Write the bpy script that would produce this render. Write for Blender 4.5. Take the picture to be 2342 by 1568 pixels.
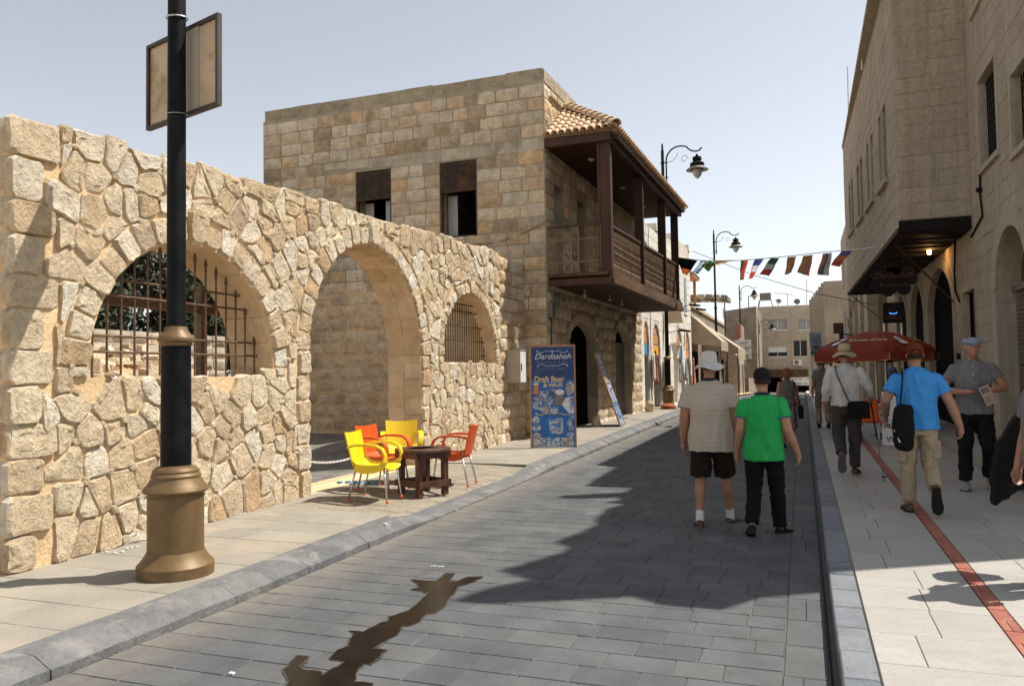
import bpy, bmesh, math, random
import numpy as np
from mathutils import Vector, Matrix, noise
R = math.radians
PI = math.pi
rnd = random.Random(7)
scene = bpy.context.scene
for o in list(bpy.data.objects): bpy.data.objects.remove(o)
COL = scene.collection

# ------------------------------------------------------------------ camera
FPX, CX, CY, CAMH = 1800.0, 1171.0, 784.0, 1.62
_y, _p, _r = R(20.25), R(2.38), R(0.9)
_f = Vector((-math.sin(_y)*math.cos(_p), math.cos(_y)*math.cos(_p), math.sin(_p)))
_rt = Vector((math.cos(_y), math.sin(_y), 0))
_up = _rt.cross(_f)
_u = _up*math.cos(_r) + _rt*math.sin(_r)
_q = _rt*math.cos(_r) - _up*math.sin(_r)
cam = bpy.data.cameras.new('camera'); cam_o = bpy.data.objects.new('camera', cam); COL.objects.link(cam_o)
cam.sensor_width = 36; cam.lens = FPX/2342*36; cam.clip_end = 2000; cam.clip_start = .05
_M = Matrix((( _q.x, _u.x, -_f.x, 0), (_q.y, _u.y, -_f.y, 0), (_q.z, _u.z, -_f.z, CAMH), (0,0,0,1)))
cam_o.matrix_world = _M
scene.camera = cam_o
# ------------------------------------------------------------------ sun and sky
SUN = Vector((1.0, 0.6, 1.9)).normalized()
sl = bpy.data.lights.new('sun', 'SUN'); sl.energy = 5.0; sl.angle = R(.53); sl.color = (1.0, .945, .86)
so = bpy.data.objects.new('sun', sl); COL.objects.link(so); so.location = (30, 20, 60)
so.rotation_euler = (-SUN).to_track_quat('-Z', 'Y').to_euler()
world = bpy.data.worlds.new('World'); scene.world = world; world.use_nodes = True
wn = world.node_tree; wn.nodes.clear()
sky = wn.nodes.new('ShaderNodeTexSky'); sky.sky_type = 'NISHITA'; sky.sun_disc = False
sky.sun_elevation = math.asin(SUN.z); sky.sun_rotation = math.atan2(SUN.x, SUN.y)
sky.air_density = 1.0; sky.dust_density = 0.4; sky.ozone_density = 1.0; sky.altitude = 0
bg = wn.nodes.new('ShaderNodeBackground'); bg.inputs['Strength'].default_value = .125
wo = wn.nodes.new('ShaderNodeOutputWorld')
hs = wn.nodes.new('ShaderNodeHueSaturation'); hs.inputs['Saturation'].default_value = .32
wn.links.new(sky.outputs[0], hs.inputs['Color']); wn.links.new(hs.outputs[0], bg.inputs[0]); wn.links.new(bg.outputs[0], wo.inputs[0])
scene.view_settings.view_transform = 'Standard'; scene.view_settings.look = 'None'
scene.view_settings.exposure = 0.4; scene.view_settings.gamma = 1.0
scene.render.engine = 'CYCLES'
scene.cycles.max_bounces = 6; scene.cycles.transparent_max_bounces = 8

def ray(px, py): return _f + _q*((px-CX)/FPX) - _u*((py-CY)/FPX)
_C = Vector((0, 0, CAMH))
def gz(y):
    if y < 5: return 0.0
    if y < 30: return .009*(y-5)
    if y < 42: return .225
    return .225 - .016*(y-42)
def onz(px, py, z=0.):
    r = ray(px, py); return _C + r*((z-CAMH)/r.z)
def ong(px, py, dz=0.):
    z = dz
    for i in range(14):
        P = onz(px, py, z); z = dz + gz(P.y)
    return P
def onx(px, py, x): r = ray(px, py); return _C + r*(x/r.x)
def ony(px, py, y): r = ray(px, py); return _C + r*(y/r.y)
def camdist(p): return (Vector(p)-_C).length

# ------------------------------------------------------------------ materials
MATS = {}
def _nodes(name):
    m = bpy.data.materials.new(name); m.use_nodes = True
    nt = m.node_tree; b = nt.nodes['Principled BSDF']
    return m, nt, b
def ramp(nt, fac, stops):
    r = nt.nodes.new('ShaderNodeValToRGB'); e = r.color_ramp.elements
    while len(e) < len(stops): e.new(.5)
    for i, (p, c) in enumerate(stops):
        e[i].position = p; e[i].color = (*c, 1) if len(c) == 3 else c
    nt.links.new(fac, r.inputs[0]); return r.outputs[0]
def noi(nt, vec, scale, detail=5, rough=.6, dist=0):
    n = nt.nodes.new('ShaderNodeTexNoise'); n.inputs['Scale'].default_value = scale
    n.inputs['Detail'].default_value = detail; n.inputs['Roughness'].default_value = rough
    n.inputs['Distortion'].default_value = dist
    nt.links.new(vec, n.inputs['Vector']); return n.outputs['Fac']
def mixc(nt, fac, a, b, mode='MIX'):
    m = nt.nodes.new('ShaderNodeMix'); m.data_type = 'RGBA'; m.blend_type = mode
    for s, v in ((m.inputs[0], fac), (m.inputs[6], a), (m.inputs[7], b)):
        if hasattr(v, 'default_value') or hasattr(v, 'is_output'): nt.links.new(v, s)
        elif isinstance(v, (int, float)): s.default_value = v
        else: s.default_value = (*v, 1)
    return m.outputs[2]
def mth(nt, op, a, b=None, c=None):
    m = nt.nodes.new('ShaderNodeMath'); m.operation = op
    for i, v in enumerate((a, b, c)):
        if v is None: continue
        if isinstance(v, (int, float)): m.inputs[i].default_value = v
        else: nt.links.new(v, m.inputs[i])
    return m.outputs[0]
def rand01(nt):
    oi = nt.nodes.new('ShaderNodeObjectInfo'); ge = nt.nodes.new('ShaderNodeNewGeometry')
    s = mth(nt, 'ADD', oi.outputs['Random'], ge.outputs['Random Per Island'])
    return mth(nt, 'FRACT', s)
def posn(nt, stretch=None):
    ge = nt.nodes.new('ShaderNodeNewGeometry'); v = ge.outputs['Position']
    if stretch:
        mp = nt.nodes.new('ShaderNodeMapping'); mp.inputs['Scale'].default_value = stretch
        nt.links.new(v, mp.inputs[0]); v = mp.outputs[0]
    return v
def bump(nt, b, hs, dist=.01, strength=1.0):
    prev = None
    for h, d, s in hs:
        bn = nt.nodes.new('ShaderNodeBump'); bn.inputs['Strength'].default_value = s
        bn.inputs['Distance'].default_value = d
        nt.links.new(h, bn.inputs['Height'])
        if prev: nt.links.new(prev, bn.inputs['Normal'])
        prev = bn.outputs[0]
    nt.links.new(prev, b.inputs['Normal'])
def stone_mat(name, cols, fine=28, coarse=3.5, b1=.02, b2=.012, rough=.9, pits=.0, vary=.35, stain=None, stainsc=.7, stretch=None, stainlo=.5, spec=.25, streak=0):
    """per-piece colour from a ramp, mottled by world-space noise, pitted bump"""
    m, nt, b = _nodes(name)
    v = posn(nt, stretch)
    rv = rand01(nt)
    base = ramp(nt, rv, [(i/(len(cols)-1), c) for i, c in enumerate(cols)])
    n1 = noi(nt, v, coarse, 6, .65); n2 = noi(nt, v, fine, 6, .7)
    mott = ramp(nt, n1, [(.3, (1-vary,)*3), (.7, (1+vary*.6,)*3)])
    c = mixc(nt, 1.0, base, mott, 'MULTIPLY')
    m2 = ramp(nt, n2, [(.3, (.72, .69, .64)), (.46, (1, 1, 1)), (.75, (1.15, 1.15, 1.15))])
    c = mixc(nt, .8, c, m2, 'MULTIPLY')
    hs = [(n1, b2*2.5, 1.0), (n2, b1, 1.0)]
    if pits:
        vo = nt.nodes.new('ShaderNodeTexVoronoi'); vo.inputs['Scale'].default_value = 42
        nt.links.new(v, vo.inputs['Vector'])
        pit = ramp(nt, vo.outputs['Distance'], [(.05, (0,)*3), (.28, (1,)*3)])
        pm = mixc(nt, pits, (1, 1, 1), pit, 'MIX')
        dk = mixc(nt, pits*.35, c, pit, 'MULTIPLY'); c = dk
        hs.append((pm, .006, .7))
    if streak:
        sk = ramp(nt, noi(nt, posn(nt, (5, 5, .35)), 1.3, 5, .65), [(.42, (1-streak,)*3), (.62, (1.04,)*3)]); c = mixc(nt, 1.0, c, sk, 'MULTIPLY')
    if stain:
        n3 = noi(nt, v, stainsc, 5, .6, .4)
        f = ramp(nt, n3, [(stainlo, (0,)*3), (stainlo+.16, (1,)*3)])
        c = mixc(nt, f, c, stain)
    nt.links.new(c, b.inputs['Base Color'])
    b.inputs['Roughness'].default_value = rough; b.inputs['Specular IOR Level'].default_value = spec
    bump(nt, b, hs)
    MATS[name] = m; return m
def plain(name, col, rough=.6, metal=0., var=.12, scale=6, bmp=0., bscale=60, spec=.5, coat=0, stretch=None, dirt=None, emis=None):
    m, nt, b = _nodes(name)
    v = posn(nt, stretch); n = noi(nt, v, scale, 5, .6)
    r = ramp(nt, n, [(.3, tuple(c*(1-var) for c in col)), (.7, tuple(min(1, c*(1+var)) for c in col))])
    if dirt:
        f = ramp(nt, noi(nt, v, 2.2, 6, .7), [(.5, (0,)*3), (.75, (1,)*3)]); r = mixc(nt, f, r, dirt)
    nt.links.new(r, b.inputs['Base Color'])
    rr = mth(nt, 'MULTIPLY_ADD', n, .25, rough-.12); nt.links.new(rr, b.inputs['Roughness'])
    b.inputs['Metallic'].default_value = metal; b.inputs['Specular IOR Level'].default_value = spec
    b.inputs['Coat Weight'].default_value = coat
    if emis: b.inputs['Emission Color'].default_value = (*emis[0], 1); b.inputs['Emission Strength'].default_value = emis[1]
    if bmp:
        n2 = noi(nt, v, bscale, 4, .6); bump(nt, b, [(n2, bmp, 1.0)])
    MATS[name] = m; return m
def srgb(r, g, b):
    return tuple(((c/255)/12.92 if c/255 < .04045 else ((c/255+.055)/1.055)**2.4) for c in (r, g, b))

M_rubble = stone_mat('limestone_rubble', [(.70,.54,.35),(.80,.69,.51),(.62,.43,.25),(.74,.60,.41),(.84,.77,.64),(.66,.49,.30),(.79,.67,.48),(.72,.56,.37),(.54,.41,.28)], fine=26, coarse=7, b1=.034, b2=.03, pits=.55, vary=.24)
M_mortar = stone_mat('cream_mortar', [(.72,.515,.30),(.72,.515,.30)], fine=30, coarse=2.2, b1=.012, b2=.02, vary=.18)
M_dress = stone_mat('dressed_limestone', [(.60,.44,.27),(.66,.50,.32),(.55,.38,.22),(.62,.47,.30)], fine=35, coarse=4, b1=.012, b2=.012, vary=.25)
M_ash = stone_mat('weathered_ashlar', [(.60,.48,.31),(.70,.58,.42),(.48,.36,.22),(.72,.61,.46),(.66,.45,.26),(.36,.28,.19),(.70,.58,.43),(.54,.46,.34),(.70,.50,.31),(.44,.35,.25)], fine=22, coarse=5, b1=.022, b2=.015, pits=.4, vary=.32, stain=(.27,.205,.14), stainsc=.8, stainlo=.62)
M_warm = stone_mat('warm_rubble_block', [(.78,.60,.39),(.84,.68,.47),(.70,.50,.30),(.80,.64,.44),(.55,.41,.28),(.82,.62,.40)], fine=24, coarse=5, b1=.03, b2=.03, pits=.45, vary=.3, stain=(.30,.22,.14), stainsc=1.3, stainlo=.62)
M_ashm = stone_mat('grey_joint_mortar', [(.40,.33,.235)]*2, fine=40, coarse=2, b1=.012, b2=.02, vary=.3)
M_conc = stone_mat('weathered_concrete', [(.50,.43,.32)]*2, fine=55, coarse=2.4, b1=.008, b2=.012, vary=.32, stain=(.20,.165,.115), stainsc=1.6, stainlo=.55)
M_conc2 = stone_mat('crumbling_parapet', [(.46,.37,.25),(.54,.45,.32)], fine=26, coarse=5, b1=.05, b2=.03, pits=.4, vary=.35)
M_pave = stone_mat('grey_concrete_paver', [(.098,.101,.104),(.112,.115,.117),(.089,.092,.096),(.105,.107,.108),(.122,.123,.122)], fine=70, coarse=2.5, b1=.004, b2=.002, vary=.25, stain=(.15,.14,.12), stainsc=.55, stainlo=.6, rough=.82)
M_roadbase = stone_mat('joint_sand', [(.13,.125,.115)]*2, fine=60, coarse=4, b1=.01, b2=.004)
M_slab = stone_mat('beige_pavement_slab', [(.285,.258,.212),(.315,.285,.236),(.26,.235,.192)], fine=50, coarse=1.6, b1=.003, b2=.003, vary=.16, stain=(.36,.30,.22), stainsc=1.1, stainlo=.55, rough=.85)
M_white = stone_mat('pale_marble_slab', [(.355,.335,.30),(.385,.363,.325),(.33,.313,.28),(.37,.347,.307)], fine=45, coarse=3, b1=.002, b2=.001, vary=.12, stain=(.36,.35,.33), stainsc=2.3, stainlo=.6, rough=.6, stretch=(1, 2.5, 1), spec=.4)
M_kerb = stone_mat('blue_grey_kerbstone', [(.165,.177,.193),(.205,.215,.226),(.14,.152,.168)], fine=40, coarse=3, b1=.004, b2=.006, vary=.25, stain=(.33,.31,.27), stainsc=2.6, stainlo=.62, rough=.7)
M_kerbw = stone_mat('worn_concrete_kerb', [(.135,.138,.142),(.165,.165,.163),(.19,.187,.18)], fine=30, coarse=3.5, b1=.012, b2=.01, vary=.3, stain=(.27,.25,.225), stainsc=4, stainlo=.56, rough=.8)
M_brick = stone_mat('red_paving_brick', [(.33,.115,.08),(.37,.14,.095),(.29,.11,.08)], fine=50, coarse=5, b1=.003, b2=.002, vary=.2, stain=(.42,.33,.22), stainsc=7, stainlo=.62)
M_sett = stone_mat('sandy_driveway_brick', [(.28,.245,.187),(.315,.275,.21),(.25,.215,.165)], fine=50, coarse=3, b1=.004, b2=.002, vary=.2, rough=.88)
M_gravel = stone_mat('grey_gravel', [(.24,.22,.19)]*2, fine=45, coarse=3, b1=.03, b2=.02, vary=.4)
M_dust = stone_mat('dusty_ground', [(.34,.28,.20)]*2, fine=20, coarse=.8, b1=.01, b2=.02, vary=.25)
M_pink = stone_mat('beige_hewn_stone', [(.50,.415,.32),(.525,.44,.34),(.48,.40,.30),(.515,.425,.32)], streak=.13, fine=26, coarse=14, b1=.032, b2=.012, vary=.18, stain=(.34,.27,.195), stainsc=.9, stainlo=.6)
M_pinkm = stone_mat('beige_joint', [(.44,.365,.275)]*2, streak=.13, fine=40, coarse=4, b1=.01, b2=.01, vary=.2)
M_smooth = stone_mat('smooth_beige_stone', [(.40,.335,.26),(.43,.37,.29)], streak=.12, fine=45, coarse=2, b1=.003, b2=.004, vary=.15)
M_wht = stone_mat('white_limestone', [(.80,.75,.66),(.75,.69,.60),(.84,.80,.72),(.77,.72,.64)], fine=24, coarse=3, b1=.02, b2=.012, vary=.15)
M_whtm = stone_mat('white_joint', [(.62,.56,.47)]*2, fine=40, coarse=2, b1=.01, b2=.01, vary=.15)
M_far = stone_mat('pale_far_stone', [(.46,.385,.30),(.50,.43,.34),(.43,.36,.28)], streak=.1, fine=12, coarse=1.5, b1=.01, b2=.01, vary=.14)
M_render = stone_mat('grey_brown_render', [(.27,.22,.165)]*2, fine=16, coarse=.9, b1=.01, b2=.01, vary=.3, stain=(.19,.15,.11), stainsc=.5, stainlo=.5)
M_black = plain('black_pole_paint', (.007,.008,.009), .5, var=.5, scale=9, bmp=.002, bscale=80, dirt=(.018,.016,.015), spec=.1)
M_bronze = plain('bronze_pole_paint', (.165,.10,.042), .50, metal=.2, var=.2, scale=8, bmp=.001, dirt=(.14,.095,.05), spec=.4)
M_wood = plain('dark_brown_wood', (.055,.022,.009), .7, var=.5, scale=5, bmp=.006, bscale=18, stretch=(1,1,.18))
M_woodb = plain('weathered_brown_beam', (.095,.055,.030), .75, spec=.2, var=.5, scale=3, bmp=.01, bscale=10, stretch=(1,.2,1), dirt=(.16,.115,.075))
M_woodt = plain('stained_table_wood', (.085,.035,.022), .42, var=.45, scale=8, bmp=.004, bscale=26, stretch=(.35,1,1))
M_soffit = plain('brown_soffit_board', (.045,.019,.009), .75, spec=.15, var=.3, scale=4, bmp=.004, bscale=14, stretch=(1,.2,1))
M_orn = plain('cast_brown_iron', (.20,.125,.07), .6, metal=.1, var=.4, scale=14)
M_iron = plain('rusty_brown_iron', (.13,.08,.048), .55, metal=.5, var=.4, scale=14, bmp=.002)
M_blkiron = plain('black_iron', (.012,.010,.009), .7, var=.3, spec=.15)
M_rust = plain('rusted_shutter', (.045,.024,.014), .65, metal=.3, var=.6, scale=12, dirt=(.17,.065,.02), bmp=.003)
M_tile = stone_mat('clay_roof_tile', [(.60,.42,.27),(.68,.52,.36),(.54,.35,.22),(.64,.48,.33)], fine=30, coarse=8, b1=.006, b2=.004, vary=.25)
M_yel = plain('yellow_plastic', (.80,.56,.012), .38, var=.04, coat=.1)
M_ora = plain('orange_plastic', (.68,.095,.012), .38, var=.04, coat=.1)
M_alu = plain('brushed_aluminium', (.55,.55,.55), .35, metal=.9, var=.1)
M_signback = plain('faded_sign_sheet', (.50,.39,.26), .6, var=.15, scale=3, dirt=(.20,.115,.055))
M_signfr = plain('sign_frame_steel', (.045,.032,.025), .6, var=.4, dirt=(.10,.045,.02))
M_dark = plain('shade_black', (.004,.0035,.003), .95, var=.2, spec=.05)  # near-black colour stands in for the shade inside openings
M_glass = plain('dark_window_glass', (.008,.009,.010), .14, var=.1, spec=.35)
M_curtain = plain('net_curtain_glass', (.36,.36,.35), .35, var=.1, stretch=(6,6,.4))
M_boxm = plain('cream_meter_box', (.42,.37,.29), .5, var=.08, dirt=(.33,.25,.17))
M_whitep = plain('white_paint', (.72,.71,.68), .45, var=.06)
M_wet = plain('wet_dirt_water', (.008,.006,.005), .17, var=.5, spec=.14)
M_red = plain('red_umbrella_cloth', (.22,.024,.006), .75, var=.12, bmp=.002)
M_cream = plain('cream_awning_cloth', (.62,.53,.40), .8, var=.12, scale=2)
M_shut = plain('grey_roller_steel', (.17,.15,.13), .5, metal=.3, var=.2)

def translucent(m, w, col=None):
    nt = m.node_tree; b = nt.nodes['Principled BSDF']; out = nt.nodes['Material Output']
    tr = nt.nodes.new('ShaderNodeBsdfTranslucent'); mx = nt.nodes.new('ShaderNodeMixShader'); mx.inputs[0].default_value = w
    l = b.inputs['Base Color'].links
    if l: nt.links.new(l[0].from_socket, tr.inputs[0])
    nt.links.new(b.outputs[0], mx.inputs[1]); nt.links.new(tr.outputs[0], mx.inputs[2]); nt.links.new(mx.outputs[0], out.inputs[0])
translucent(M_cream, .4)
# sandy dust lies in the gutter along the left kerb and thins out across the road
def gutter_dust(m):
    nt = m.node_tree; b = nt.nodes['Principled BSDF']; src = b.inputs['Base Color'].links[0].from_socket
    sp = nt.nodes.new('ShaderNodeSeparateXYZ'); nt.links.new(posn(nt), sp.inputs[0])
    d = nt.nodes.new('ShaderNodeMapRange'); d.inputs[1].default_value = -3.95; d.inputs[2].default_value = -3.35; d.inputs[3].default_value = .85; d.inputs[4].default_value = 0
    nt.links.new(sp.outputs[0], d.inputs[0])
    n = noi(nt, posn(nt), 3.2, 6, .7); f = mth(nt, 'MULTIPLY', d.outputs[0], mth(nt, 'MULTIPLY_ADD', n, 1.8, -.25)); f = mth(nt, 'MINIMUM', mth(nt, 'MAXIMUM', f, 0), .8)
    sp2 = ramp(nt, noi(nt, posn(nt), 5.5, 2, .5), [(.70, (0,)*3), (.74, (.5,)*3)])
    c = mixc(nt, f, src, (.25, .22, .175)); c = mixc(nt, sp2, c, (.07, .068, .065)); nt.links.new(c, b.inputs['Base Color'])
gutter_dust(M_pave)
# ------------------------------------------------------------------ mesh helpers
X3, Y3, Z3 = Vector((1,0,0)), Vector((0,1,0)), Vector((0,0,1))
class MB:
    def __init__(s): s.v = []; s.f = []
    def add(s, vs, fs, M=None):
        n = len(s.v)
        s.v += [tuple(M @ Vector(p)) if M else tuple(p) for p in vs]
        s.f += [tuple(i+n for i in f) for f in fs]; return s
    def quad(s, a, b, c, d): return s.add([a, b, c, d], [(0,1,2,3)])
    def box(s, x0, x1, y0, y1, z0, z1, M=None, bev=0):
        if bev:
            vs = []
            for z, e in ((z0, 0), (z1-bev, 0), (z1, bev)):
                vs += [(x0+e, y0+e, z), (x1-e, y0+e, z), (x1-e, y1-e, z), (x0+e, y1-e, z)]
            fs = [(0,3,2,1)] + [(b+i, b+(i+1)%4, b+4+(i+1)%4, b+4+i) for b in (0,4) for i in range(4)] + [(8,9,10,11)]
            return s.add(vs, fs, M)
        vs = [(x0,y0,z0),(x1,y0,z0),(x1,y1,z0),(x0,y1,z0),(x0,y0,z1),(x1,y0,z1),(x1,y1,z1),(x0,y1,z1)]
        return s.add(vs, [(0,3,2,1),(4,5,6,7),(0,1,5,4),(1,2,6,5),(2,3,7,6),(3,0,4,7)], M)
    def hexa(s, b, t):   # bottom 4, top 4 (ccw from above)
        return s.add(list(b)+list(t), [(0,3,2,1),(4,5,6,7),(0,1,5,4),(1,2,6,5),(2,3,7,6),(3,0,4,7)])
    def beam(s, a, b, w, h, up=Z3):
        a = Vector(a); b = Vector(b); d = (b-a).normalized(); sd = d.cross(up)
        if sd.length < 1e-4: sd = d.cross(X3)
        sd.normalize(); u = sd.cross(d)
        c = [(-w/2,-h/2),(w/2,-h/2),(w/2,h/2),(-w/2,h/2)]
        vs = [a+sd*p+u*q for p, q in c]+[b+sd*p+u*q for p, q in c]
        return s.add(vs, [(0,1,2,3),(7,6,5,4),(0,4,5,1),(1,5,6,2),(2,6,7,3),(3,7,4,0)])
    def tube(s, pts, r, n=8, cap=True, flat=None):
        pts = [Vector(p) for p in pts]; m = len(pts)
        rs = r if isinstance(r, (list, tuple)) else [r]*m
        vs = []; fs = []; prev = None
        for i, p in enumerate(pts):
            d = (pts[min(i+1, m-1)]-pts[max(i-1, 0)])
            if d.length < 1e-9: d = Z3
            d.normalize()
            if prev is None:
                a = d.cross(Z3 if abs(d.z) < .9 else X3).normalized()
            else:
                a = (prev-d*prev.dot(d)); a = a.normalized() if a.length > 1e-6 else d.cross(X3).normalized()
            prev = a; b = d.cross(a)
            for k in range(n):
                t = 2*PI*k/n; vs.append(p+(a*math.cos(t)+b*math.sin(t)*(flat or 1))*rs[i])
        for i in range(m-1):
            for k in range(n):
                k2 = (k+1) % n; fs.append((i*n+k, i*n+k2, (i+1)*n+k2, (i+1)*n+k))
        if cap: fs += [tuple(range(n-1, -1, -1)), tuple((m-1)*n+k for k in range(n))]
        return s.add(vs, fs)
    def lathe(s, prof, n=24, M=None, cap=True, sx=1, sy=1):
        vs = []; fs = []; m = len(prof)
        for r, z in prof:
            for k in range(n):
                t = 2*PI*k/n; vs.append((r*math.cos(t)*sx, r*math.sin(t)*sy, z))
        for i in range(m-1):
            for k in range(n):
                k2 = (k+1) % n; fs.append((i*n+k, i*n+k2, (i+1)*n+k2, (i+1)*n+k))
        if cap: fs += [tuple(range(n-1, -1, -1)), tuple((m-1)*n+k for k in range(n))]
        return s.add(vs, fs, M)
    def sphere(s, c, r, n=12, m=8, sc=(1,1,1)):
        pr = [(max(r*math.sin(PI*i/m), 1e-4), -r*math.cos(PI*i/m)) for i in range(m+1)]
        return s.lathe(pr, n, Matrix.Translation(c) @ Matrix.Diagonal((*sc, 1)))
    def prism(s, poly, y0, y1, M=None):   # poly in (x,z), extruded along y
        n = len(poly)
        vs = [(x, y0, z) for x, z in poly]+[(x, y1, z) for x, z in poly]
        fs = [tuple(range(n)), tuple(range(2*n-1, n-1, -1))]+[(i, i+n, (i+1) % n+n, (i+1) % n) for i in range(n)]
        return s.add(vs, fs, M)
    def mesh(s, name, smooth=False, angle=None):
        me = bpy.data.meshes.new(name); me.from_pydata(s.v, [], s.f)
        bm = bmesh.new(); bm.from_mesh(me); bmesh.ops.recalc_face_normals(bm, faces=bm.faces); bm.to_mesh(me); bm.free()
        if smooth:
            me.shade_smooth()
            if angle: me.set_sharp_from_angle(angle=R(angle))
        return me
    def build(s, name, mat, parent=None, smooth=False, angle=None, **kw):
        me = s.mesh(name, smooth, angle); return mkobj(name, me, mat, parent, **kw)
def mkobj(name, me, mat=None, parent=None, label=None, cat=None, group=None, kind=None):
    if mat is not None and not me.materials: me.materials.append(mat)
    o = bpy.data.objects.new(name, me); COL.objects.link(o)
    if parent is not None: setpar(o, parent)
    tag(o, label, cat, group, kind); return o
def tag(o, label=None, cat=None, group=None, kind=None):
    if label: o['label'] = label
    if cat: o['category'] = cat
    if group: o['group'] = group
    if kind: o['kind'] = kind
def wmat(o):
    M = o.matrix_local.copy() if o.parent is None else wmat(o.parent) @ o.matrix_parent_inverse @ o.matrix_basis
    return M
WM = {}
def setpar(o, p, local=False):
    o.parent = p
    if not local: o.matrix_parent_inverse = worldof(p).inverted()
def worldof(p):
    M = p.matrix_basis
    return (worldof(p.parent) @ p.matrix_parent_inverse @ M) if p.parent else M
def thing(name, label, cat, loc=(0,0,0), rz=0, group=None, kind=None):
    o = bpy.data.objects.new(name, None); COL.objects.link(o); o.empty_display_size = .2
    o.matrix_basis = Matrix.Translation(Vector(loc)) @ Matrix.Rotation(rz, 4, 'Z')
    tag(o, label, cat, group, kind); return o
CHILD = {}
def children(o): return [c for c in bpy.data.objects if c.parent == o]
def copy_tree(o, parent=None, kids=None):
    if kids is None:
        kids = {}
        for q in bpy.data.objects:
            if q.parent: kids.setdefault(q.parent.name, []).append(q)
    c = o.copy(); COL.objects.link(c)
    if parent is not None: c.parent = parent
    for ch in kids.get(o.name, []): copy_tree(ch, c, kids)
    return c
def place(o, loc, rz=0, sc=1):
    o.matrix_basis = Matrix.Translation(Vector(loc)) @ Matrix.Rotation(rz, 4, 'Z') @ Matrix.Scale(sc, 4)
def evalmesh(o):
    dg = bpy.context.evaluated_depsgraph_get(); dg.update()
    me = bpy.data.meshes.new_from_object(o.evaluated_get(dg)); return me
def text_mesh(body, size, ext=.004, shear=0, offset=0, align='CENTER', spacing=1.0):
    cu = bpy.data.curves.new('t', 'FONT'); cu.body = body; cu.size = size; cu.extrude = ext; cu.shear = shear
    cu.offset = offset; cu.align_x = align; cu.resolution_u = 3; cu.space_character = spacing
    o = bpy.data.objects.new('t', cu); COL.objects.link(o)
    me = evalmesh(o); bpy.data.objects.remove(o); return me
def text(name, body, size, M, mat, parent, ext=.003, sx=1.0, **kw):
    """text in the local xz plane facing local -Y, placed by world matrix M"""
    me = text_mesh(body, size, ext, **kw); me.materials.clear()
    T = M @ Matrix.Rotation(PI/2, 4, 'X') @ Matrix.Diagonal((sx, 1, 1, 1))
    me.transform(T); o = mkobj(name, me, mat, parent); return o
class Plane:
    """vertical wall plane through A with outward normal N; u runs horizontally, u=0 at A"""
    def __init__(s, A, N):
        s.A = Vector(A); s.N = Vector(N).normalized(); s.U = (-s.N).cross(Z3)
    def p(s, u, z, out=0.): q = s.A+s.U*u+s.N*out; return Vector((q.x, q.y, z))
    def u(s, P): return (Vector(P)-s.A).dot(s.U)
    def uy(s, y): return (y-s.A.y)/s.U.y
    def ux(s, x): return (x-s.A.x)/s.U.x
    def M(s, u, z, out=0.):
        q = s.p(u, z, out)
        return Matrix(((s.U.x, -s.N.x, 0, q.x), (s.U.y, -s.N.y, 0, q.y), (0, 0, 1, q.z), (0,0,0,1)))
    def hit(s, px, py):
        r = ray(px, py); t = (s.A-_C).dot(s.N)/r.dot(s.N); P = _C+r*t; return s.u(P), P.z
class Opening:
    def __init__(s, ua, ub, sill, spring, arch=0.0, point=0.0):
        s.ua, s.ub = min(ua, ub), max(ua, ub); s.sill = sill; s.spring = spring; s.arch = arch; s.point = point
        s.c = (s.ua+s.ub)/2; s.r = (s.ub-s.ua)/2
    def top(s, u):
        if not s.arch: return s.spring
        t = max(-1, min(1, (u-s.c)/s.r))
        return s.spring+s.arch*((1-abs(t)**(2.0-s.point))**(.5+.12*s.point))
    def span(s, z, ring=0.0):   # u interval cut at height z
        if z < s.sill or z > s.spring+s.arch+ring: return None
        if not s.arch or z <= s.spring: return (s.ua, s.ub)
        t = (z-s.spring)/(s.arch+ring)
        if t >= 1: return None
        h = (s.r+ring)*math.sqrt(1-t*t); return (s.c-h, s.c+h)
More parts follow.
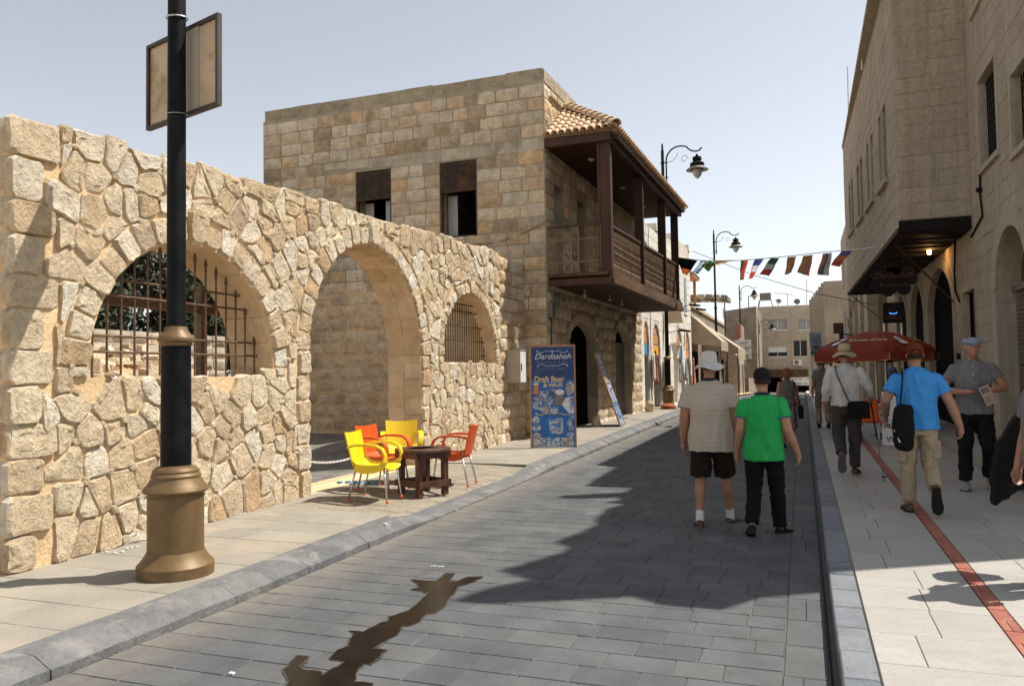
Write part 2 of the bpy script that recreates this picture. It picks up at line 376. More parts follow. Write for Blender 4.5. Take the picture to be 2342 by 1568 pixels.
def wall_core(name, mat, parent, P, u0, u1, z0, ztop, ops, thick, top=None, ends=True, reveal=True):
    """solid wall of the given thickness with arched or square openings cut right through"""
    mb = MB(); us = {u0, u1}
    for o in ops:
        n = 14 if o.arch else 1
        for i in range(n+1):
            us.add(o.c-o.r*math.cos(PI*i/n) if o.arch else (o.ua if i == 0 else o.ub))
    us = sorted(u for u in us if u0-1e-6 <= u <= u1+1e-6)
    zt = top or (lambda u: ztop)
    for a, b in zip(us[:-1], us[1:]):
        if b-a < 1e-6: continue
        m = (a+b)/2; cov = sorted([o for o in ops if o.ua < m < o.ub], key=lambda o: o.sill)
        lo = (z0, z0); segs = []
        for o in cov:
            segs.append((lo, (o.sill, o.sill))); lo = (o.top(a), o.top(b))
        segs.append((lo, (zt(a), zt(b))))
        for (la, lb), (ha, hb) in segs:
            if ha-la < 1e-4 and hb-lb < 1e-4: continue
            for k, out in ((0, 0), (1, -thick)):
                mb.quad(P.p(a, la, out), P.p(b, lb, out), P.p(b, hb, out), P.p(a, ha, out))
        if reveal:
            for o in cov:
                mb.quad(P.p(a, o.top(a)), P.p(b, o.top(b)), P.p(b, o.top(b), -thick), P.p(a, o.top(a), -thick))
                if o.sill > z0: mb.quad(P.p(a, o.sill), P.p(b, o.sill), P.p(b, o.sill, -thick), P.p(a, o.sill, -thick))
        mb.quad(P.p(a, zt(a)), P.p(b, zt(b)), P.p(b, zt(b), -thick), P.p(a, zt(a), -thick))
    if reveal:
        for o in ops:
            for u in (o.ua, o.ub):
                t = o.top(u); mb.quad(P.p(u, o.sill), P.p(u, t), P.p(u, t, -thick), P.p(u, o.sill, -thick))
    if ends:
        for u in (u0, u1): mb.quad(P.p(u, z0), P.p(u, zt(u)), P.p(u, zt(u), -thick), P.p(u, z0, -thick))
    me = bpy.data.meshes.new(name); me.from_pydata(mb.v, [], mb.f)
    bm = bmesh.new(); bm.from_mesh(me); bmesh.ops.remove_doubles(bm, verts=bm.verts, dist=1e-5)
    bmesh.ops.recalc_face_normals(bm, faces=bm.faces); bm.to_mesh(me); bm.free()
    return mkobj(name, me, mat, parent)
# --- unit blocks: x,z in [-.5,.5], front face around y=0 (towards -Y), back at y=1
def unit_block(seed, rough=1.0, nx=4, nz=3):
    r = random.Random(seed); vs = []; fs = []
    def ring(e, y): return [(-.5+e, y, -.5+e), (.5-e, y, -.5+e), (.5-e, y, .5-e), (-.5+e, y, .5-e)]
    # grid front
    idx = {}
    for i in range(nx+1):
        for j in range(nz+1):
            x = -.5+i/nx; z = -.5+j/nz
            edge = i in (0, nx) or j in (0, nz)
            if edge: y = .34+r.uniform(-.06, .06)*rough
            else: y = .02+r.uniform(-.12, .16)*rough
            jx = 0 if i in (0, nx) else r.uniform(-.05, .05); jz = 0 if j in (0, nz) else r.uniform(-.06, .06)
            ex = r.uniform(0, .022) if edge else 0
            x = x*(1-2*ex); z = z*(1-2.5*ex)
            if i in (0, nx) and j in (0, nz): x *= .965; z *= .94
            idx[i, j] = len(vs); vs.append((x+jx, y, z+jz))
    for i in range(nx):
        for j in range(nz):
            fs.append((idx[i, j], idx[i+1, j], idx[i+1, j+1], idx[i, j+1]))
    per = [idx[i, 0] for i in range(nx)]+[idx[nx, j] for j in range(nz)]+[idx[i, nz] for i in range(nx, 0, -1)]+[idx[0, j] for j in range(nz, 0, -1)]
    b = len(vs)
    for k in per: vs.append((vs[k][0], 1.0, vs[k][2]))
    n = len(per)
    for k in range(n): fs.append((per[k], b+k, b+(k+1) % n, per[(k+1) % n]))
    me = bpy.data.meshes.new('stone_block'); me.from_pydata(vs, [], fs)
    bm = bmesh.new(); bm.from_mesh(me); bmesh.ops.recalc_face_normals(bm, faces=bm.faces)
    bmesh.ops.triangulate(bm, faces=[f for f in bm.faces if len(f.verts) == 4 and rough > .5]); bm.to_mesh(me); bm.free()
    return me
def unit_flat(seed, edge=.12):
    vs = []; e = .012; ez = .02
    for y, a, c in ((1, 0, 0), (edge, 0, 0), (0, e, ez)):
        vs += [(-.5+a, y, -.5+c), (.5-a, y, -.5+c), (.5-a, y, .5-c), (-.5+a, y, .5-c)]
    fs = [(b+i, b+(i+1) % 4, b+4+(i+1) % 4, b+4+i) for b in (0, 4) for i in range(4)]+[(8, 9, 10, 11)]
    me = bpy.data.meshes.new('stone_block'); me.from_pydata(vs, [], fs)
    bm = bmesh.new(); bm.from_mesh(me); bmesh.ops.recalc_face_normals(bm, faces=bm.faces); bm.to_mesh(me); bm.free()
    return me
ROUGH_BLOCKS = [unit_block(i) for i in range(10)]
FLAT_BLOCKS = [unit_flat(i) for i in range(2)]
_matted = {}
def with_mat(me, mat):
    k = (me.name, mat.name)
    if k not in _matted:
        c = me.copy(); c.materials.clear(); c.materials.append(mat); _matted[k] = c
    return _matted[k]
def emit_blocks(items, name, mat, parent, cap=300, stuff=None):
    """items: (mesh, world matrix). The nearest are parts of their own, the rest one part"""
    items = sorted(items, key=lambda t: camdist(t[1].translation))
    inv = worldof(parent).inverted() if parent else Matrix()
    for me, M in items[:cap]:
        o = bpy.data.objects.new(name, with_mat(me, mat)); COL.objects.link(o)
        if parent: o.parent = parent; o.matrix_parent_inverse = inv
        o.matrix_basis = M
    if len(items) > cap:
        mb = MB(); cache = {}
        for me, M in items[cap:]:
            if me.name not in cache:
                cache[me.name] = (np.array([v.co[:] for v in me.vertices]), [tuple(p.vertices) for p in me.polygons])
            V, F = cache[me.name]; A = np.array(M)
            W = V @ A[:3, :3].T+A[:3, 3]; n = len(mb.v)
            mb.v += [tuple(w) for w in W]; mb.f += [tuple(i+n for i in f) for f in F]
        me = bpy.data.meshes.new(name); me.from_pydata(mb.v, [], mb.f); me.update()
        mkobj(stuff or name+'s', me, mat, parent, kind='stuff')
def course_blocks(P, u0, u1, z0, z1, ch, wmin, wmax, ops, depth=.1, gap=.014, proud=.012, ring=0., skip=0., meshes=None, r=None, jit=.006, zfun=None, vis=None):
    """coursed masonry: returns [(mesh, matrix)]"""
    r = r or rnd; meshes = meshes or ROUGH_BLOCKS; out = []
    nrow = max(1, round((z1-z0)/ch)); rows = [z0+(z1-z0)*i/nrow for i in range(nrow+1)]
    for i in range(nrow):
        za, zb = rows[i], rows[i+1]; zm = (za+zb)/2
        cuts = []
        for o in ops:
            s = None
            for zz in (za+.03, zm, zb-.03):
                q = o.span(zz, ring)
                if q: s = (min(s[0], q[0]), max(s[1], q[1])) if s else q
            if s: cuts.append(s)
        cuts.sort(); iv = []; a = u0
        for c0, c1 in cuts:
            if c0 > a+.05: iv.append((a, min(c0, u1)))
            a = max(a, c1)
        if a < u1-.05: iv.append((a, u1))
        for a, b in iv:
            L = b-a; n = max(1, round(L/((wmin+wmax)/2)))
            ws = [r.uniform(wmin, wmax) for _ in range(n)]; k = L/sum(ws); ws = [w*k for w in ws]
            u = a
            for w in ws:
                um = u+w/2; u += w
                if skip and r.random() < skip: continue
                if vis and not vis(um, zm): continue
                h = zb-za
                M = P.M(um, zm, proud+r.uniform(-jit, jit)) @ Matrix.Diagonal((max(.03, w-gap), depth, h-gap, 1))
                if r.random() < .5: M = M @ Matrix.Rotation(PI, 4, 'Y')
                out.append((r.choice(meshes), M))
    return out
def clip_poly(poly, n, d):   # keep points with n.p <= d
    out = []; m = len(poly)
    for i in range(m):
        a, b = poly[i], poly[(i+1) % m]
        da = a[0]*n[0]+a[1]*n[1]-d; db = b[0]*n[0]+b[1]*n[1]-d
        if da <= 0: out.append(a)
        if (da < 0) != (db < 0) and abs(da-db) > 1e-12:
            t = da/(da-db); out.append((a[0]+(b[0]-a[0])*t, a[1]+(b[1]-a[1])*t))
    return out
def area(p): return abs(sum(p[i][0]*p[(i+1) % len(p)][1]-p[(i+1) % len(p)][0]*p[i][1] for i in range(len(p)))/2)
def centroid(p): return (sum(q[0] for q in p)/len(p), sum(q[1] for q in p)/len(p))
def rubble_stone(poly, P, r, gap=.02, proud=.04, rg=.012, rough=.012):
    """an irregular hewn stone from a convex polygon in wall coordinates (u,z)"""
    c = centroid(poly); pts = []
    m = len(poly)
    # cut corners, then subdivide and jitter
    q = []
    for i in range(m):
        a, b = poly[i], poly[(i+1) % m]
        L = math.hypot(b[0]-a[0], b[1]-a[1])
        if L < .03: q.append(((a[0]+b[0])/2, (a[1]+b[1])/2)); continue
        t = min(.16, .028/L+.035)
        q.append((a[0]+(b[0]-a[0])*t, a[1]+(b[1]-a[1])*t)); q.append((b[0]+(a[0]-b[0])*t, b[1]+(a[1]-b[1])*t))
        if L > .2: q.insert(len(q)-1, ((a[0]+b[0])/2+r.uniform(-rg, rg), (a[1]+b[1])/2+r.uniform(-rg, rg)))
    for p in q:
        d = math.hypot(p[0]-c[0], p[1]-c[1]); k = max(.3, 1-gap*r.uniform(.6, 1.5)/max(d, .02))
        pts.append((c[0]+(p[0]-c[0])*k, c[1]+(p[1]-c[1])*k))
    n = len(pts); hgt = proud*r.uniform(.6, 1.25); tx, tz = r.uniform(-.08, .08), r.uniform(-.10, .08)
    V = []; F = []
    def lv(k, base, amp):
        for x, z in pts:
            X = c[0]+(x-c[0])*k+r.uniform(-1, 1)*amp*.5; Z = c[1]+(z-c[1])*k+r.uniform(-1, 1)*amp*.5
            V.append(P.p(X, Z, base+(X-c[0])*tx*(base > 0)+(Z-c[1])*tz*(base > 0)+r.uniform(-1, 1)*amp))
    lv(1.06, -.03, 0); lv(1.0, hgt*.55, rough*.4); lv(.92, hgt*.97, rough*.6); lv(.55, hgt*1.05, rough*1.1)
    for l in range(3):
        for k in range(n):
            F.append((l*n+k, l*n+(k+1) % n, (l+1)*n+(k+1) % n, (l+1)*n+k))
    F.append(tuple(3*n+k for k in range(n)))
    return V, F
# ================================================================== GROUND
def sheet(name, x0, x1, ys, dz, mat, kind='structure', parent=None):
    mb = MB(); n = len(ys)
    for y in ys: mb.v += [(x0, y, gz(y)+dz), (x1, y, gz(y)+dz)]
    mb.f = [(2*i, 2*i+1, 2*i+3, 2*i+2) for i in range(n-1)]
    return mb.build(name, mat, parent, kind=kind)
YS = [-6, 5, 10, 15, 20, 25, 30, 36, 42, 50, 60, 70, 80]
ground = sheet('ground', -300, 300, [-60]+YS+[400], -.10, M_dust)
road = sheet('road', -4.2, .16, YS, -.007, M_roadbase)
pl = sheet('left_pavement', -6.6, -4.05, [-6, 5, 7.5], .085, M_mortar)
sheet('driveway', -6.6, -4.05, [7.5, 10, 12.2], -.02, M_sett)
sheet('left_pavement', -6.6, -4.05, [12.2, 15, 20, 25, 30, 36, 42, 50, 60, 70, 80], .085, M_mortar)
pr_ = sheet('right_pavement', .2, 2.5, YS, .118, M_whtm)
pr2 = sheet('forecourt', 2.5, 14, [-6, 0, 5, 9, 14, 20], .118, M_whtm)
# the kerb drops for a driveway
def kh(y):
    for a, b, ha, hb in ((0, 7.35, .12, .12), (7.35, 8.0, .12, .035), (8.0, 11.5, .035, .035), (11.5, 12.3, .035, .12)):
        if a <= y < b: return ha+(hb-ha)*(y-a)/(b-a)
    return .12
def unit_paver(bev=(.012, .03)):
    vs = []
    for z, e in ((0, 0), (.86, 0), (1, 1)):
        ex, ey = bev[0]*e*1.2, bev[1]*e
        vs += [(-.5+ex, -.5+ey, z), (.5-ex, -.5+ey, z), (.5-ex, .5-ey, z), (-.5+ex, .5-ey, z)]
    fs = [(b+i, b+(i+1) % 4, b+4+(i+1) % 4, b+4+i) for b in (0, 4) for i in range(4)]+[(8, 9, 10, 11)]
    me = bpy.data.meshes.new('paver'); me.from_pydata(vs, [], fs); return me
PAV = unit_paver((.018, .02)); SLB = unit_paver((.004, .006))
def paving(xa, xb, ya, yb, pitch, wmin, wmax, zf, thick=.06, gap=.003, me=PAV, r=None, tilt=.004, dz=.0015):
    r = r or rnd; out = []; y = ya
    while y < yb-.02:
        p = min(pitch*r.uniform(.97, 1.03), yb-y); x = xa; first = r.uniform(.3, 1)
        while x < xb-.02:
            w = r.uniform(wmin, wmax)*first; first = 1
            if xb-(x+w) < wmin*.45: w = xb-x
            w = min(w, xb-x); xm, ym = x+w/2, y+p/2
            z = zf(xm, ym)+r.uniform(-dz, dz)
            sl = (zf(xm, ym+.1)-zf(xm, ym-.1))/.2; slx = (zf(xm+.1, ym)-zf(xm-.1, ym))/.2
            M = Matrix.Translation((xm, ym, z-thick)) @ Matrix.Rotation(sl+r.uniform(-tilt, tilt)*.6, 4, 'X') @ Matrix.Rotation(-slx+r.uniform(-tilt, tilt), 4, 'Y') @ Matrix.Diagonal((w-gap, p-gap, thick, 1))
            out.append((me, M)); x += w
        y += p
    return out
r1 = random.Random(11)
items = paving(-3.9, -.15, .4, 58, .245, .24, .42, lambda x, y: gz(y), r=r1, dz=.0014, tilt=.003)
items += [t for t in paving(-.146, .085, .5, 58, .5, .24, .24, lambda x, y: gz(y)+.001, r=r1)]
def infov(P, m=80):
    d = Vector(P)-_C; z = d.dot(_f)
    if z < .3: return False
    px = CX+FPX*d.dot(_q)/z; py = CY-FPX*d.dot(_u)/z
    return -m < px < 2342+m and -m < py < 1568+m
items = [t for t in items if infov(t[1].translation, 220)]
emit_blocks(items, 'paver', M_pave, road, 300, 'distant_pavers')
# drain slot lip along the right kerb
def strip(name, x0, x1, dz0, dz1, mat, parent):
    mb = MB()
    for a, b in zip(YS[:-1], YS[1:]):
        mb.hexa([(x0, a, gz(a)+dz0), (x1, a, gz(a)+dz0), (x1, b, gz(b)+dz0), (x0, b, gz(b)+dz0)],
                [(x0, a, gz(a)+dz1), (x1, a, gz(a)+dz1), (x1, b, gz(b)+dz1), (x0, b, gz(b)+dz1)])
    return mb.build(name, mat, parent)
strip('drain_edge', .091, .104, -.05, -.004, M_blkiron, road)
# left kerb stones
y = .8; k = 0; r2 = random.Random(5)
while y < 52:
    L = r2.uniform(.42, .58); b = y+L-.002; mb = MB(); j = r2.uniform(-.006, .006)
    rows = []
    for yy in (y, y+.25*L, y+.75*L, b):
        h = kh(yy); g = gz(yy); w = r2.uniform(-.006, .006)
        rows.append([(-3.905+j, yy, g-.05), (-3.905+j+w, yy, g+min(.055, h*.45)), (-3.93+j, yy, g+min(.06, h*.5)), (-4.03+j+w, yy, g+h-.004), (-4.10+j, yy, g+h+.004), (-4.24, yy, g+h+.002), (-4.24, yy, g-.05)])
    for q in rows: mb.v += q
    n = 7
    for i in range(3):
        for c in range(n): mb.f.append((i*n+c, i*n+(c+1) % n, (i+1)*n+(c+1) % n, (i+1)*n+c))
    mb.f += [tuple(range(n)), tuple(3*n+i for i in range(n-1, -1, -1))]
    mb.build('kerb_stone', M_kerbw, pl); y += L
# right kerb stones
y = 1.3
mbk = None
while y < 52:
    L = .41; b = y+L-.007; g = gz(y+.2); j = r2.uniform(-.003, .003)
    MB().box(.135+j, .302, y, b, g-.06, g+.142+j, bev=.008).build('kerb_stone', M_kerb, pr_); y += L
# slabs
zl = lambda x, y: gz(y)+.12
r3 = random.Random(21)
it = paving(-5.92, -4.245, 1.5, 7.6, .42, .42, .62, zl, thick=.03, gap=.005, me=SLB, r=r3, dz=.001, tilt=.002)
it += paving(-5.92, -4.245, 12.1, 34, .5, .5, .7, zl, thick=.03, gap=.004, me=SLB, r=r3, dz=.001, tilt=.002)
it += paving(-9.5, -5.925, 1.5, 4.35, .42, .42, .62, zl, thick=.03, gap=.005, me=SLB, r=r3, dz=.001, tilt=.002)
emit_blocks([t for t in it if infov(t[1].translation, 200)], 'paving_slab', M_slab, pl, 300, 'distant_slabs')
def zd(x, y):
    t = min(1, max(0, (-4.245-x)/1.1)); return gz(y)+kh(y)+(.118-kh(y))*t
it = paving(-5.7, -4.245, 7.78, 12.0, .105, .19, .215, zd, thick=.04, gap=.005, me=PAV, r=r3, dz=.001, tilt=.002)
emit_blocks(it, 'driveway_brick', M_sett, pl, 300, 'driveway_bricks')
it = paving(-5.92, -5.705, 7.6, 12.1, .6, .2, .22, lambda x, y: gz(y)+.122, thick=.04, gap=.004, me=SLB, r=r3)
it += paving(-5.7, -4.245, 7.6, 7.775, .18, .5, .7, zd, thick=.04, gap=.004, me=SLB, r=r3)
emit_blocks(it, 'border_slab', M_slab, pl, 300)
zr = lambda x, y: gz(y)+.14
it = paving(.312, 1.018, .9, 46, .51, .5, .75, zr, thick=.02, gap=.004, me=SLB, r=r3, dz=.0006, tilt=.001)
it += paving(1.124, 2.33, .9, 46, .51, .45, .8, zr, thick=.02, gap=.004, me=SLB, r=r3, dz=.0006, tilt=.001)
it += paving(2.334, 6.5, .9, 8.4, .51, .55, .8, zr, thick=.02, gap=.004, me=SLB, r=r3, dz=.0006, tilt=.001)
emit_blocks([t for t in it if infov(t[1].translation, 300)], 'paving_slab', M_white, pr_, 300, 'distant_slabs')
it = paving(1.022, 1.12, .9, 40, .205, .1, .1, lambda x, y: gz(y)+.1405, thick=.02, gap=.005, me=SLB, r=r3)
emit_blocks([t for t in it if infov(t[1].translation, 200)], 'paving_brick', M_brick, pr_, 300)
# step in front of the right hand buildings
st = MB()
for a, b in ((8.6, 15), (15, 22), (22, 33)):
    st.hexa([(2.34, a, gz(a)), (3.3, a, gz(a)), (3.3, b, gz(b)), (2.34, b, gz(b))], [(2.34, a, gz(a)+.27), (3.3, a, gz(a)+.27), (3.3, b, gz(b)+.27), (2.34, b, gz(b)+.27)])
step = st.build('doorstep', M_white, None, kind='structure')
st = MB()
for a, b in ((8.58, 15), (15, 22), (22, 33)):
    st.hexa([(2.31, a, gz(a)+.272), (3.28, a, gz(a)+.272), (3.28, b, gz(b)+.272), (2.31, b, gz(b)+.272)], [(2.31, a, gz(a)+.295), (3.28, a, gz(a)+.295), (3.28, b, gz(b)+.295), (2.31, b, gz(b)+.295)])
st.build('step_tread', M_white, step)
# wet streak on the pavers
def c7(x, y): return (609.9+.4687*x, 1158.8+.4687*y)
W = [(700,352),(790,358),(830,360),(872,322),(918,322),(888,362),(930,362),(980,340),(1060,338),(1005,366),(930,388),(915,420),(890,440),(870,480),(825,515),(775,520),(740,560),(700,575),(660,580),(640,620),(560,660),(520,690),(580,697),(510,765),(470,765),(440,800),(430,850),(520,858),(500,960),(10,960),(110,850),(85,795),(150,722),(205,730),(160,775),(180,790),(270,800),(262,825),(300,800),(385,755),(305,740),(340,700),(400,675),(420,620),(405,600),(470,608),(560,560),(590,555),(600,535),(690,505),(730,475),(765,440),(800,415),(740,407),(700,400),(745,392),(735,370)]
pts = []
for i in range(len(W)):
    a, b = Vector(ong(*c7(*W[i]), .004)), Vector(ong(*c7(*W[(i+1) % len(W)]), .004))
    n = max(1, int((b-a).length/.018))
    for j in range(n):
        p = a.lerp(b, j/n); q = noise.noise_vector(p*20)*.010+noise.noise_vector(p*60)*.005
        pts.append((p.x+q.x, p.y+q.y, gz(p.y+q.y)+.0048))
bm = bmesh.new(); vs = [bm.verts.new(p) for p in pts]
es = [bm.edges.new((vs[i], vs[(i+1) % len(vs)])) for i in range(len(vs))]
bmesh.ops.triangle_fill(bm, edges=es, use_beauty=True); me = bpy.data.meshes.new('wet_streak'); bm.to_mesh(me); bm.free()
wet = mkobj('wet_streak', me, M_wet, None, kind='structure')
sa = sum(pts[i][0]*pts[(i+1) % len(pts)][1]-pts[(i+1) % len(pts)][0]*pts[i][1] for i in range(len(pts)))
sg_ = 1 if sa > 0 else -1; halo = []
for i in range(0, len(pts), 2):
    a, b = Vector(pts[i-2]), Vector(pts[(i+2) % len(pts)]); t_ = b-a; q = Vector(pts[i])
    nrm = Vector((t_.y, -t_.x, 0)).normalized()*sg_ if t_.length > 1e-6 else Vector((0, 0, 0))
    q = q+nrm*(.006+.014*max(0, noise.noise(q*6)+.2)); halo.append((q.x, q.y, gz(q.y)+.0041))
bm = bmesh.new(); vs = [bm.verts.new(p) for p in halo]; es = [bm.edges.new((vs[i], vs[(i+1) % len(vs)])) for i in range(len(vs))]
bmesh.ops.triangle_fill(bm, edges=es, use_beauty=True); me = bpy.data.meshes.new('damp_margin'); bm.to_mesh(me); bm.free()
mkobj('damp_margin', me, plain('damp_paver', (.055, .045, .035), .6, var=.3, scale=14, bmp=.002), wet)
# litter
mb = MB()
for px, py in ((985,1296),(1002,1297),(1037,1168),(962,1195),(820,1254),(1100,1140)):
    P = ong(px, py); mb.beam((P.x, P.y, P.z+.006), (P.x+.05, P.y+.02, P.z+.006), .012, .01)
for px, py in ((290,1254),(300,1252),(243,1262),(262,1264),(280,1262),(312,1250),(880,1198),(1060,1000),(530,1540)):
    P = ong(px, py, .122 if px < 900 and py < 1300 else .002); mb.box(P.x-.015, P.x+.015, P.y-.01, P.y+.012, P.z, P.z+.008)
mb.build('litter_scraps', M_whitep, None, kind='stuff')

# ================================================================== RUBBLE GARDEN WALL
WX, WT = -5.9, .62
gw = thing('garden_wall', 'long cream rubble stone wall with two grilled arches and an open archway', 'wall', (WX, 4.45, .1))
P = Plane((WX, 0, 0), (1, 0, 0))
wtop = lambda u: 3.80+.037*(u-4.4)+.02*math.sin(u*5)+.018*math.sin(u*13+1)
A1 = Opening(5.21, 7.79, 1.66, 1.76, 1.28); A2 = Opening(8.50, 11.66, .0, 1.98, 1.58); A3 = Opening(12.48, 14.98, 1.86, 1.98, 1.20)
OPS = [A1, A2, A3]
wall_core('wall_core', M_mortar, gw, P, 4.49, 15.24, -.05, 4, OPS, WT, top=lambda u: wtop(u)-.03)
RING = {A1: .27, A2: .27, A3: .2}
rr = random.Random(4); stones = []
def add_stone(poly, gap=.02, proud=.04, **k):
    if len(poly) >= 3 and area(poly) > .0022: stones.append(rubble_stone(poly, P, rr, gap, proud, **k))
# quoins at both ends
z = .12; i = 0
while z < 3.72:
    h = rr.uniform(.26, .36); w = .46 if i % 2 else .3; w += rr.uniform(-.04, .04)
    z1 = min(z+h, wtop(4.5)-.02)
    if wtop(4.5)-z1 < .15: z1 = wtop(4.5)-.01
    a = 4.44; QUO = globals().setdefault('QUO', [])
    QUO.append((z, z1, a+w))
    stones.append(rubble_stone([(a, z), (a+w, z), (a+w, z1), (a, z1)], P, rr, .008, .04))
    z = z1; i += 1
    if z1 >= wtop(4.5)-.03: break
# end face blocks (facing the camera side)
PE = Plane((WX, 4.49, 0), (0, -1, 0))
for t in course_blocks(PE, -WT, .03, .1, 3.78, .3, .25, .4, [], depth=.09, gap=.02, proud=.03, r=rr): stones.append(t)
# voussoirs and jamb stones
for o in OPS:
    rg = RING[o]; n = round(PI*(o.r+rg/2)/(.235 if o is not A3 else .2))
    for k in range(n):
        t0, t1 = PI*k/n, PI*(k+1)/n; key = (k == n//2)
        ro = rg*(rr.uniform(.85, 1.2) if not key else 1.35)
        q = []
        for t, rad in ((t0, 0), (t1, 0), (t1, ro), ((t0+t1)/2, ro), (t0, ro)):
            q.append((o.c-(o.r+rad)*math.cos(t), o.spring+(o.arch+rad)*math.sin(t)))
        add_stone(q, .010, .07 if key else .04)
    for sgn in (-1, 1):
        z = max(o.sill, .12)
        while z < o.spring-.03:
            z1 = min(z+rr.uniform(.24, .36), o.spring)
            if o.spring-z1 < .12: z1 = o.spring
            w = rg*rr.uniform(.75, 1.15); e = o.ua if sgn < 0 else o.ub
            a, b = (e-w, e) if sgn < 0 else (e, e+w)
            if o is A3 and sgn > 0: b = min(b, 15.24)
            add_stone([(a, z), (b, z), (b, z1), (a, z1)], .010, .04)
            z = z1
# voronoi rubble between
seeds = []
sp = .262; u = 4.7; row = 0
while u < 15.3:
    z = .16+(.5*sp if row % 2 else 0)
    while z < wtop(u)+.05:
        su, sz = u+rr.uniform(-.42, .42)*sp, z+rr.uniform(-.42, .42)*sp
        ok = 4.78 < su < 15.2 and .12 < sz < wtop(su)-.04
        for o in OPS:
            s = o.span(sz, RING[o])
            if sz >= o.sill-.03 and s:
                m = RING[o]*.9 if sz <= o.spring else 0
                if s[0]-m-.02 < su < s[1]+m+.02: ok = False
        if ok: seeds.append((su, sz))
        z += sp*rr.uniform(.8, 1.25)
    u += sp*.92; row += 1
# drop a third of the close pairs so sizes vary
keep = []
for s in seeds:
    if all((s[0]-t[0])**2+(s[1]-t[1])**2 > (.115)**2 for t in keep): keep.append(s)
seeds = keep; VTX = []
def lim(su, sz, poly):
    for o in OPS:
        rg = RING[o]
        if sz > o.spring:
            du, dz = su-o.c, sz-o.spring; d = math.hypot(du, dz)
            if d < o.r+rg+1.0:
                n = (-du/d, -dz/d); poly = clip_poly(poly, n, n[0]*o.c+n[1]*o.spring-(o.r+rg*1.03))
        elif sz > o.sill-.02:
            if abs(su-o.c) < o.r+1:
                if su > o.c: poly = clip_poly(poly, (-1, 0), -(o.ub+rg))
                else: poly = clip_poly(poly, (1, 0), o.ua-rg)
        elif o.ua-.1 < su < o.ub+.1: poly = clip_poly(poly, (0, 1), o.sill+.02)
        elif abs(su-o.c) < o.r+.6 and sz > o.sill-.4:
            poly = clip_poly(poly, (0, 1), o.sill+.1)
        if not poly: break
    return poly
for i, (su, sz) in enumerate(seeds):
    zt = wtop(su)+rr.uniform(-.035, .03)
    if su < 5.3: lo = max([q[2] for q in QUO if q[0]-.04 < sz < q[1]+.04] or [4.8])+.0
    else: lo = 4.74
    poly = [(max(lo, su-.7), max(.11, sz-.7)), (min(15.24, su+.7), max(.11, sz-.7)), (min(15.24, su+.7), min(zt, sz+.7)), (max(lo, su-.7), min(zt, sz+.7))]
    for j, (tu, tz) in enumerate(seeds):
        if i == j or abs(tu-su) > 1 or abs(tz-sz) > 1: continue
        n = (tu-su, tz-sz); poly = clip_poly(poly, n, n[0]*(su+tu)/2+n[1]*(sz+tz)/2)
        if len(poly) < 3: break
    if len(poly) >= 3: poly = lim(su, sz, poly)
    if poly and len(poly) >= 3:
        VTX += [p for p in poly if p[1] < wtop(p[0])-.08 and p[0] > 4.95]; add_stone(poly, .010, .034)
nstone = len(stones); fil = MB(); used_v = []
for p in VTX:
    if rr.random() < .30 and all((p[0]-q[0])**2+(p[1]-q[1])**2 > .05 for q in used_v):
        used_v.append(p); s_ = rr.uniform(.03, .06); a0_ = rr.uniform(0, 6)
        poly = [(p[0]+s_*rr.uniform(.7, 1.1)*math.cos(a0_+k*2*PI/5), p[1]+s_*rr.uniform(.6, 1)*math.sin(a0_+k*2*PI/5)) for k in range(5)]
        V, F = rubble_stone(poly, P, rr, .002, .040, rough=.006); fil.add(V, F)
fil.build('packing_stones', M_rubble, gw, True, angle=24, kind='stuff')
def rub_center(t):
    if isinstance(t[1], Matrix): return t[1].translation
    return sum((Vector(v) for v in t[0]), Vector())/len(t[0])
stones.sort(key=lambda t: camdist(rub_center(t)))
rest = MB()
for k, t in enumerate(stones):
    if isinstance(t[1], Matrix):
        V = [t[1] @ v.co for v in t[0].vertices]; F = [tuple(p.vertices) for p in t[0].polygons]
    else: V, F = t
    if k < 299:
        m_ = MB(); m_.add(V, F)
        m_.build('rubble_stone', M_rubble, gw, True, angle=24)
    else: rest.add(V, F)
if rest.v: rest.build('far_rubble_stones', M_rubble, gw, True, angle=32, kind='stuff')
print('STONES', nstone)
# dressed lining of the arches
def lining(o, P, thick, mat, parent, n, rows, z0, name='lining_stone', prd=.012):
    r = random.Random(9)
    def cell(pts4, nrm):
        mb = MB(); c = sum(pts4, Vector())/4
        q = [c+(p-c)*.965+nrm*.0 for p in pts4]; t = [c+(p-c)*.94+nrm*(prd*r.uniform(.5, 1.6)) for p in pts4]
        b = [p-nrm*.03 for p in q]
        mb.hexa(b, t) if False else mb.add(b+q+t, [(k+i, k+(i+1) % 4, k+4+(i+1) % 4, k+4+i) for k in (0, 4) for i in range(4)]+[(8, 9, 10, 11)])
        mb.build(name, mat, parent)
    for j in range(rows):
        a0, a1 = -thick*j/rows, -thick*(j+1)/rows
        for i in range(n):
            t0, t1 = PI*i/n, PI*(i+1)/n
            A = [(o.c-o.r*math.cos(t), o.spring+o.arch*math.sin(t)) for t in (t0, t1)]
            tm = (t0+t1)/2; nrm = P.U*math.cos(tm)*1+Z3*(-math.sin(tm))
            cell([P.p(*A[0], a0), P.p(*A[1], a0), P.p(*A[1], a1), P.p(*A[0], a1)], nrm)
        for u, sg in ((o.ua, 1), (o.ub, -1)):
            z = z0
            while z < o.spring-.02:
                z1 = min(z+r.uniform(.24, .4), o.spring)
                if o.spring-z1 < .1: z1 = o.spring
                cell([P.p(u, z, a0), P.p(u, z1, a0), P.p(u, z1, a1), P.p(u, z, a1)], P.U*sg); z = z1
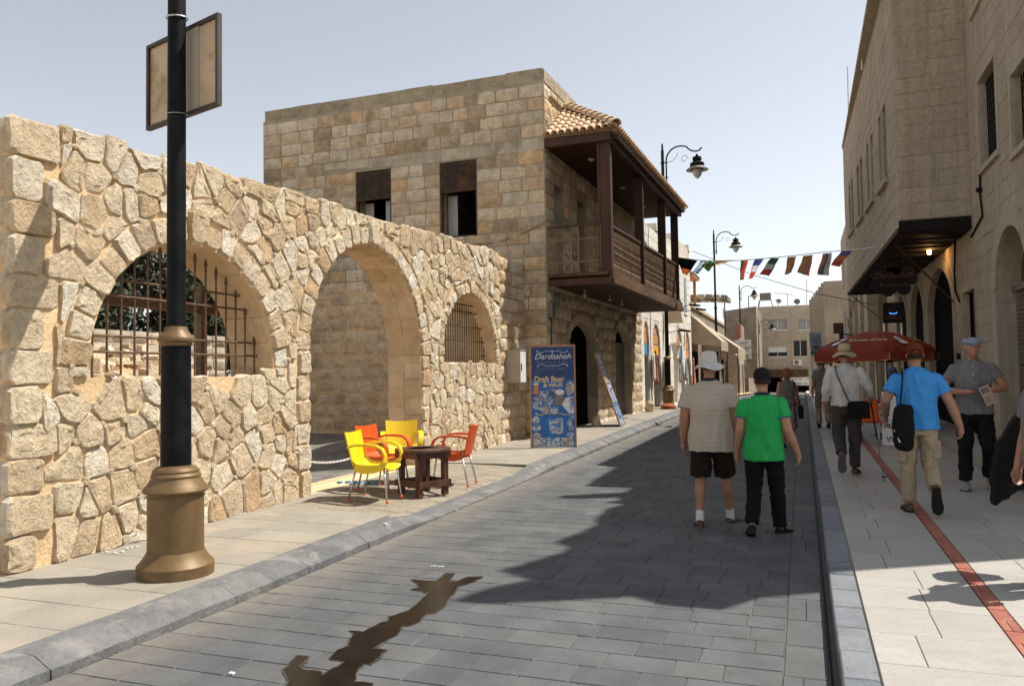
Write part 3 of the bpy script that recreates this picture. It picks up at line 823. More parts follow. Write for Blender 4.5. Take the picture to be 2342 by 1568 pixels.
lining(A1, P, WT, M_dress, gw, 13, 1, A1.sill); lining(A2, P, WT, M_dress, gw, 15, 2, .1); lining(A3, P, WT, M_dress, gw, 11, 1, A3.sill)
# grilles
def grille(o, pitch, rails, x, label, spear=True):
    t = thing('window_grille', label, 'grille', (x, o.c, o.sill))
    n = int((o.ub-o.ua)/pitch); 
    for i in range(n):
        u = o.ua+.07+i*(o.ub-o.ua-.14)/(n-1); zt = o.top(u)-.17
        if zt < o.sill+.2: continue
        mb = MB(); mb.tube([(x, u, o.sill-.03), (x, u, zt)], .011, 8)
        if spear: mb.lathe([(.013, 0), (.02, .02), (.012, .035), (.028, .075), (.016, .12), (.002, .16)], 6, Matrix.Translation((x, u, zt)) @ Matrix.Diagonal((.5, 1, 1, 1)))
        mb.build('grille_bar', M_iron, t)
    for z in rails:
        s = o.span(z)
        if s: MB().tube([(x+.004, s[0]+.02, z), (x+.004, s[1]-.02, z)], .0125, 8).build('grille_rail', M_iron, t)
    return t
za = lambda py: onx(407, py, -6.12).z
grille(A1, .152, [za(658), za(692), za(776), za(809)], -6.12, 'rusty spear-topped window grille in the big arch behind the lamp post')
zb = lambda py: onx(1070, py, -6.12).z
grille(A3, .105, [zb(715), zb(748), zb(780), zb(812), 3.0], -6.12, 'narrow-barred rusty grille in the small arch next to the meter box', spear=False)
# dark gate frame seen behind the first arch
gf = thing('steel_frame', 'dark brown steel posts and beam standing behind the large grilled arch', 'frame', (-6.75, 6.5, 1.5))
for yy in (5.75, 7.55): MB().box(-6.79, -6.71, yy-.05, yy+.05, .1, 2.75).build('post', M_iron, gf)
MB().box(-6.78, -6.72, 4.9, 8.3, 2.42, 2.55).build('beam', M_iron, gf)
MB().box(-6.80, -6.70, 4.9, 8.2, 1.50, 1.66).build('sill_board', M_iron, gf)
# ================================================================== OLD STONE HOUSE
def louvre(t, P, u0, u1, z0, z1, out, n=8, name='shutter_slat', mat=None):
    for i in range(n):
        z = z0+(z1-z0)*(i+.5)/n
        MB().hexa([P.p(u0, z-.03, out), P.p(u1, z-.03, out), P.p(u1, z-.024, out-.02), P.p(u0, z-.024, out-.02)],
                  [P.p(u0, z+.004, out+.012), P.p(u1, z+.004, out+.012), P.p(u1, z+.012, out-.012), P.p(u0, z+.012, out-.012)]).build(name, mat or M_rust, t)
def pbox(P, u0, u1, z0, z1, o0, o1):
    return MB().hexa([P.p(u0, z0, o0), P.p(u1, z0, o0), P.p(u1, z0, o1), P.p(u0, z0, o1)], [P.p(u0, z1, o0), P.p(u1, z1, o0), P.p(u1, z1, o1), P.p(u0, z1, o1)])
HT = 8.52
house = thing('stone_house', 'old two storey weathered ashlar house with rusty shutters beside a wooden balcony', 'house', (-9, 20, .1))
PS = Plane((-5.5, 17.3, 0), (0, -1, 0)); PF = Plane((-5.5, 17.3, 0), (1, -.027, 0))
w1 = Opening(-4.98-.08, -4.05, 5.05, 6.86); w2 = Opening(-2.70, -1.72, 4.98, 6.84)
W1 = wall_core('side_wall', M_ashm, house, PS, -7.9, 0, -.2, HT, [w1, w2], .5)
fo = [Opening(1.7, 4.15, .0, 2.52, .46, .3), Opening(6.2, 8.3, .0, 2.62, .48, .3)] + [Opening(a, b, 3.92, 6.2) for a, b in ((.62, 1.4), (2.5, 3.4), (5.2, 6.1), (7.6, 8.5))]
wall_core('street_wall', M_ashm, house, PF, .5, 10.0, -.2, HT, fo, .55)
mb = MB(); mb.box(-13.38, -6.1, 17.85, 27.2, -.2, HT-.2); 
inner = MB(); inner.quad((-13.3, 27.2, -.2), (-5.5, 27.2, -.2), (-5.5, 27.2, HT), (-13.3, 27.2, HT)); inner.quad((-13.3, 17.8, -.2), (-13.3, 27.2, -.2), (-13.3, 27.2, HT), (-13.3, 17.8, HT))
inner.quad((-13.3, 17.6, HT-.3), (-5.4, 17.6, HT-.3), (-5.4, 27.2, HT-.3), (-13.3, 27.2, HT-.3)); inner.quad((-13.3, 17.8, 3.8), (-6.05, 17.8, 3.8), (-6.05, 27.2, 3.8), (-13.3, 27.2, 3.8))
for xx in (-8.9,): inner.quad((xx, 17.8, 0), (xx, 27.2, 0), (xx, 27.2, HT-.3), (xx, 17.8, HT-.3))
inner.build('inner_wall', M_ashm, house)
rh = random.Random(31)
band = Opening(-6.0, 0.2, 6.86, 7.16)
ops_s = [w1, w2, band]
blk = course_blocks(PS, -7.9, -.01, .0, 8.44, .318, .34, .66, ops_s, depth=.10, gap=.016, proud=.044, r=rh, jit=.010)
blk = [t for t in blk if not (t[1].translation.x > -8 and t[1].translation.z < .25)]
blk2 = course_blocks(PF, .012, 9.95, .05, 8.44, .318, .34, .62, fo, depth=.09, gap=.014, proud=.036, ring=.26, r=rh, jit=.009)
low = [t for t in blk if t[1].translation.z < 3.9]
emit_blocks(low, 'rubble_block', M_warm, house, 230, 'lower_rubble_blocks')
emit_blocks([t for t in blk if t[1].translation.z >= 3.9]+blk2, 'stone_block', M_ash, house, 300, 'upper_stone_blocks')
pbox(PS, -7.9, -.6, .0, 3.98, .002, .010).build('lower_mortar', M_mortar, house)
# concrete lintel band and parapet
for i in range(9):
    a = -6.0+i*6.0/9; pbox(PS, a+.004, a+6.0/9-.004, 6.87+.12*max(0, 1-i/3), 7.155, -.05, .012+.004*rh.random()).build('lintel_slab', M_conc, house)
i = 0; u = -7.86
while u < -.05:
    L = rh.uniform(.7, 1.1); b = min(u+L, 0); h = rh.uniform(-.03, .03)
    pbox(PS, u, b-.005, 8.50, 8.80+h*.5, -.3, -.02+rh.uniform(0, .02)).build('parapet_slab', M_conc2, house)
    u = b
u = .02
while u < 9.9:
    L = rh.uniform(.7, 1.1); b = min(u+L, 9.95)
    pbox(PF, u, b-.005, 8.48, 8.78+rh.uniform(-.02, .02), -.3, .01+rh.uniform(0, .012)).build('parapet_slab', M_conc2, house); u = b
# voussoirs of the street doors
for o in fo[:2]:
    n = 9
    for k in range(n):
        t0, t1 = PI*k/n, PI*(k+1)/n; q = []
        for t, rad in ((t0, 0), (t1, 0), (t1, .26), (t0, .26)):
            uu = o.c-(o.r+rad)*math.cos(t)
            q.append((uu, o.spring+(o.arch+rad*1.0)*math.sin(t)))
        V, F = rubble_stone(q, PF, rh, .01, .03, rg=.002, rough=.004); m_ = MB(); m_.add(V, F); m_.build('voussoir', M_ash, house)
# stone piers beside the street doors
for yy, x1 in ((PF.p(4.30, 0).y, .32), (PF.p(8.45, 0).y, .32)):
    u = PF.uy(yy)
# side windows
for o, full in ((w1, 0), (w2, 1)):
    f = MB()
    for a, b, c, d in ((o.ua, o.ua+.05, o.sill, o.spring), (o.ub-.05, o.ub, o.sill, o.spring), (o.ua, o.ub, o.spring-.05, o.spring), (o.ua, o.ub, o.sill, o.sill+.05)):
        f.hexa([PS.p(a, c, -.12), PS.p(b, c, -.12), PS.p(b, c, -.04), PS.p(a, c, -.04)], [PS.p(a, d, -.12), PS.p(b, d, -.12), PS.p(b, d, -.04), PS.p(a, d, -.04)])
    win = f.build('window', M_rust, house)
    zs = o.spring-.70; mid = o.c; wd = (o.ub-o.ua)/4
    for j in range(4):
        a = o.ua+wd*j+.03; b = o.ua+wd*(j+1)-.02
        p_ = pbox(PS, a-.02, b+.02, zs, o.spring-.02, -.06, -.025); p_.build('shutter_leaf', M_rust, win)
        for k in range(8):
            z = zs+.07+k*.072
            pbox(PS, a+.03, b-.03, z, z+.03, -.026, -.006).build('shutter_louvre', M_rust, win)
    pbox(PS, o.ua, o.ub, zs-.05, zs, -.07, 0).build('shutter_rail', M_rust, win)
    pbox(PS, o.ua+.05, o.ua+.30, o.sill+.05, zs-.05, -.40, -.37).build('casement', M_curtain, win)
    if not full: pbox(PS, o.ub-.30, o.ub-.05, o.sill+.05, zs-.05, -.30, -.27).build('casement', M_curtain, win)
# door openings at balcony and street level; near-black sheets paint the shade inside
for k, o in enumerate(fo):
    up = k > 1
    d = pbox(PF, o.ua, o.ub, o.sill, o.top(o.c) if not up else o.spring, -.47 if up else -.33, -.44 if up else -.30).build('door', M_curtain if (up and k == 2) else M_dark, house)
    if up:
        pbox(PF, o.ua, o.ua+.07, o.sill, o.spring, -.3, -.22).build('door_frame', M_boxm, d); pbox(PF, o.ub-.07, o.ub, o.sill, o.spring, -.3, -.22).build('door_frame', M_boxm, d)
# roller slats in second door
d = pbox(PF, fo[1].ua, fo[1].ub, 0, 2.62, -.29, -.26).build('roller_shutter', M_shut, house)
for i in range(24): pbox(PF, fo[1].ua, fo[1].ub, .15+i*.1, .15+i*.1+.07, -.26, -.245).build('shutter_slat', M_shut, d)
# fallen stone blocks by the far corner
for yy, s in ((20.15, .26), (26.9, .36)):
    m_ = MB(); r = random.Random(int(yy*10)); x = -5.5+.027*(yy-17.3)+.2
    m_.lathe([(.01, 0), (s*.45, .0), (s*.5, s*.3), (s*.42, s*.8), (s*.2, s*1.1), (.01, s*1.12)], 8)
    m_.v = [(vx+r.uniform(-.03, .03), vy+r.uniform(-.03, .03), vz) for vx, vy, vz in m_.v]
    o = m_.build('boulder', M_ash, None, label='rough pale boulder at the far corner of the stone house' if yy > 22 else 'rough brown boulder at the foot of the leaning poster', cat='boulder', group='boulders along the house front')
    o.location = (x+.1, yy, gz(yy)+.11)
# hanging cable on the side corner
MB().tube([PF.p(.12, z, .05) for z in (3.1, 2.6, 2.0, 1.2, .5)], .012, 5).build('cable', M_black, house)
pbox(PF, .02, .22, 2.95, 3.3, .02, .12).build('junction_box', M_shut, house)
mbw = MB(); mbw.tube([PS.p(-2.6+2.6*t, 4.9+.25*t-.25*math.sin(PI*t), .03) for t in [i/12 for i in range(13)]], .006, 4); mbw.build('wire', M_black, house)

# ================================================================== WOODEN BALCONY (part of the house, but roofed structure of its own)
BX = lambda y: -4.0+.027*(y-17.4)
FX = lambda y: -5.5+.027*(y-17.3)
PB = Plane((-4.0, 17.4, 0), (1, -.027, 0)); Y0, Y1 = 17.36, 26.5; L = Y1-Y0
fl = MB(); fl.hexa([(FX(Y0)+.03, Y0, 3.72), (BX(Y0), Y0, 3.72), (BX(Y1), Y1, 3.72), (FX(Y1)+.03, Y1, 3.72)], [(FX(Y0)+.03, Y0, 3.88), (BX(Y0), Y0, 3.88), (BX(Y1), Y1, 3.9), (FX(Y1)+.03, Y1, 3.9)])
bal = fl.build('balcony', M_soffit, house)
E = []
def bpart(mb, name, mat, smooth=False): return mb.build(name, mat, bal, smooth)
m_ = MB(); m_.hexa([(BX(Y0)-.02, Y0-.06, 3.66), (BX(Y0)+.10, Y0-.06, 3.66), (BX(Y1)+.10, Y1, 3.66), (BX(Y1)-.02, Y1, 3.66)], [(BX(Y0)-.02, Y0-.06, 3.78), (BX(Y0)+.10, Y0-.06, 3.78), (BX(Y1)+.10, Y1, 3.78), (BX(Y1)-.02, Y1, 3.78)]); bpart(m_, 'lower_fascia', M_woodb)
m_ = MB(); m_.hexa([(BX(Y0)-.02, Y0-.04, 3.79), (BX(Y0)+.06, Y0-.04, 3.79), (BX(Y1)+.06, Y1, 3.79), (BX(Y1)-.02, Y1, 3.79)], [(BX(Y0)-.02, Y0-.04, 3.94), (BX(Y0)+.06, Y0-.04, 3.94), (BX(Y1)+.06, Y1, 3.96), (BX(Y1)-.02, Y1, 3.96)]); bpart(m_, 'upper_fascia', M_woodb)
m_ = MB(); m_.box(-5.46, -3.98, Y0-.12, Y0-.03, 3.66, 3.80); bpart(m_, 'end_beam', M_wood)
m_ = MB(); m_.box(-5.46, -4.05, Y0-.10, Y0+.06, 3.86, 3.94); bpart(m_, 'end_plank', M_woodb)
for yy in [Y0+.6+i*.9 for i in range(10)]:
    m_ = MB(); m_.box(FX(yy)+.05, BX(yy)-.03, yy-.44, yy+.455, 3.69, 3.717); bpart(m_, 'soffit_board', M_soffit)
for yy, w in ((17.5, .26), (21.0, .2), (24.15, .2), (26.35, .2)):
    m_ = MB(); x = BX(yy)-.12; m_.box(x-w/2, x+w/2, yy-w/2, yy+w/2, 3.93, 6.92)
    m_.box(x-w/2-.03, x+w/2+.03, yy-w/2-.03, yy+w/2+.03, 3.935, 4.05); m_.box(x-w/2-.02, x-w/2+.03, yy-w/2-.02, yy-w/2+.03, 4.05, 6.9); m_.box(x+w/2-.03, x+w/2+.02, yy-w/2-.02, yy-w/2+.03, 4.05, 6.9)
    bpart(m_, 'post', M_wood)
# street side railing
segs = [(17.66, 20.88), (21.12, 24.03), (24.27, 26.24)]
zr_ = lambda y: 5.04+.02*(y-17.4)
for a, b in segs:
    m_ = MB(); m_.beam((BX(a)-.1, a, zr_(a)), (BX(b)-.1, b, zr_(b)), .09, .06); bpart(m_, 'handrail', M_wood)
    for dz in (-.27, -.80, -1.04):
        m_ = MB(); m_.beam((BX(a)-.1, a, zr_(a)+dz), (BX(b)-.1, b, zr_(b)+dz), .016, .018); bpart(m_, 'rail_bar', M_orn)
    n = max(2, round((b-a)/.95)); 
    for i in range(n+1):
        y = a+(b-a)*i/n; m_ = MB(); m_.box(BX(y)-.125, BX(y)-.085, y-.02, y+.02, 3.95, zr_(y)); bpart(m_, 'baluster_post', M_iron)
    n = int((b-a)/.115)
    for i in range(n):   # ornamented cast balusters
        y = a+(b-a)*(i+.5)/n; x = BX(y)-.1; z0 = 3.97; m_ = MB()
        m_.tube([(x, y, z0), (x, y, zr_(y)-.02)], .012, 4, cap=False)
        for zc, rz_, rx in ((zr_(y)-.14, .10, .042), (z0+.12, .10, .042)):
            m_.tube([(x, y+rx*math.sin(t*PI/5), zc-rz_*math.cos(t*PI/5)) for t in range(11)], .011, 4, cap=False)
        for zc in (4.45, 4.62): m_.tube([(x, y, zc-.05), (x, y, zc), (x, y, zc+.05)], [.006, .028, .006], 5, cap=False)
        bpart(m_, 'baluster', M_orn)
# near end railing
for z in (5.03, ): 
    m_ = MB(); m_.beam((-5.47, Y0, z), (-4.2, Y0, z+.02), .05, .05, ); bpart(m_, 'handrail', M_wood)
for z in (4.72, 4.2):
    m_ = MB(); m_.beam((-5.47, Y0, z), (-4.2, Y0, z), .02, .03); bpart(m_, 'rail_bar', M_orn)
for i in range(8):
    x = -5.45+i*.175; m_ = MB(); m_.tube([(x, Y0, 3.93), (x, Y0, 5.02)], .013, 5)
    if i < 7:
        for zc, s in ((4.55, 1), (4.36, -1)):
            m_.tube([(x+.09+.05*s*math.cos(t*.55)*(1-t/14), Y0, zc+.07*math.sin(t*.55)*(1-t/14)) for t in range(11)], .005, 4)
    bpart(m_, 'baluster', M_orn)
# ceiling, eave beams, lights
zc = 6.9
m_ = MB(); m_.hexa([(FX(Y0)+.03, Y0, zc), (BX(Y0)-.02, Y0, zc), (BX(Y1)-.02, Y1, zc), (FX(Y1)+.03, Y1, zc)], [(FX(Y0)+.03, Y0, zc+.03), (BX(Y0)-.02, Y0, zc+.03), (BX(Y1)-.02, Y1, zc+.03), (FX(Y1)+.03, Y1, zc+.03)]); bpart(m_, 'ceiling', M_soffit)
yy = Y0+.2
while yy < Y1:
    m_ = MB(); m_.box(FX(yy)+.05, BX(yy)-.03, yy, yy+.135, zc-.012, zc-.001); bpart(m_, 'ceiling_board', M_soffit); yy += .145
m_ = MB(); m_.hexa([(BX(Y0)-.02, Y0-.05, 6.86), (BX(Y0)+.08, Y0-.05, 6.86), (BX(Y1)+.08, Y1+.1, 6.86), (BX(Y1)-.02, Y1+.1, 6.86)], [(BX(Y0)-.02, Y0-.05, 7.06), (BX(Y0)+.08, Y0-.05, 7.06), (BX(Y1)+.08, Y1+.1, 7.06), (BX(Y1)-.02, Y1+.1, 7.06)]); bpart(m_, 'eave_beam', M_wood)
m_ = MB(); m_.box(-5.47, -3.93, Y0-.12, Y0-.02, 6.9, 7.1); bpart(m_, 'eave_beam', M_wood)
for i in range(60):
    y = Y0+.1+i*(L)/60; m_ = MB(); m_.box(BX(y)+.085, BX(y)+.2, y, y+.06, 6.97, 7.03); bpart(m_, 'rafter_tail', M_wood)
for yy in (18.6, 21.8, 24.6):
    m_ = MB(); m_.lathe([(.09, 0), (.07, -.03), (.03, -.05)], 12, Matrix.Translation(((FX(yy)+BX(yy))/2, yy, zc-.015))); bpart(m_, 'ceiling_light', M_boxm)
for x, yy in ((-4.9, 18.4), (-4.6, 19.8), (-4.6, 21.2)):
    m_ = MB(); m_.lathe([(.02, 0), (.02, -.12), (.06, -.12), (.05, -.16)], 8, Matrix.Translation((x, yy, 3.66))); bpart(m_, 'lamp_fitting', M_boxm)
# tiled roof: hip near end + street slope
ZE, ZR = 7.13, 8.28; YH = 18.9
def tile_run(p0, p1, r=.075, n=None):
    """a run of overlapping half-round tiles from the eave p0 up to p1"""
    p0, p1 = Vector(p0), Vector(p1); d = p1-p0; Ld = d.length
    n = max(1, round(Ld/.28)); d.normalize(); sd = d.cross(Z3).normalized(); up = sd.cross(d)
    for i in range(n):
        a = p0+d*(Ld*i/n-.02); b = p0+d*(Ld*(i+1)/n+.02); ra, rb = r*1.08, r*.86; la, lb = .022, .004
        vs = []
        for p, rad, lift in ((a, ra, la), (b, rb, lb)):
            for k in range(7):
                t = PI*k/6; vs.append(p+sd*math.cos(t)*rad+up*(math.sin(t)*rad+lift))
        for p, rad, lift in ((a, ra-.016, la), ):
            for k in range(7):
                t = PI*k/6; vs.append(p+sd*math.cos(t)*rad+up*(math.sin(t)*rad+lift))
        fs = [(k, k+1, k+8, k+7) for k in range(6)]+[(k+1, k, k+14, k+15) for k in range(6)]
        TILES.append((vs, fs))
TILES = []
# underlay
m_ = MB(); ex = .22
m_.add([(FX(Y0)+.02, Y0-.2, ZE), (BX(Y0)+ex, Y0-.2, ZE), (FX(YH)+.02, YH, ZR)], [(0, 1, 2)])
m_.add([(BX(Y0)+ex, Y0-.2, ZE), (BX(Y1)+ex, Y1+.3, ZE), (FX(Y1)+.02, Y1+.3, ZR), (FX(YH)+.02, YH, ZR)], [(0, 1, 2, 3)])
m_.add([(BX(Y1)+ex, Y1+.3, ZE-.02), (BX(Y0)+ex, Y0-.2, ZE-.02), (FX(Y0)+.02, Y0-.2, ZE-.02), (FX(Y1), Y1+.3, ZE-.02)], [(0, 1, 2, 3)])
bpart(m_, 'roof_underlay', M_tile)
A0 = Vector((FX(Y0)+.02, Y0-.2, ZE)); A1 = Vector((BX(Y0)+ex, Y0-.2, ZE)); AP = Vector((FX(YH)+.02, YH, ZR))
n = 10
for i in range(n):
    x = A0.x+.1+(A1.x-A0.x-.15)*i/(n-1); t = 1-(x-A0.x)/(A1.x-A0.x)
    tile_run((x, Y0-.2, ZE+.02), (x+(AP.x-x)*.0, Y0-.2+(YH-Y0+.2)*max(.08, t), ZE+.02+(ZR-ZE)*max(.08, t)))
n = 54
for i in range(n):
    y = Y0-.1+(Y1+.3-Y0)*i/(n-1); t = 1 if y > YH else max(.08, (y-Y0+.2)/(YH-Y0+.2))
    xa = BX(y)+ex; xb = FX(y)+.05
    tile_run((xa, y, ZE+.02), (xa+(xb-xa)*t, y, ZE+.02+(ZR-ZE)*t))
tile_run(A1+Vector((0, 0, .05)), AP+Vector((0, 0, .08)), .13)
# nearest 300 tiles singly, the rest together
TILES.sort(key=lambda t: camdist(t[0][0])); rest = MB()
for k, (v, f) in enumerate(TILES):
    if k < 298: m_ = MB(); m_.add(v, f); m_.build('roof_tile', M_tile, bal, True, angle=40)
    else: rest.add(v, f)
rest.build('far_roof_tiles', M_tile, bal, True, angle=40, kind='stuff')
MB().tube([onx(1316, 262, -5.6), onx(1345, 266, -5.3)], .035, 6).build('roof_spout', M_black, house)

# ================================================================== POSTER BOARDS
M_poster = plain('blue_poster_print', srgb(0, 96, 172), .35, var=.35, scale=4)
M_posterd = plain('deep_blue_print', srgb(0, 50, 112), .35, var=.4, scale=7)
M_frame = plain('varnished_pine_frame', (.42,.20,.08), .5, var=.25, stretch=(1,1,.2))
M_pwhite = plain('white_print', (.70,.71,.72), .4); M_pgold = plain('gold_print', (.68,.52,.22), .4, var=.3, scale=30)
M_pgrey = plain('faded_grey_print', (.20,.22,.22), .5); M_por = plain('orange_print', (.60,.19,.05), .4)
def mosaic(name, cols, sc):
    m, nt, b = _nodes(name); v = posn(nt); n = noi(nt, v, sc*.55, 2, .5, .6)
    c = ramp(nt, n, [(.2+.6*i/(len(cols)-1), q) for i, q in enumerate(cols)]); nt.links.new(c, b.inputs['Base Color']); b.inputs['Roughness'].default_value = .4; return m
M_photo = mosaic('blue_food_photo', [srgb(30,60,130), srgb(90,150,200), srgb(60,80,150), srgb(190,205,215), srgb(120,120,150), srgb(50,110,170)], 18)
M_photo2 = mosaic('pale_food_photo', [srgb(60,90,150), srgb(200,205,200), srgb(140,110,110), srgb(120,170,200), srgb(220,222,215)], 22)
def board(loc, ang, lean, label, w=.9, h=2.02, mirror=False):
    t = thing('poster_board', label, 'poster', loc)
    M = Matrix.Translation(Vector(loc)) @ Matrix.Rotation(ang, 4, 'Z') @ Matrix.Rotation(-lean, 4, 'X')
    def bx(x0, x1, y0, y1, z0, z1, name, mat, par=None): 
        m_ = MB(); m_.box(x0, x1, y0, y1, z0, z1, M); return m_.build(name, mat, par or t)
    p = bx(-w/2+.03, w/2-.03, 0, .012, .01, h-.03, 'poster_sheet', M_poster)
    for a in (-w/2, w/2-.03): bx(a, a+.03, -.012, .03, 0, h, 'frame_rail', M_frame)
    bx(-w/2+.031, w/2-.031, -.012, .03, h-.045, h, 'frame_rail', M_frame)
    for a in ((-w/2+.04, w/2-.08) if lean < .2 else ()): # back struts
        m_ = MB(); q0 = M @ Vector((a, .03, h*.95)); q1 = Vector((*(M @ Vector((a, .03, 0))).xy, loc[2]))+(Matrix.Rotation(ang, 4, 'Z') @ Vector((0, .45, 0))); m_.beam(q0, q1, .03, .03); m_.build('back_strut', M_frame, t)
    def tx(s, size, x, z, mat, **k): return text('lettering', s, size, M @ Matrix.Translation((x, -.004, z)), mat, p, **k)
    def disc(x, z, rx, rz, mat, d=.003, name='printed_plate', n=18):
        m_ = MB(); m_.prism([(x+rx*math.cos(2*PI*i/n), z+rz*math.sin(2*PI*i/n)) for i in range(n)], -d, .001, M); m_.build(name, mat, p)
    def poly(pts, mat, d=.004, name='printed_shape'): m_ = MB(); m_.prism(pts, -d, .001, M); m_.build(name, mat, p)
    def swirl(cx, z, mat, s=1, r=.0045, wd=.26):
        for sg in (-1, 1):
            q = [(cx+sg*(.03+wd*i/14), z+.018*math.sin(i/14*2*PI)*s) for i in range(15)]
            q += [(cx+sg*(.03+wd)+sg*.022*math.sin(k*.8)*(1-k/9), z+.022*(1-math.cos(k*.8))*(1-k/12)*s-0.0) for k in range(1, 8)]
            m_ = MB(); m_.tube([M @ Vector((a, -.004, b)) for a, b in q], r, 4); m_.build('scroll_ornament', mat, p)
        for a in (-.4, 0, .4): 
            m_ = MB(); m_.tube([M @ Vector((cx, -.004, z-.015)), M @ Vector((cx+a*.06, -.004, z+.03*s))], [.008, .003], 4); m_.build('scroll_ornament', mat, p)
    S = h/2.02
    bx(-w/2+.031, w/2-.031, -.0015, 0, h*.66, h-.05, 'dark_print_band', M_posterd, p)
    swirl(0, 1.88*S, M_pwhite); tx('Dardasheh', .165*S, 0, 1.735*S, M_pwhite, shear=.35, spacing=1.0, sx=1.0)
    tx('Restaurant & Bar', .065*S, 0, 1.655*S, M_pgrey, spacing=1.35); swirl(0, 1.615*S, M_pwhite, -1)
    tx('The Only Place in Madaba', .052*S, -.03, 1.525*S, M_pgrey); tx('Serve', .052*S, -.29, 1.465*S, M_pgrey)
    tx('Draft Beer', .165*S, -.07, 1.285*S, M_pgold, offset=.004, sx=.82); tx('& WI-FI', .115*S, .0, 1.18*S, M_pgold, offset=.004)
    poly([(-.37, 1.08*S), (-.29, 1.08*S), (-.28, 1.26*S), (-.38, 1.26*S)], M_por); poly([(-.38, 1.23*S), (-.28, 1.23*S), (-.28, 1.265*S), (-.38, 1.265*S)], M_pwhite, .005)
    disc(-.32, 1.075*S, .09, .03, M_por)
    for x, z, a, b, mt in ((-.12, 1.03, .2, .09, M_photo), (.03, 1.06, .12, .08, M_photo2), (-.27, .96, .11, .05, M_photo2), (-.30, .83, .11, .085, M_photo), (-.16, .74, .10, .07, M_photo2), (.02, .74, .10, .07, M_photo), (-.05, .89, .14, .1, M_photo)): disc(x, z*S, a, b*S, mt)
    poly([(.06, .82*S), (.18, .82*S), (.22, 1.06*S), (.05, 1.06*S)], plain('beer_print', (.20,.155,.12), .4), .006); disc(.135, 1.08*S, .09, .055, M_pwhite, .008)
    # smiling diner printed at the side: hair, face, dress
    disc(.34, 1.17*S, .09, .12, M_photo2, .005, 'printed_hair'); poly([(.27, 1.18*S), (.35, 1.18*S), (.36, 1.05*S), (.31, .99*S), (.27, 1.04*S)], plain('face_print', srgb(170,150,140), .4), .007, 'printed_face')
    poly([(.25, .97*S), (.41, .99*S), (.41, .66*S), (.30, .68*S), (.17, .83*S)], M_pwhite, .006, 'printed_dress'); poly([(.31, .96*S), (.41, .98*S), (.40, .74*S), (.33, .72*S)], M_photo, .008, 'printed_dress')
    swirl(.0, .655*S, M_pgold, 1, .008, .3)
    for x, z, a, b, mt in ((-.34, .54, .075, .075, M_photo2), (-.33, .39, .09, .07, M_photo), (-.33, .24, .09, .055, M_photo2), (.35, .58, .06, .06, M_photo), (.33, .48, .06, .06, M_photo), (.35, .38, .06, .05, M_photo2), (.34, .24, .08, .07, M_photo)): disc(x, z*S, a, b*S, mt)
    poly([(-.09, .57*S), (.19, .57*S), (.19, .26*S), (-.02, .27*S), (-.08, .36*S)], M_photo)
    for k, mt in enumerate((M_photo2, M_photo, M_photo2)): poly([(-.41+k*.275, .02), (-.15+k*.275, .02), (-.15+k*.275, .2*S), (-.41+k*.275, .2*S)], mt)
    return t
b1 = ong(1218, 1024, .12); b2 = ong(1315, 1023, .12); mid = (b1+b2)/2
board((mid.x, mid.y, mid.z), math.atan2(b2.y-b1.y, b2.x-b1.x), R(5), 'large blue poster board in a pine frame leaning beside the meter box')
board((-4.50, 20.6, gz(20.5)+.12), R(95), R(19), 'narrow looking blue poster board leaning between the arched doors seen edge on', w=.95, h=2.05)
# meter box
mb_ = thing('meter_box', 'cream metal electricity box mounted on the stone wall beside the blue poster', 'meter box', (-5.95, 16.25, 1.5))
m_ = MB(); m_.box(-6.32, -5.72, 15.95, 16.32, 1.47, 2.16); m_.build('box_body', M_boxm, mb_)
m_ = MB(); m_.box(-5.718, -5.70, 15.96, 16.31, 1.48, 2.15); dr = m_.build('box_door', M_whitep, mb_)
m_ = MB(); m_.box(-5.70, -5.685, 15.99, 16.02, 1.72, 1.88); m_.build('padlock', M_bronze, dr)
m_ = MB(); m_.box(-6.34, -5.69, 15.93, 16.34, 2.16, 2.18); m_.build('box_top', M_boxm, mb_)
# short recessed masonry between garden wall and house
cw = thing('corner_wall', 'recessed rough stone wall joining the garden wall to the old house', 'wall', (-6.1, 16.3, .1))
PC = Plane((-6.06, 15.24, 0), (1, 0, 0))
m_ = MB(); m_.box(-6.5, -6.07, 15.243, 17.28, -.1, 4.2); m_.build('wall_core', M_mortar, cw)
emit_blocks(course_blocks(PC, .01, 2.03, .1, 4.2, .3, .3, .5, [], depth=.1, gap=.02, proud=.045, r=rh), 'stone_block', M_rubble, cw)
# ================================================================== WHITE SHOP ROW (left, beyond the balcony)
S2 = .02
b2 = thing('shop_building', 'white limestone shop building with four pointed arch doorways beyond the balcony', 'building', (-5.6, 33, .2))
P2 = Plane((-5.22, 27.4, 0), (1, -S2, 0))
o2 = [Opening(.0+.12, 1.0, 0, 2.75, .75, .2), Opening(1.7, 3.1, 0, 2.75, .75, .2), Opening(6.9, 8.3, 0, 2.8, .75, .2), Opening(9.2, 10.5, 0, 2.8, .75, .2)]
zt2 = lambda u: 7.05 if u < 3.2 else (7.3 if u < 7 else 7.55)
wall_core('front_wall', M_whtm, b2, P2, -.4, 11.1, -.2, 7, o2, .5, top=zt2)
r5 = random.Random(8)
bl = course_blocks(P2, -.35, 11.05, .2, 7.0, .34, .45, .7, o2, depth=.06, gap=.008, proud=.01, ring=.0, r=r5, meshes=FLAT_BLOCKS, jit=.004)
emit_blocks(bl, 'stone_block', M_wht, b2, 300, 'stone_blocks')
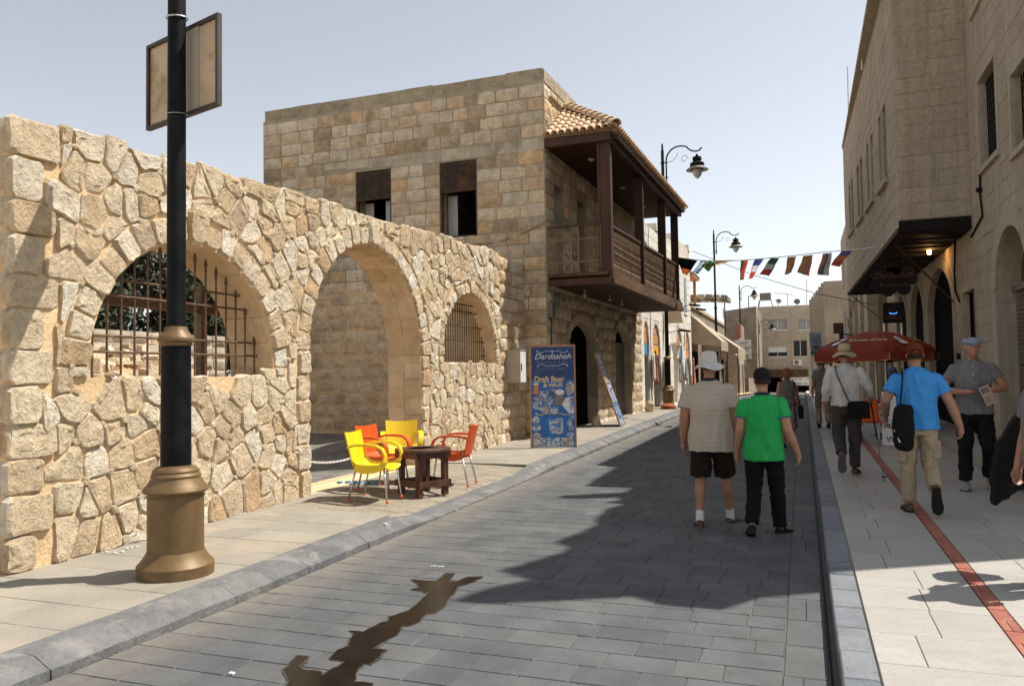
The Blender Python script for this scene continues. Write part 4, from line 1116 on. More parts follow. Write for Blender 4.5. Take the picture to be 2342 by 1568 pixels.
m_ = MB(); m_.quad(P2.p(-.4, 7.1, -.4), P2.p(11.1, 7.1, -.4), P2.p(11.1, 7.1, -6), P2.p(-.4, 7.1, -6)); m_.quad(P2.p(-.4, 0, -6), P2.p(11.1, 0, -6), P2.p(11.1, 7.1, -6), P2.p(-.4, 7.1, -6)); m_.quad(P2.p(11.1, 0, -.4), P2.p(11.1, 7.1, -.4), P2.p(11.1, 7.1, -6), P2.p(11.1, 0, -6)); m_.quad(P2.p(-.4, 0, -.4), P2.p(-.4, 7.1, -.4), P2.p(-.4, 7.1, -6), P2.p(-.4, 0, -6)); m_.build('rear_walls', M_whtm, b2)
for u, h in ((3.1, 7.4), (7.0, 7.65), (11.0, 7.75)): pbox(P2, u-.35, u+.1, h-.3, h, -.5, .04).build('parapet_cap', M_wht, b2)
pbox(P2, 9.2, 9.8, 4.4, 6.0, .005, .03).build('window', M_glass, b2); pbox(P2, 9.1, 9.9, 4.3, 4.4, .0, .06).build('window_sill', M_wht, b2)
M_osign = plain('orange_shop_panel', srgb(214, 150, 92), .5, var=.15); M_bsign = plain('blue_shop_sign', srgb(50, 140, 190), .5); M_ysign = plain('yellow_shop_sign', srgb(240, 170, 30), .5)
for k, o in enumerate(o2):
    pbox(P2, o.ua, o.ub, 0, 2.6, -.46, -.43).build('doorway', M_dark, b2)  # flat near-black sheet painted as the shade inside the arch
    f = pbox(P2, o.ua, o.ub, 2.25, o.top(o.c)-.02, -.10, -.07).build('fanlight', M_curtain, b2)
    for j in range(5):
        a = o.ua+.12+(o.ub-o.ua-.24)*j/5; pbox(P2, a, a+(o.ub-o.ua-.24)/5-.03, 2.72, 3.05, -.07, -.05).build('sign_panel', M_osign, f)
    for j in range(3):
        a = o.c-.28+.19*j; pbox(P2, a, a+.16, 3.08, 3.3, -.07, -.05).build('sign_panel', M_osign, f)
    pbox(P2, o.ua+.15, o.ub-.15, 2.32, 2.66, -.07, -.04).build('shop_sign', (M_bsign, M_ysign, M_bsign, M_osign)[k], f)
    pbox(P2, o.ub-.12, o.ub+.0, 0, 2.3, -.2, -.02).build('door_leaf', M_curtain, b2)
# engaged column with capital
cl = MB(); cl.lathe([(.16, .2), (.16, .35), (.11, .42), (.10, 2.2), (.13, 2.25), (.10, 2.3), (.16, 2.65), (.18, 2.75)], 14, Matrix.Translation(P2.p(5.2, 0, .25))); cl.box(-.2, .2, -.2, .2, 2.75, 2.85, Matrix.Translation(P2.p(5.2, 0, .25))); cl.build('column', M_wht, b2, True, 40)
# floodlights on arms
for u, z in ((4.6, 3.35), (7.5, 4.6), (9.4, 4.55)):
    t = thing('floodlight', {4.6: 'black floodlight on a short arm above the column of the white shops', 7.5: 'nearer of two flat black floodlights high on the white shop wall', 9.4: 'farther of two flat black floodlights high on the white shop wall'}[u], 'floodlight', P2.p(u, z), group='floodlights on the white shop wall')
    MB().tube([P2.p(u, z-.1, .0), P2.p(u, z, .6)], .015, 5).build('arm', M_blkiron, t); MB().hexa([P2.p(u-.1, z-.05, .5), P2.p(u+.1, z-.05, .5), P2.p(u+.1, z-.1, .95), P2.p(u-.1, z-.1, .95)], [P2.p(u-.1, z+.05, .5), P2.p(u+.1, z+.05, .5), P2.p(u+.1, z-.03, .95), P2.p(u-.1, z-.03, .95)]).build('lamp_head', M_blkiron, t)
# furled hanging banner
MB().hexa([P2.p(4.05, 3.6, .1), P2.p(4.1, 3.6, .1), P2.p(4.1, 3.6, .75), P2.p(4.05, 3.6, .75)], [P2.p(4.05, 5.3, .3), P2.p(4.1, 5.3, .3), P2.p(4.1, 5.3, .45), P2.p(4.05, 5.3, .45)]).build('hanging_banner', M_cream, None, label='tan cloth banner hanging from the white shop wall behind the lamp pole', cat='banner')
# clothes and rugs hung by the doors
GC = [(.55,.50,.42), (.38,.10,.05), (.10,.09,.09), (.62,.60,.56), (.25,.27,.32), (.50,.36,.24), (.06,.05,.05), (.45,.42,.38)]
GM = [plain('garment_cloth_%s' % n, c, .9, var=.35, scale=14) for n, c in zip('cream red black white slate tan charcoal linen'.split(), GC)]
GL = ['cream robe', 'rusty red scarf', 'black dress', 'white shirt', 'slate blue top', 'tan shawl', 'charcoal trousers', 'linen blouse']
WHERE = ['first', 'second', 'third', 'fourth']
def garment(p, w, h, mat, label, seed, fold=.05):
    r = random.Random(seed); vs = []; nx, nz = 7, 9; ph = r.uniform(0, 6)
    for side in (0, 1):
        for j in range(nz+1):
            for i in range(nx+1):
                s = i/nx-.5; t = j/nz; ww = w*(.55+.5*t) if t > .12 else w*(.35+2*t)
                vs.append((fold*math.sin(s*13+ph+t)*t+.04*side+r.uniform(-.006, .006), s*ww, -t*h+.03*math.sin(s*9+ph)*t))
    N = (nx+1)*(nz+1); fs = []
    for sd in (0, 1):
        for j in range(nz):
            for i in range(nx):
                a = sd*N+j*(nx+1)+i; fs.append((a, a+1, a+nx+2, a+nx+1))
    for j in range(nz):
        for i in (0, nx): a = j*(nx+1)+i; fs.append((a, a+nx+1, a+nx+1+N, a+N))
    for i in range(nx):
        for j in (0, nz): a = j*(nx+1)+i; fs.append((a, a+1, a+1+N, a+N))
    m_ = MB(); m_.add(vs, fs); o = m_.build('hanging_garment', mat, None, True, label=label, cat='clothing', group='clothes hung outside the shops'); o.location = p; return o
spots = [(1.15, 2.1, 0), (1.45, 2.2, 1), (3.2, 1.95, 3), (3.6, 2.05, 2), (6.4, 2.2, 6), (6.65, 1.75, 3), (8.5, 2.05, 4), (8.75, 1.5, 7), (10.6, 2.1, 1), (10.85, 1.5, 5)]
for i, (u, z, g_) in enumerate(spots):
    nth = WHERE[min(3, int(i/2.6))]
    garment(P2.p(u, z+.25, .12), .42, 1.0+.2*(i % 3), GM[g_], '%s hanging at %s height beside the %s arched shop door' % (GL[g_], 'head' if z > 1.9 else 'waist', nth), i)
for i, (u, o_, g_, lb) in enumerate(((1.3, .55, 1, 'red patterned rug heaped on the pavement by the first white shop'), (1.9, .5, 3, 'pile of pale scarves on the pavement beside the lamp base'), (2.3, .6, 0, 'heap of cream cloth by the second shop doorway'), (6.7, .5, 1, 'red basket of wares below the third shop doorway'), (7.2, .5, 3, 'white lace cloth spilling over a low stand at the third shop'))):
    r = random.Random(i); m_ = MB(); m_.lathe([(.01, 0), (.24, 0), (.21, .07), (.14, .14), (.01, .18)], 14)
    m_.v = [(x*(1.2+.2*math.sin(7*y+x*9)), y*1.1, z+abs(noise.noise(Vector((x*9+i, y*9, z*5))))*.14) for x, y, z in m_.v]
    o = m_.build('cloth_heap', GM[g_], None, True, label=lb, cat='textiles', group='goods laid out on the pavement'); o.location = P2.p(u, gz(27.4+u)+.115, o_)
# further left: awnings, low brown building, pergola
b3 = thing('market_building', 'low brown rendered market building behind the cream awnings', 'building', (-6, 46, .2))
m_ = MB(); m_.box(-12, -5.2, 38.8, 58, -.2, 4.9); m_.build('walls', M_render, b3)
m_ = MB(); m_.box(-12, -5.1, 38.7, 58, 4.9, 5.05); m_.build('roof_slab', M_conc, b3)
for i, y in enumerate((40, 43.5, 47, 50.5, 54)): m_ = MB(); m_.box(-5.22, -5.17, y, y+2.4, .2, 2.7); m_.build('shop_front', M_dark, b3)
def awning(y0, y1, xw, xo, zw, zo, label, val=.45):
    t = thing('cloth_awning', label, 'awning', (xw, (y0+y1)/2, zo), group='cream cloth awnings over the shops')
    m_ = MB(); m_.hexa([(xw, y0, zw), (xo, y0, zo), (xo, y1, zo), (xw, y1, zw)], [(xw, y0, zw+.02), (xo, y0, zo+.02), (xo, y1, zo+.02), (xw, y1, zw+.02)]); m_.build('canopy_cloth', M_cream, t)
    m_ = MB(); m_.prism([(xw, zw), (xo, zo), (xo, zo-val*.6), (xw, zo-.1)], y0-.01, y0+.01); m_.build('side_cloth', M_cream, t)
    m_ = MB(); m_.box(xo, xo+.02, y0, y1, zo-val, zo); m_.build('valance', M_cream, t)
    for y in (y0+.1, y1-.1): m_ = MB(); m_.tube([(xo-.03, y, gz(y)+.1), (xo-.03, y, zo)], .025, 6); m_.build('pole', M_iron, t)
    return t
awning(39.2, 43.0, -5.15, -3.7, 4.5, 3.15, 'large cream cloth awning with creased peak nearest the white shops')
awning(44.5, 50.0, -5.15, -3.3, 4.3, 2.95, 'long pale orange awning behind the peaked cream one', .6)
awning(53, 59, -5.15, -3.9, 3.6, 2.6, 'small cream awning farthest down the street near the lamp post')
for i in range(9):
    y = 39.8+i*1.35; garment(Vector((-4.2-.15*(i % 3), y, 2.3)), .5, 1.3, GM[(i*3+2) % 8], '%s on display under the awnings, number of places %s from the corner' % (GL[(i*3+2) % 8], 'one two three four five six seven eight nine'.split()[i]), 50+i)
pg = thing('pergola', 'orange timber roof terrace pergola above the market shops', 'pergola', (-6.2, 42, 5.05))
M_ochre = plain('ochre_timber', (.50,.20,.07), .6, var=.2)
for x in (-6.6, -5.4):
    for y in (41.0, 43.4): m_ = MB(); m_.box(x-.07, x+.07, y-.07, y+.07, 5.05, 6.75); m_.build('post', M_ochre, pg)
m_ = MB(); m_.prism([(-6.9, 6.75), (-5.1, 6.75), (-6.0, 7.15)], 40.7, 43.7); m_.build('roof', M_tile, pg)
m_ = MB(); m_.box(-6.85, -5.15, 40.8, 43.6, 6.6, 6.74); m_.build('eave_beam', M_ochre, pg)
t = thing('striped_canopy', 'dark striped terrace canopy on a curved frame left of the brown wall', 'canopy', (-6.5, 55, 5.1))
for i in range(10):
    a, b = i/10, (i+1)/10
    m_ = MB(); za, zb = 6.1+.5*math.sin(a*PI*.6+.5), 6.1+.5*math.sin(b*PI*.6+.5); m_.hexa([(-9.5+5*a, 54, za), (-9.5+5*b-.1, 54, zb), (-9.5+5*b-.1, 57, zb), (-9.5+5*a, 57, za)], [(-9.5+5*a, 54, za+.3), (-9.5+5*b-.1, 54, zb+.3), (-9.5+5*b-.1, 57, zb+.3), (-9.5+5*a, 57, za+.3)]); m_.build('canopy_panel', M_render if i % 2 else M_boxm, t)
for x in (-9.2, -7, -4.8): MB().tube([(x, 54.2, 4.2), (x, 54.2, 6.3)], .04, 5).build('post', M_blkiron, t)
# brown gable building and cream end building
YE = 85.0
def at(px, py, y=YE): return ony(px, py, y)
def rect(px0, py0, px1, py1, y=YE): a, b = at(px0, py0, y), at(px1, py1, y); return a.x, b.x, b.z, a.z
b4 = thing('rendered_building', 'plain grey brown rendered building behind the second and third lamp posts', 'building', (at(1700, 880, 74).x, 74, -.3))
xs0 = at(1660, 880, 74).x; xs1 = at(1734, 880, 74).x
ztl, ztr = at(1661, 711, 74).z, at(1735, 700, 74).z
m_ = MB(); m_.hexa([(xs0, 74, -.8), (xs1, 74, -.8), (xs1, 84, -.8), (xs0, 84, -.8)], [(xs0, 74, ztl), (xs1, 74, ztr), (xs1, 84, ztr), (xs0, 84, ztl)]); m_.build('walls', M_render, b4)
m_ = MB(); m_.box(at(1688, 0, 73.9).x, xs1, 73.6, 73.98, -.8, 1.1); m_.build('plinth', M_whitep, b4)
x0, x1, z0, z1 = rect(1653, 740, 1697, 790, 66); m_ = MB(); m_.box(x0-3, x1-.2, 66, 72, -.5, z1); m_.build('lean_to', M_render, b4)
m_ = MB(); m_.box(x0+1.1, x1-.05, 65.9, 65.99, z0+.6, z1-.1); m_.build('brown_panel', M_brick, b4)
def acunit(x, y, z, label, s=1.0):
    t = thing('air_conditioner', label, 'air conditioner', (x, y, z)); m_ = MB(); m_.box(x-.4*s, x+.4*s, y-.3, y, z, z+.6*s); m_.build('casing', M_whitep, t)
    m_ = MB(); m_.lathe([(.23*s, 0), (.23*s, .02)], 18, Matrix.Translation((x-.08*s, y-.3, z+.3*s)) @ Matrix.Rotation(PI/2, 4, 'X')); m_.build('fan_grille', M_shut, t); return t
q = at(1824, 835); acunit(q.x, YE, q.z, 'white air conditioner with a round fan on the cream end building', 1.0)
q = at(1659, 866, 73.6); acunit(at(1659, 866, 73.6).x, 73.6, q.z, 'small white air conditioner low on the brown rendered wall', .8)
b5 = thing('cream_building', 'cream stone end building with sliding windows closing the street', 'building', (at(1800, 880).x, YE, -.3))
x0, x1 = at(1735, 800).x, at(1900, 800).x; zt = at(1800, 699).z; zb = at(1800, 842).z
wins = [rect(1756.5, 731, 1799.5, 753.5), rect(1826.5, 731, 1862, 753), rect(1757, 793, 1800.5, 815), rect(1815, 779, 1846, 815)]
P5 = Plane((0, YE, 0), (0, -1, 0))
ow = [Opening(a, b, c, d) for a, b, c, d in wins]
wall_core('front_wall', M_far, b5, P5, x0, x1, -1, zt, ow, .4)
bl = course_blocks(P5, x0+.02, x1, zb+.0, zt-.02, .24, .45, .7, ow, depth=.04, gap=.012, proud=.012, r=r5, meshes=FLAT_BLOCKS, jit=.006)
emit_blocks(bl, 'stone_block', M_far, b5, 300, 'stone_blocks')
m_ = MB(); m_.box(x0, x1, YE+.4, YE+8, -1, zt-.3); m_.build('rear_walls', M_far, b5)
for k, o in enumerate(ow):
    w = pbox(P5, o.ua, o.ub, o.sill, o.spring, -.3, -.27).build('window', M_curtain if k < 2 else M_glass, b5)
    pbox(P5, o.ua, o.ub, o.sill, o.sill+.06, -.27, -.2).build('frame_rail', M_whitep, w); pbox(P5, o.c-.03, o.c+.03, o.sill, o.spring, -.27, -.2).build('frame_post', M_whitep, w); pbox(P5, o.ua-.05, o.ub+.05, o.sill-.08, o.sill-.001, -.3, .06).build('sill', M_whitep, w)
    if k == 2: pbox(P5, o.ua, o.ub, (o.sill+o.spring)/2-.05, o.spring, -.2, -.12).build('roller_blind', M_whitep, w)
pbox(P5, x0+.6, x1, zb-.9, zb-.1, .02, .5).build('brown_fascia', M_woodb, b5)
pbox(P5, x0+.6, x1, -.8, zb-.9, .01, .05).build('shop_shade_panel', M_dark, b5)  # thin near-black slab on the wall, painted as the unlit shop inside
x0_, x1_, z0_, z1_ = rect(1790, 863, 1862, 880.5, 80)
sg = thing('shop_sign', 'long white German restaurant sign with red and blue letters at the street end', 'sign', (x0_, 80, z0_))
MB().box(x0_, x1_, 80, 80.1, z0_, z1_).build('sign_board', M_whitep, sg)
text('lettering', 'FRANKFURTER  WURST', .30, Matrix.Translation(((x0_+x1_)/2, 79.98, z0_+.48)), M_por, sg)
text('lettering', 'WIR  SPRECHEN  DEUTSCH', .27, Matrix.Translation(((x0_+x1_)/2, 79.98, z0_+.08)), plain('navy_print', (.02,.03,.12), .5), sg)
# rooftop things
t = thing('water_tank', 'grey square water tank on a tall rooftop stand against the sky', 'water tank', (at(1752, 700, 88).x, 88, zt))
a, b, c, d = rect(1734, 670.5, 1755, 683, 88); MB().box(a+.15, b+.35, 88, 89.2, c-.1, d).build('tank', M_shut, t)
for x in (a+.1, b+.35): 
    for y in (88, 89.2): MB().tube([(x+(-.4 if x < a+1 else .4), y, zt-1), (x, y, c-.1)], .04, 5).build('leg', M_shut, t)
for i, (px, py, lb) in enumerate(((1780, 697, 'grey satellite dish on the cream roof near the tank'), (1823, 697, 'pale satellite dish tipped back on the cream roof'))):
    q = at(px, py, 86); t = thing('satellite_dish', lb, 'satellite dish', q); MB().lathe([(.02, 0), (.18, .03), (.32, .10), (.31, .12), (.17, .05), (.02, .02)], 16, Matrix.Translation(q+Vector((0, 0, .3))) @ Matrix.Rotation(R(50+i*20), 4, 'X')).build('dish', M_shut, t); MB().tube([q-Vector((0, 0, .3)), q+Vector((0, 0, .3))], .03, 5).build('mast', M_shut, t)
for i, (px, pt, pb, yy, lb) in enumerate(((1712, 676, 702, 76, 'thick rooftop pipe above the brown wall'), (1845, 640, 698, 86, 'thin tall white roof mast right of the tank'), (1801, 672, 698, 86, 'short roof aerial mast with side arms'), (1654, 704, 722, 60, 'thin pole over the striped terrace canopy'))):
    a = at(px, pt, yy); b = at(px, pb+6, yy); t = thing('roof_mast', lb, 'mast', b); MB().tube([b, a], .05 if i == 0 else .03, 5).build('mast_pole', M_shut, t)
    if i == 2: MB().tube([a+Vector((-1.3, 0, .15)), a+Vector((.5, 0, -.1))], .03, 4).build('aerial_arm', M_shut, t)
# arabic sign
M_ink = plain('black_print', (.01,.01,.012), .5)
x0_, x1_, z0_, z1_ = rect(1681, 777.5, 1719, 820, 62)
t = thing('arabic_sign', 'square white sign with black Arabic lettering on a bracket by the third lamp', 'sign', ((x0_+x1_)/2, 62, z0_))
MB().box(x0_, x1_, 62, 62.06, z0_, z1_).build('sign_board', M_whitep, t); MB().beam((x0_-.3, 62.03, (z0_+z1_)/2), (x0_-1.2, 62.4, z0_), .05, .05).build('bracket', M_shut, t)
MB().tube([(x0_+.5, 62.1, z0_), (x0_+.5, 62.1, -.3)], .05, 6).build('post', M_shut, t)
AR = ['\uFEE2\uFEF4\uFEAA\uFED8\uFE97', '\uFE94\uFECC\uFEF3\uFE8E\uFEBB \uFEDE\uFEF4\uFEB8\uFEF4\uFEE3', '\uFEF2\uFEE3\uFE8E\uFEA4\uFEE4\uFEDF\uFE8D', '\uFE94\uFECC\uFEF3\uFE8E\uFEBB \uFEDE\uFEF4\uFEB8\uFEF4\uFEE3 \uFEE5\uFE8E\uFEB4\uFECF']
cxs = (x0_+x1_)/2
for s, z, sz in ((AR[2], z1_-.28, .2), (AR[1], z1_-.62, .3), (AR[2], z1_-.85, .2), (AR[3], z1_-1.18, .28)):
    try: text('lettering', s, sz, Matrix.Translation((cxs, 61.97, z)), M_ink, t)
    except Exception as e: print('arabic', e)
MB().box(x0_+.15, x1_-.15, 61.97, 62, z0_+.08, z0_+.14).build('phone_line', M_ink, t)
# ================================================================== RIGHT HAND BUILDINGS
P6 = Plane((2.9, 8.57, 0), (-1, 0, 0))   # u = -(y-8.57)
Uy = lambda y: P6.uy(y)
b6 = thing('corner_building', 'beige hewn stone building with the roller shutter and grilled upper windows', 'building', (4, 12, .1))
ops6 = [Opening(Uy(12.4), Uy(14.25), .3, 2.86, .84), Opening(Uy(15.8), Uy(17.1), .3, 3.05), Opening(Uy(18.1), Uy(21.4), .3, 2.95, .9, .25), Opening(Uy(22.2), Uy(24.7), .3, 2.95, .95, .25), Opening(Uy(25.6), Uy(28.2), .3, 2.95, .95, .25),
        Opening(Uy(13.72), Uy(14.92), 4.93, 6.38), Opening(Uy(11.6), Uy(12.8), 4.3+.35, 5.73), Opening(Uy(9.2), Uy(10.4), 4.7, 6.2), Opening(Uy(14.0), Uy(15.1), 7.66, 9.0)]
SIL = [(12, 7), (8.6, 5.4), (8.36, 6.2), (7.83, 7.16), (7.92, 7.43), (8.21, 7.9), (8.36, 8.4), (8.39, 9.12), (8.46, 10.2), (8.76, 9.98), (8.96, 9.54), (9.35, 10.19), (9.62, 9.87), (9.92, 9.57), (10.12, 9.56), (10.41, 9.94), (10.97, 9.66), (11.23, 9.6), (11.56, 9.78), (12.21, 9.82), (12.52, 9.58), (12.74, 10.09), (12.84, 9.81), (13.25, 10.0), (13.28, 11.27), (13.5, 11.33), (13.52, 9.95), (13.9, 9.89), (14.3, 11.19), (15.14, 11.25), (17.36, 11.3), (25.96, 11.75), (31, 11.9), (31, 7)]  # unseen roof outline, shaped so its shadow falls jagged across the road
bm = bmesh.new(); fr = [bm.verts.new((2.93, y_, z_)) for y_, z_ in SIL]; bk2 = [bm.verts.new((3.2, y_, z_)) for y_, z_ in SIL]
bm.faces.new(fr); bm.faces.new(bk2[::-1]); n_ = len(SIL)
for i in range(n_): bm.faces.new((fr[i], bk2[i], bk2[(i+1) % n_], fr[(i+1) % n_]))
bmesh.ops.recalc_face_normals(bm, faces=bm.faces); bmesh.ops.triangulate(bm, faces=bm.faces); me = bpy.data.meshes.new('roof_shadow_caster'); bm.to_mesh(me); bm.free(); mkobj('roof_shadow_caster', me, M_pinkm, b6)
YH_ = [8.57, 9.3, 9.4, 10.5, 12.06, 13.5, 16, 18.5, 26, 31]; HH_ = [9.9, 10.2, 9.8, 10.0, 10.5, 11.2, 11.3, 11.8, 12.35, 12.4]
htop = lambda u: float(np.interp(8.57-u, YH_, HH_))
ops6n = ops6+[Opening(Uy(y)-.001, Uy(y)+.001, 20, 20.1) for y in YH_[1:-1]]
wall_core('street_wall', M_pinkm, b6, P6, Uy(31), 0, -.2, 9.4, ops6, .45)
for a_, b_ in []:
    ha, hb = htop(8.57-a_), htop(8.57-b_)
    MB().hexa([(2.9, a_, 9.4), (3.3, a_, 9.4), (3.3, b_, 9.4), (2.9, b_, 9.4)], [(2.9, a_, ha), (3.3, a_, ha), (3.3, b_, hb), (2.9, b_, hb)]).build('parapet', M_pinkm, b6)
r6 = random.Random(77)
vis6 = lambda u, z: True
bl = course_blocks(P6, Uy(16.0), -.01, .3, 9.38, .29, .5, .8, ops6, depth=.05, gap=.007, proud=.008, ring=.3, r=r6, meshes=FLAT_BLOCKS, jit=.004)
bl += course_blocks(P6, Uy(31), Uy(16.0), .3, 4.2, .29, .5, .8, ops6, depth=.05, gap=.007, proud=.008, ring=.3, r=r6, meshes=FLAT_BLOCKS, jit=.004)
emit_blocks([t for t in bl if infov(t[1].translation, 400)], 'stone_block', M_pink, b6, 300, 'stone_blocks')
m_ = MB()
fp = [(2.9, 8.57), (4.36, 8.76), (10, 14.4), (10, 31)]
for (xa, ya), (xb, yb) in zip(fp[:-1], fp[1:]): m_.quad((xa, ya, -.2), (xb, yb, -.2), (xb, yb, 9.4), (xa, ya, 9.4))
m_.add([(x, y, 9.35) for x, y in fp]+[(2.9, 31, 9.35)], [(0, 1, 2, 3, 4)]); m_.quad((2.9, 31, -.2), (10, 31, -.2), (10, 31, 9.4), (2.9, 31, 9.4))
m_.build('rear_walls', M_pinkm, b6)
m_ = MB(); m_.box(3.35, 9, 15.5, 30.5, 4.2, 4.4); m_.quad((6.5, 12, 0), (6.5, 30, 0), (6.5, 30, 4.2), (6.5, 12, 4.2)); m_.build('inner_wall', M_dark, b6)
# arch surrounds: smooth voussoirs
def surround(o, P, ring, mat, parent, n, jamb=True, z0=.3, out=.02):
    for k in range(n):
        t0, t1 = PI*k/n, PI*(k+1)/n; q = []
        for t, rad in ((t0, 0), ((t0+t1)/2, 0), (t1, 0), (t1, ring), ((t0+t1)/2, ring), (t0, ring)):
            uu = o.c-(o.r+rad)*math.cos(t); tt = max(-1, min(1, math.cos(t)))
            zz = o.top(o.c-o.r*math.cos(t))+rad*math.sin(t)
            q.append((uu, zz))
        c = centroid(q); q2 = [(c[0]+(a-c[0])*.97, c[1]+(b-c[1])*.97) for a, b in q]
        m_ = MB(); vs = [P.p(a, b, -.06) for a, b in q2]+[P.p(a, b, out) for a, b in q2]; nn = len(q2)
        m_.add(vs, [tuple(range(nn)), tuple(range(2*nn-1, nn-1, -1))]+[(i, (i+1) % nn, (i+1) % nn+nn, i+nn) for i in range(nn)]); m_.build('voussoir', mat, parent)
    if jamb:
        for e, sg in ((o.ua, -1), (o.ub, 1)):
            z = z0
            while z < o.spring-.02:
                z1 = min(z+.42, o.spring); a, b = sorted((e, e+sg*ring)); pbox(P, a+.004, b-.004, z+.004, z1-.004, -.06, out).build('jamb_stone', mat, parent); z = z1
surround(ops6[0], P6, .30, M_smooth, b6, 9); 
for o in ops6[2:5]: surround(o, P6, .26, M_smooth, b6, 9)
for o in ops6[5:9]:
    w = pbox(P6, o.ua, o.ub, o.sill, o.spring, -.38, -.35).build('window', M_glass, b6)
    pbox(P6, o.ua-.12, o.ub+.12, o.sill-.09, o.sill-.002, -.3, .06).build('sill', M_smooth, w)
    for u in (o.ua-.13, o.ub+.01): pbox(P6, u, u+.12, o.sill, o.spring+.12, -.02, .03).build('window_surround', M_smooth, w)
    pbox(P6, o.ua, o.ub, o.spring+.005, o.spring+.13, -.02, .03).build('window_surround', M_smooth, w)
    g = MB(); u = o.ua+.06
    while u < o.ub: g.beam(P6.p(u, o.sill, -.1), P6.p(u, o.spring, -.1), .018, .018, P6.N); u += .13
    z = o.sill+.08; k = 0
    while z < o.spring-.06:
        u = o.ua+.06
        while u < o.ub-.06:
            g.tube([P6.p(u+.065+.05*math.cos(t*1.0), z+.06*math.sin(t*1.0), -.1) for t in range(7)], .008, 3, cap=False); u += .13
        z += .14
    g.build('ornamental_grille', M_blkiron, w)
# roller shutter and tympanum
o = ops6[0]; rs = pbox(P6, o.ua, o.ub, .3, 2.80, -.30, -.27).build('roller_shutter', M_shut, b6)
z = .32
while z < 2.76:
    m_ = MB(); pr = [(0, 0), (.018, .018), (.018, .045), (0, .062)]
    a, b = o.ua, o.ub
    m_.quad(P6.p(a, z, -.27), P6.p(b, z, -.27), P6.p(b, z+.018, -.25), P6.p(a, z+.018, -.25)); m_.quad(P6.p(a, z+.018, -.25), P6.p(b, z+.018, -.25), P6.p(b, z+.045, -.25), P6.p(a, z+.045, -.25)); m_.quad(P6.p(a, z+.045, -.25), P6.p(b, z+.045, -.25), P6.p(b, z+.062, -.27), P6.p(a, z+.062, -.27))
    m_.build('shutter_slat', M_shut, rs); z += .066
pbox(P6, o.ua, o.ub, 2.80, 2.9, -.3, -.2).build('shutter_rail', M_shut, b6)
m_ = MB(); n = 16
m_.add([P6.p(o.ua+(o.ub-o.ua)*i/n, o.top(o.ua+(o.ub-o.ua)*i/n), -.33) for i in range(n+1)]+[P6.p(o.ua, 2.86, -.33), P6.p(o.ub, 2.86, -.33)], [tuple(list(range(n+1))+[n+2, n+1])]); m_.build('arch_panel', M_woodb, b6)
for o in ops6[2:5]: pbox(P6, o.ua, o.ub, .3, o.top(o.c)+.0, -.16, -.12).build('doorway', M_dark, b6)  # black fill sheets close behind the arches, interior shade put into colour
m_ = MB(); o = ops6[1]; pbox(P6, o.ua, o.ub, .3, 3.05, -.14, -.12).build('door', M_dark, b6); pbox(P6, o.ub-.5, o.ub-.38, .3, 3.0, -.115, -.04).build('door_frame', M_wood, b6)  # the door panel is a black fill painting the dark opening
pbox(P6, Uy(17.5), Uy(17.42), 1.8, 1.92, 0, .07).build('door_bell', M_blkiron, b6)
MB().tube([P6.p(Uy(14.95), 4.9, .03), P6.p(Uy(14.97), 4.55, .04), P6.p(Uy(14.9), 4.15, .03), P6.p(Uy(15.9), 3.95, .03)], .018, 5).build('cable', M_blkiron, b6)
MB().sphere(P6.p(Uy(14.97), 4.6, .05), .05).build('cable_clip', M_blkiron, b6)
MB().tube([P6.p(Uy(17.45), 4.1, .03), P6.p(Uy(17.5), 3.5, .05), P6.p(Uy(17.6), 3.15, .03), P6.p(Uy(17.2), 2.9, .03)], .02, 5).build('cable', M_blkiron, b6)
# projecting upper bay
by = thing('upper_bay', 'projecting beige stone upper storey with six tall louvred windows over the restaurant', 'building', (1.7, 22, 4.4))
XB0, SB = 1.72, -.018
P7 = Plane((XB0, 15.9, 0), (-1, SB, 0)); P7n = Plane((XB0, 15.9, 0), (0, -1, 0)); Ub = lambda y: P7.uy(y)
YB1 = 28.7
wy = [(17.15, 17.75), (17.95, 18.5), (19.6, 20.2), (20.55, 21.2), (22.2, 22.9), (23.2, 23.95), (25.2, 25.9), (26.2, 26.9)]
ops7 = [Opening(Ub(a), Ub(b), 5.42+.05*(a-17), 6.95+.05*(a-17)) for a, b in wy]
wall_core('street_face', M_pinkm, by, P7, Ub(YB1), 0, 4.34, 9.3, ops7, .4)
wall_core('near_face', M_pinkm, by, P7n, .002, 1.2, 4.34, 9.3, [], .35)
m_ = MB(); m_.box(1.45, 2.88, 16.0, YB1-.1, 9.1, 9.2); m_.quad((1.5, YB1, 4.34), (2.9, YB1, 4.34), (2.9, YB1, 9.3), (1.5, YB1, 9.3)); m_.build('roof_slab', M_pinkm, by)
bl = course_blocks(P7n, .004, 1.18, 4.35, 9.28, .285, .42, .62, [], depth=.05, gap=.010, proud=.011, r=r6, meshes=FLAT_BLOCKS, jit=.004)
bl += course_blocks(P7, Ub(YB1), -.012, 4.35, 9.28, .285, .5, .8, ops7, depth=.05, gap=.010, proud=.010, r=r6, meshes=FLAT_BLOCKS, jit=.003)
emit_blocks(bl, 'stone_block', M_pink, by, 300, 'stone_blocks')
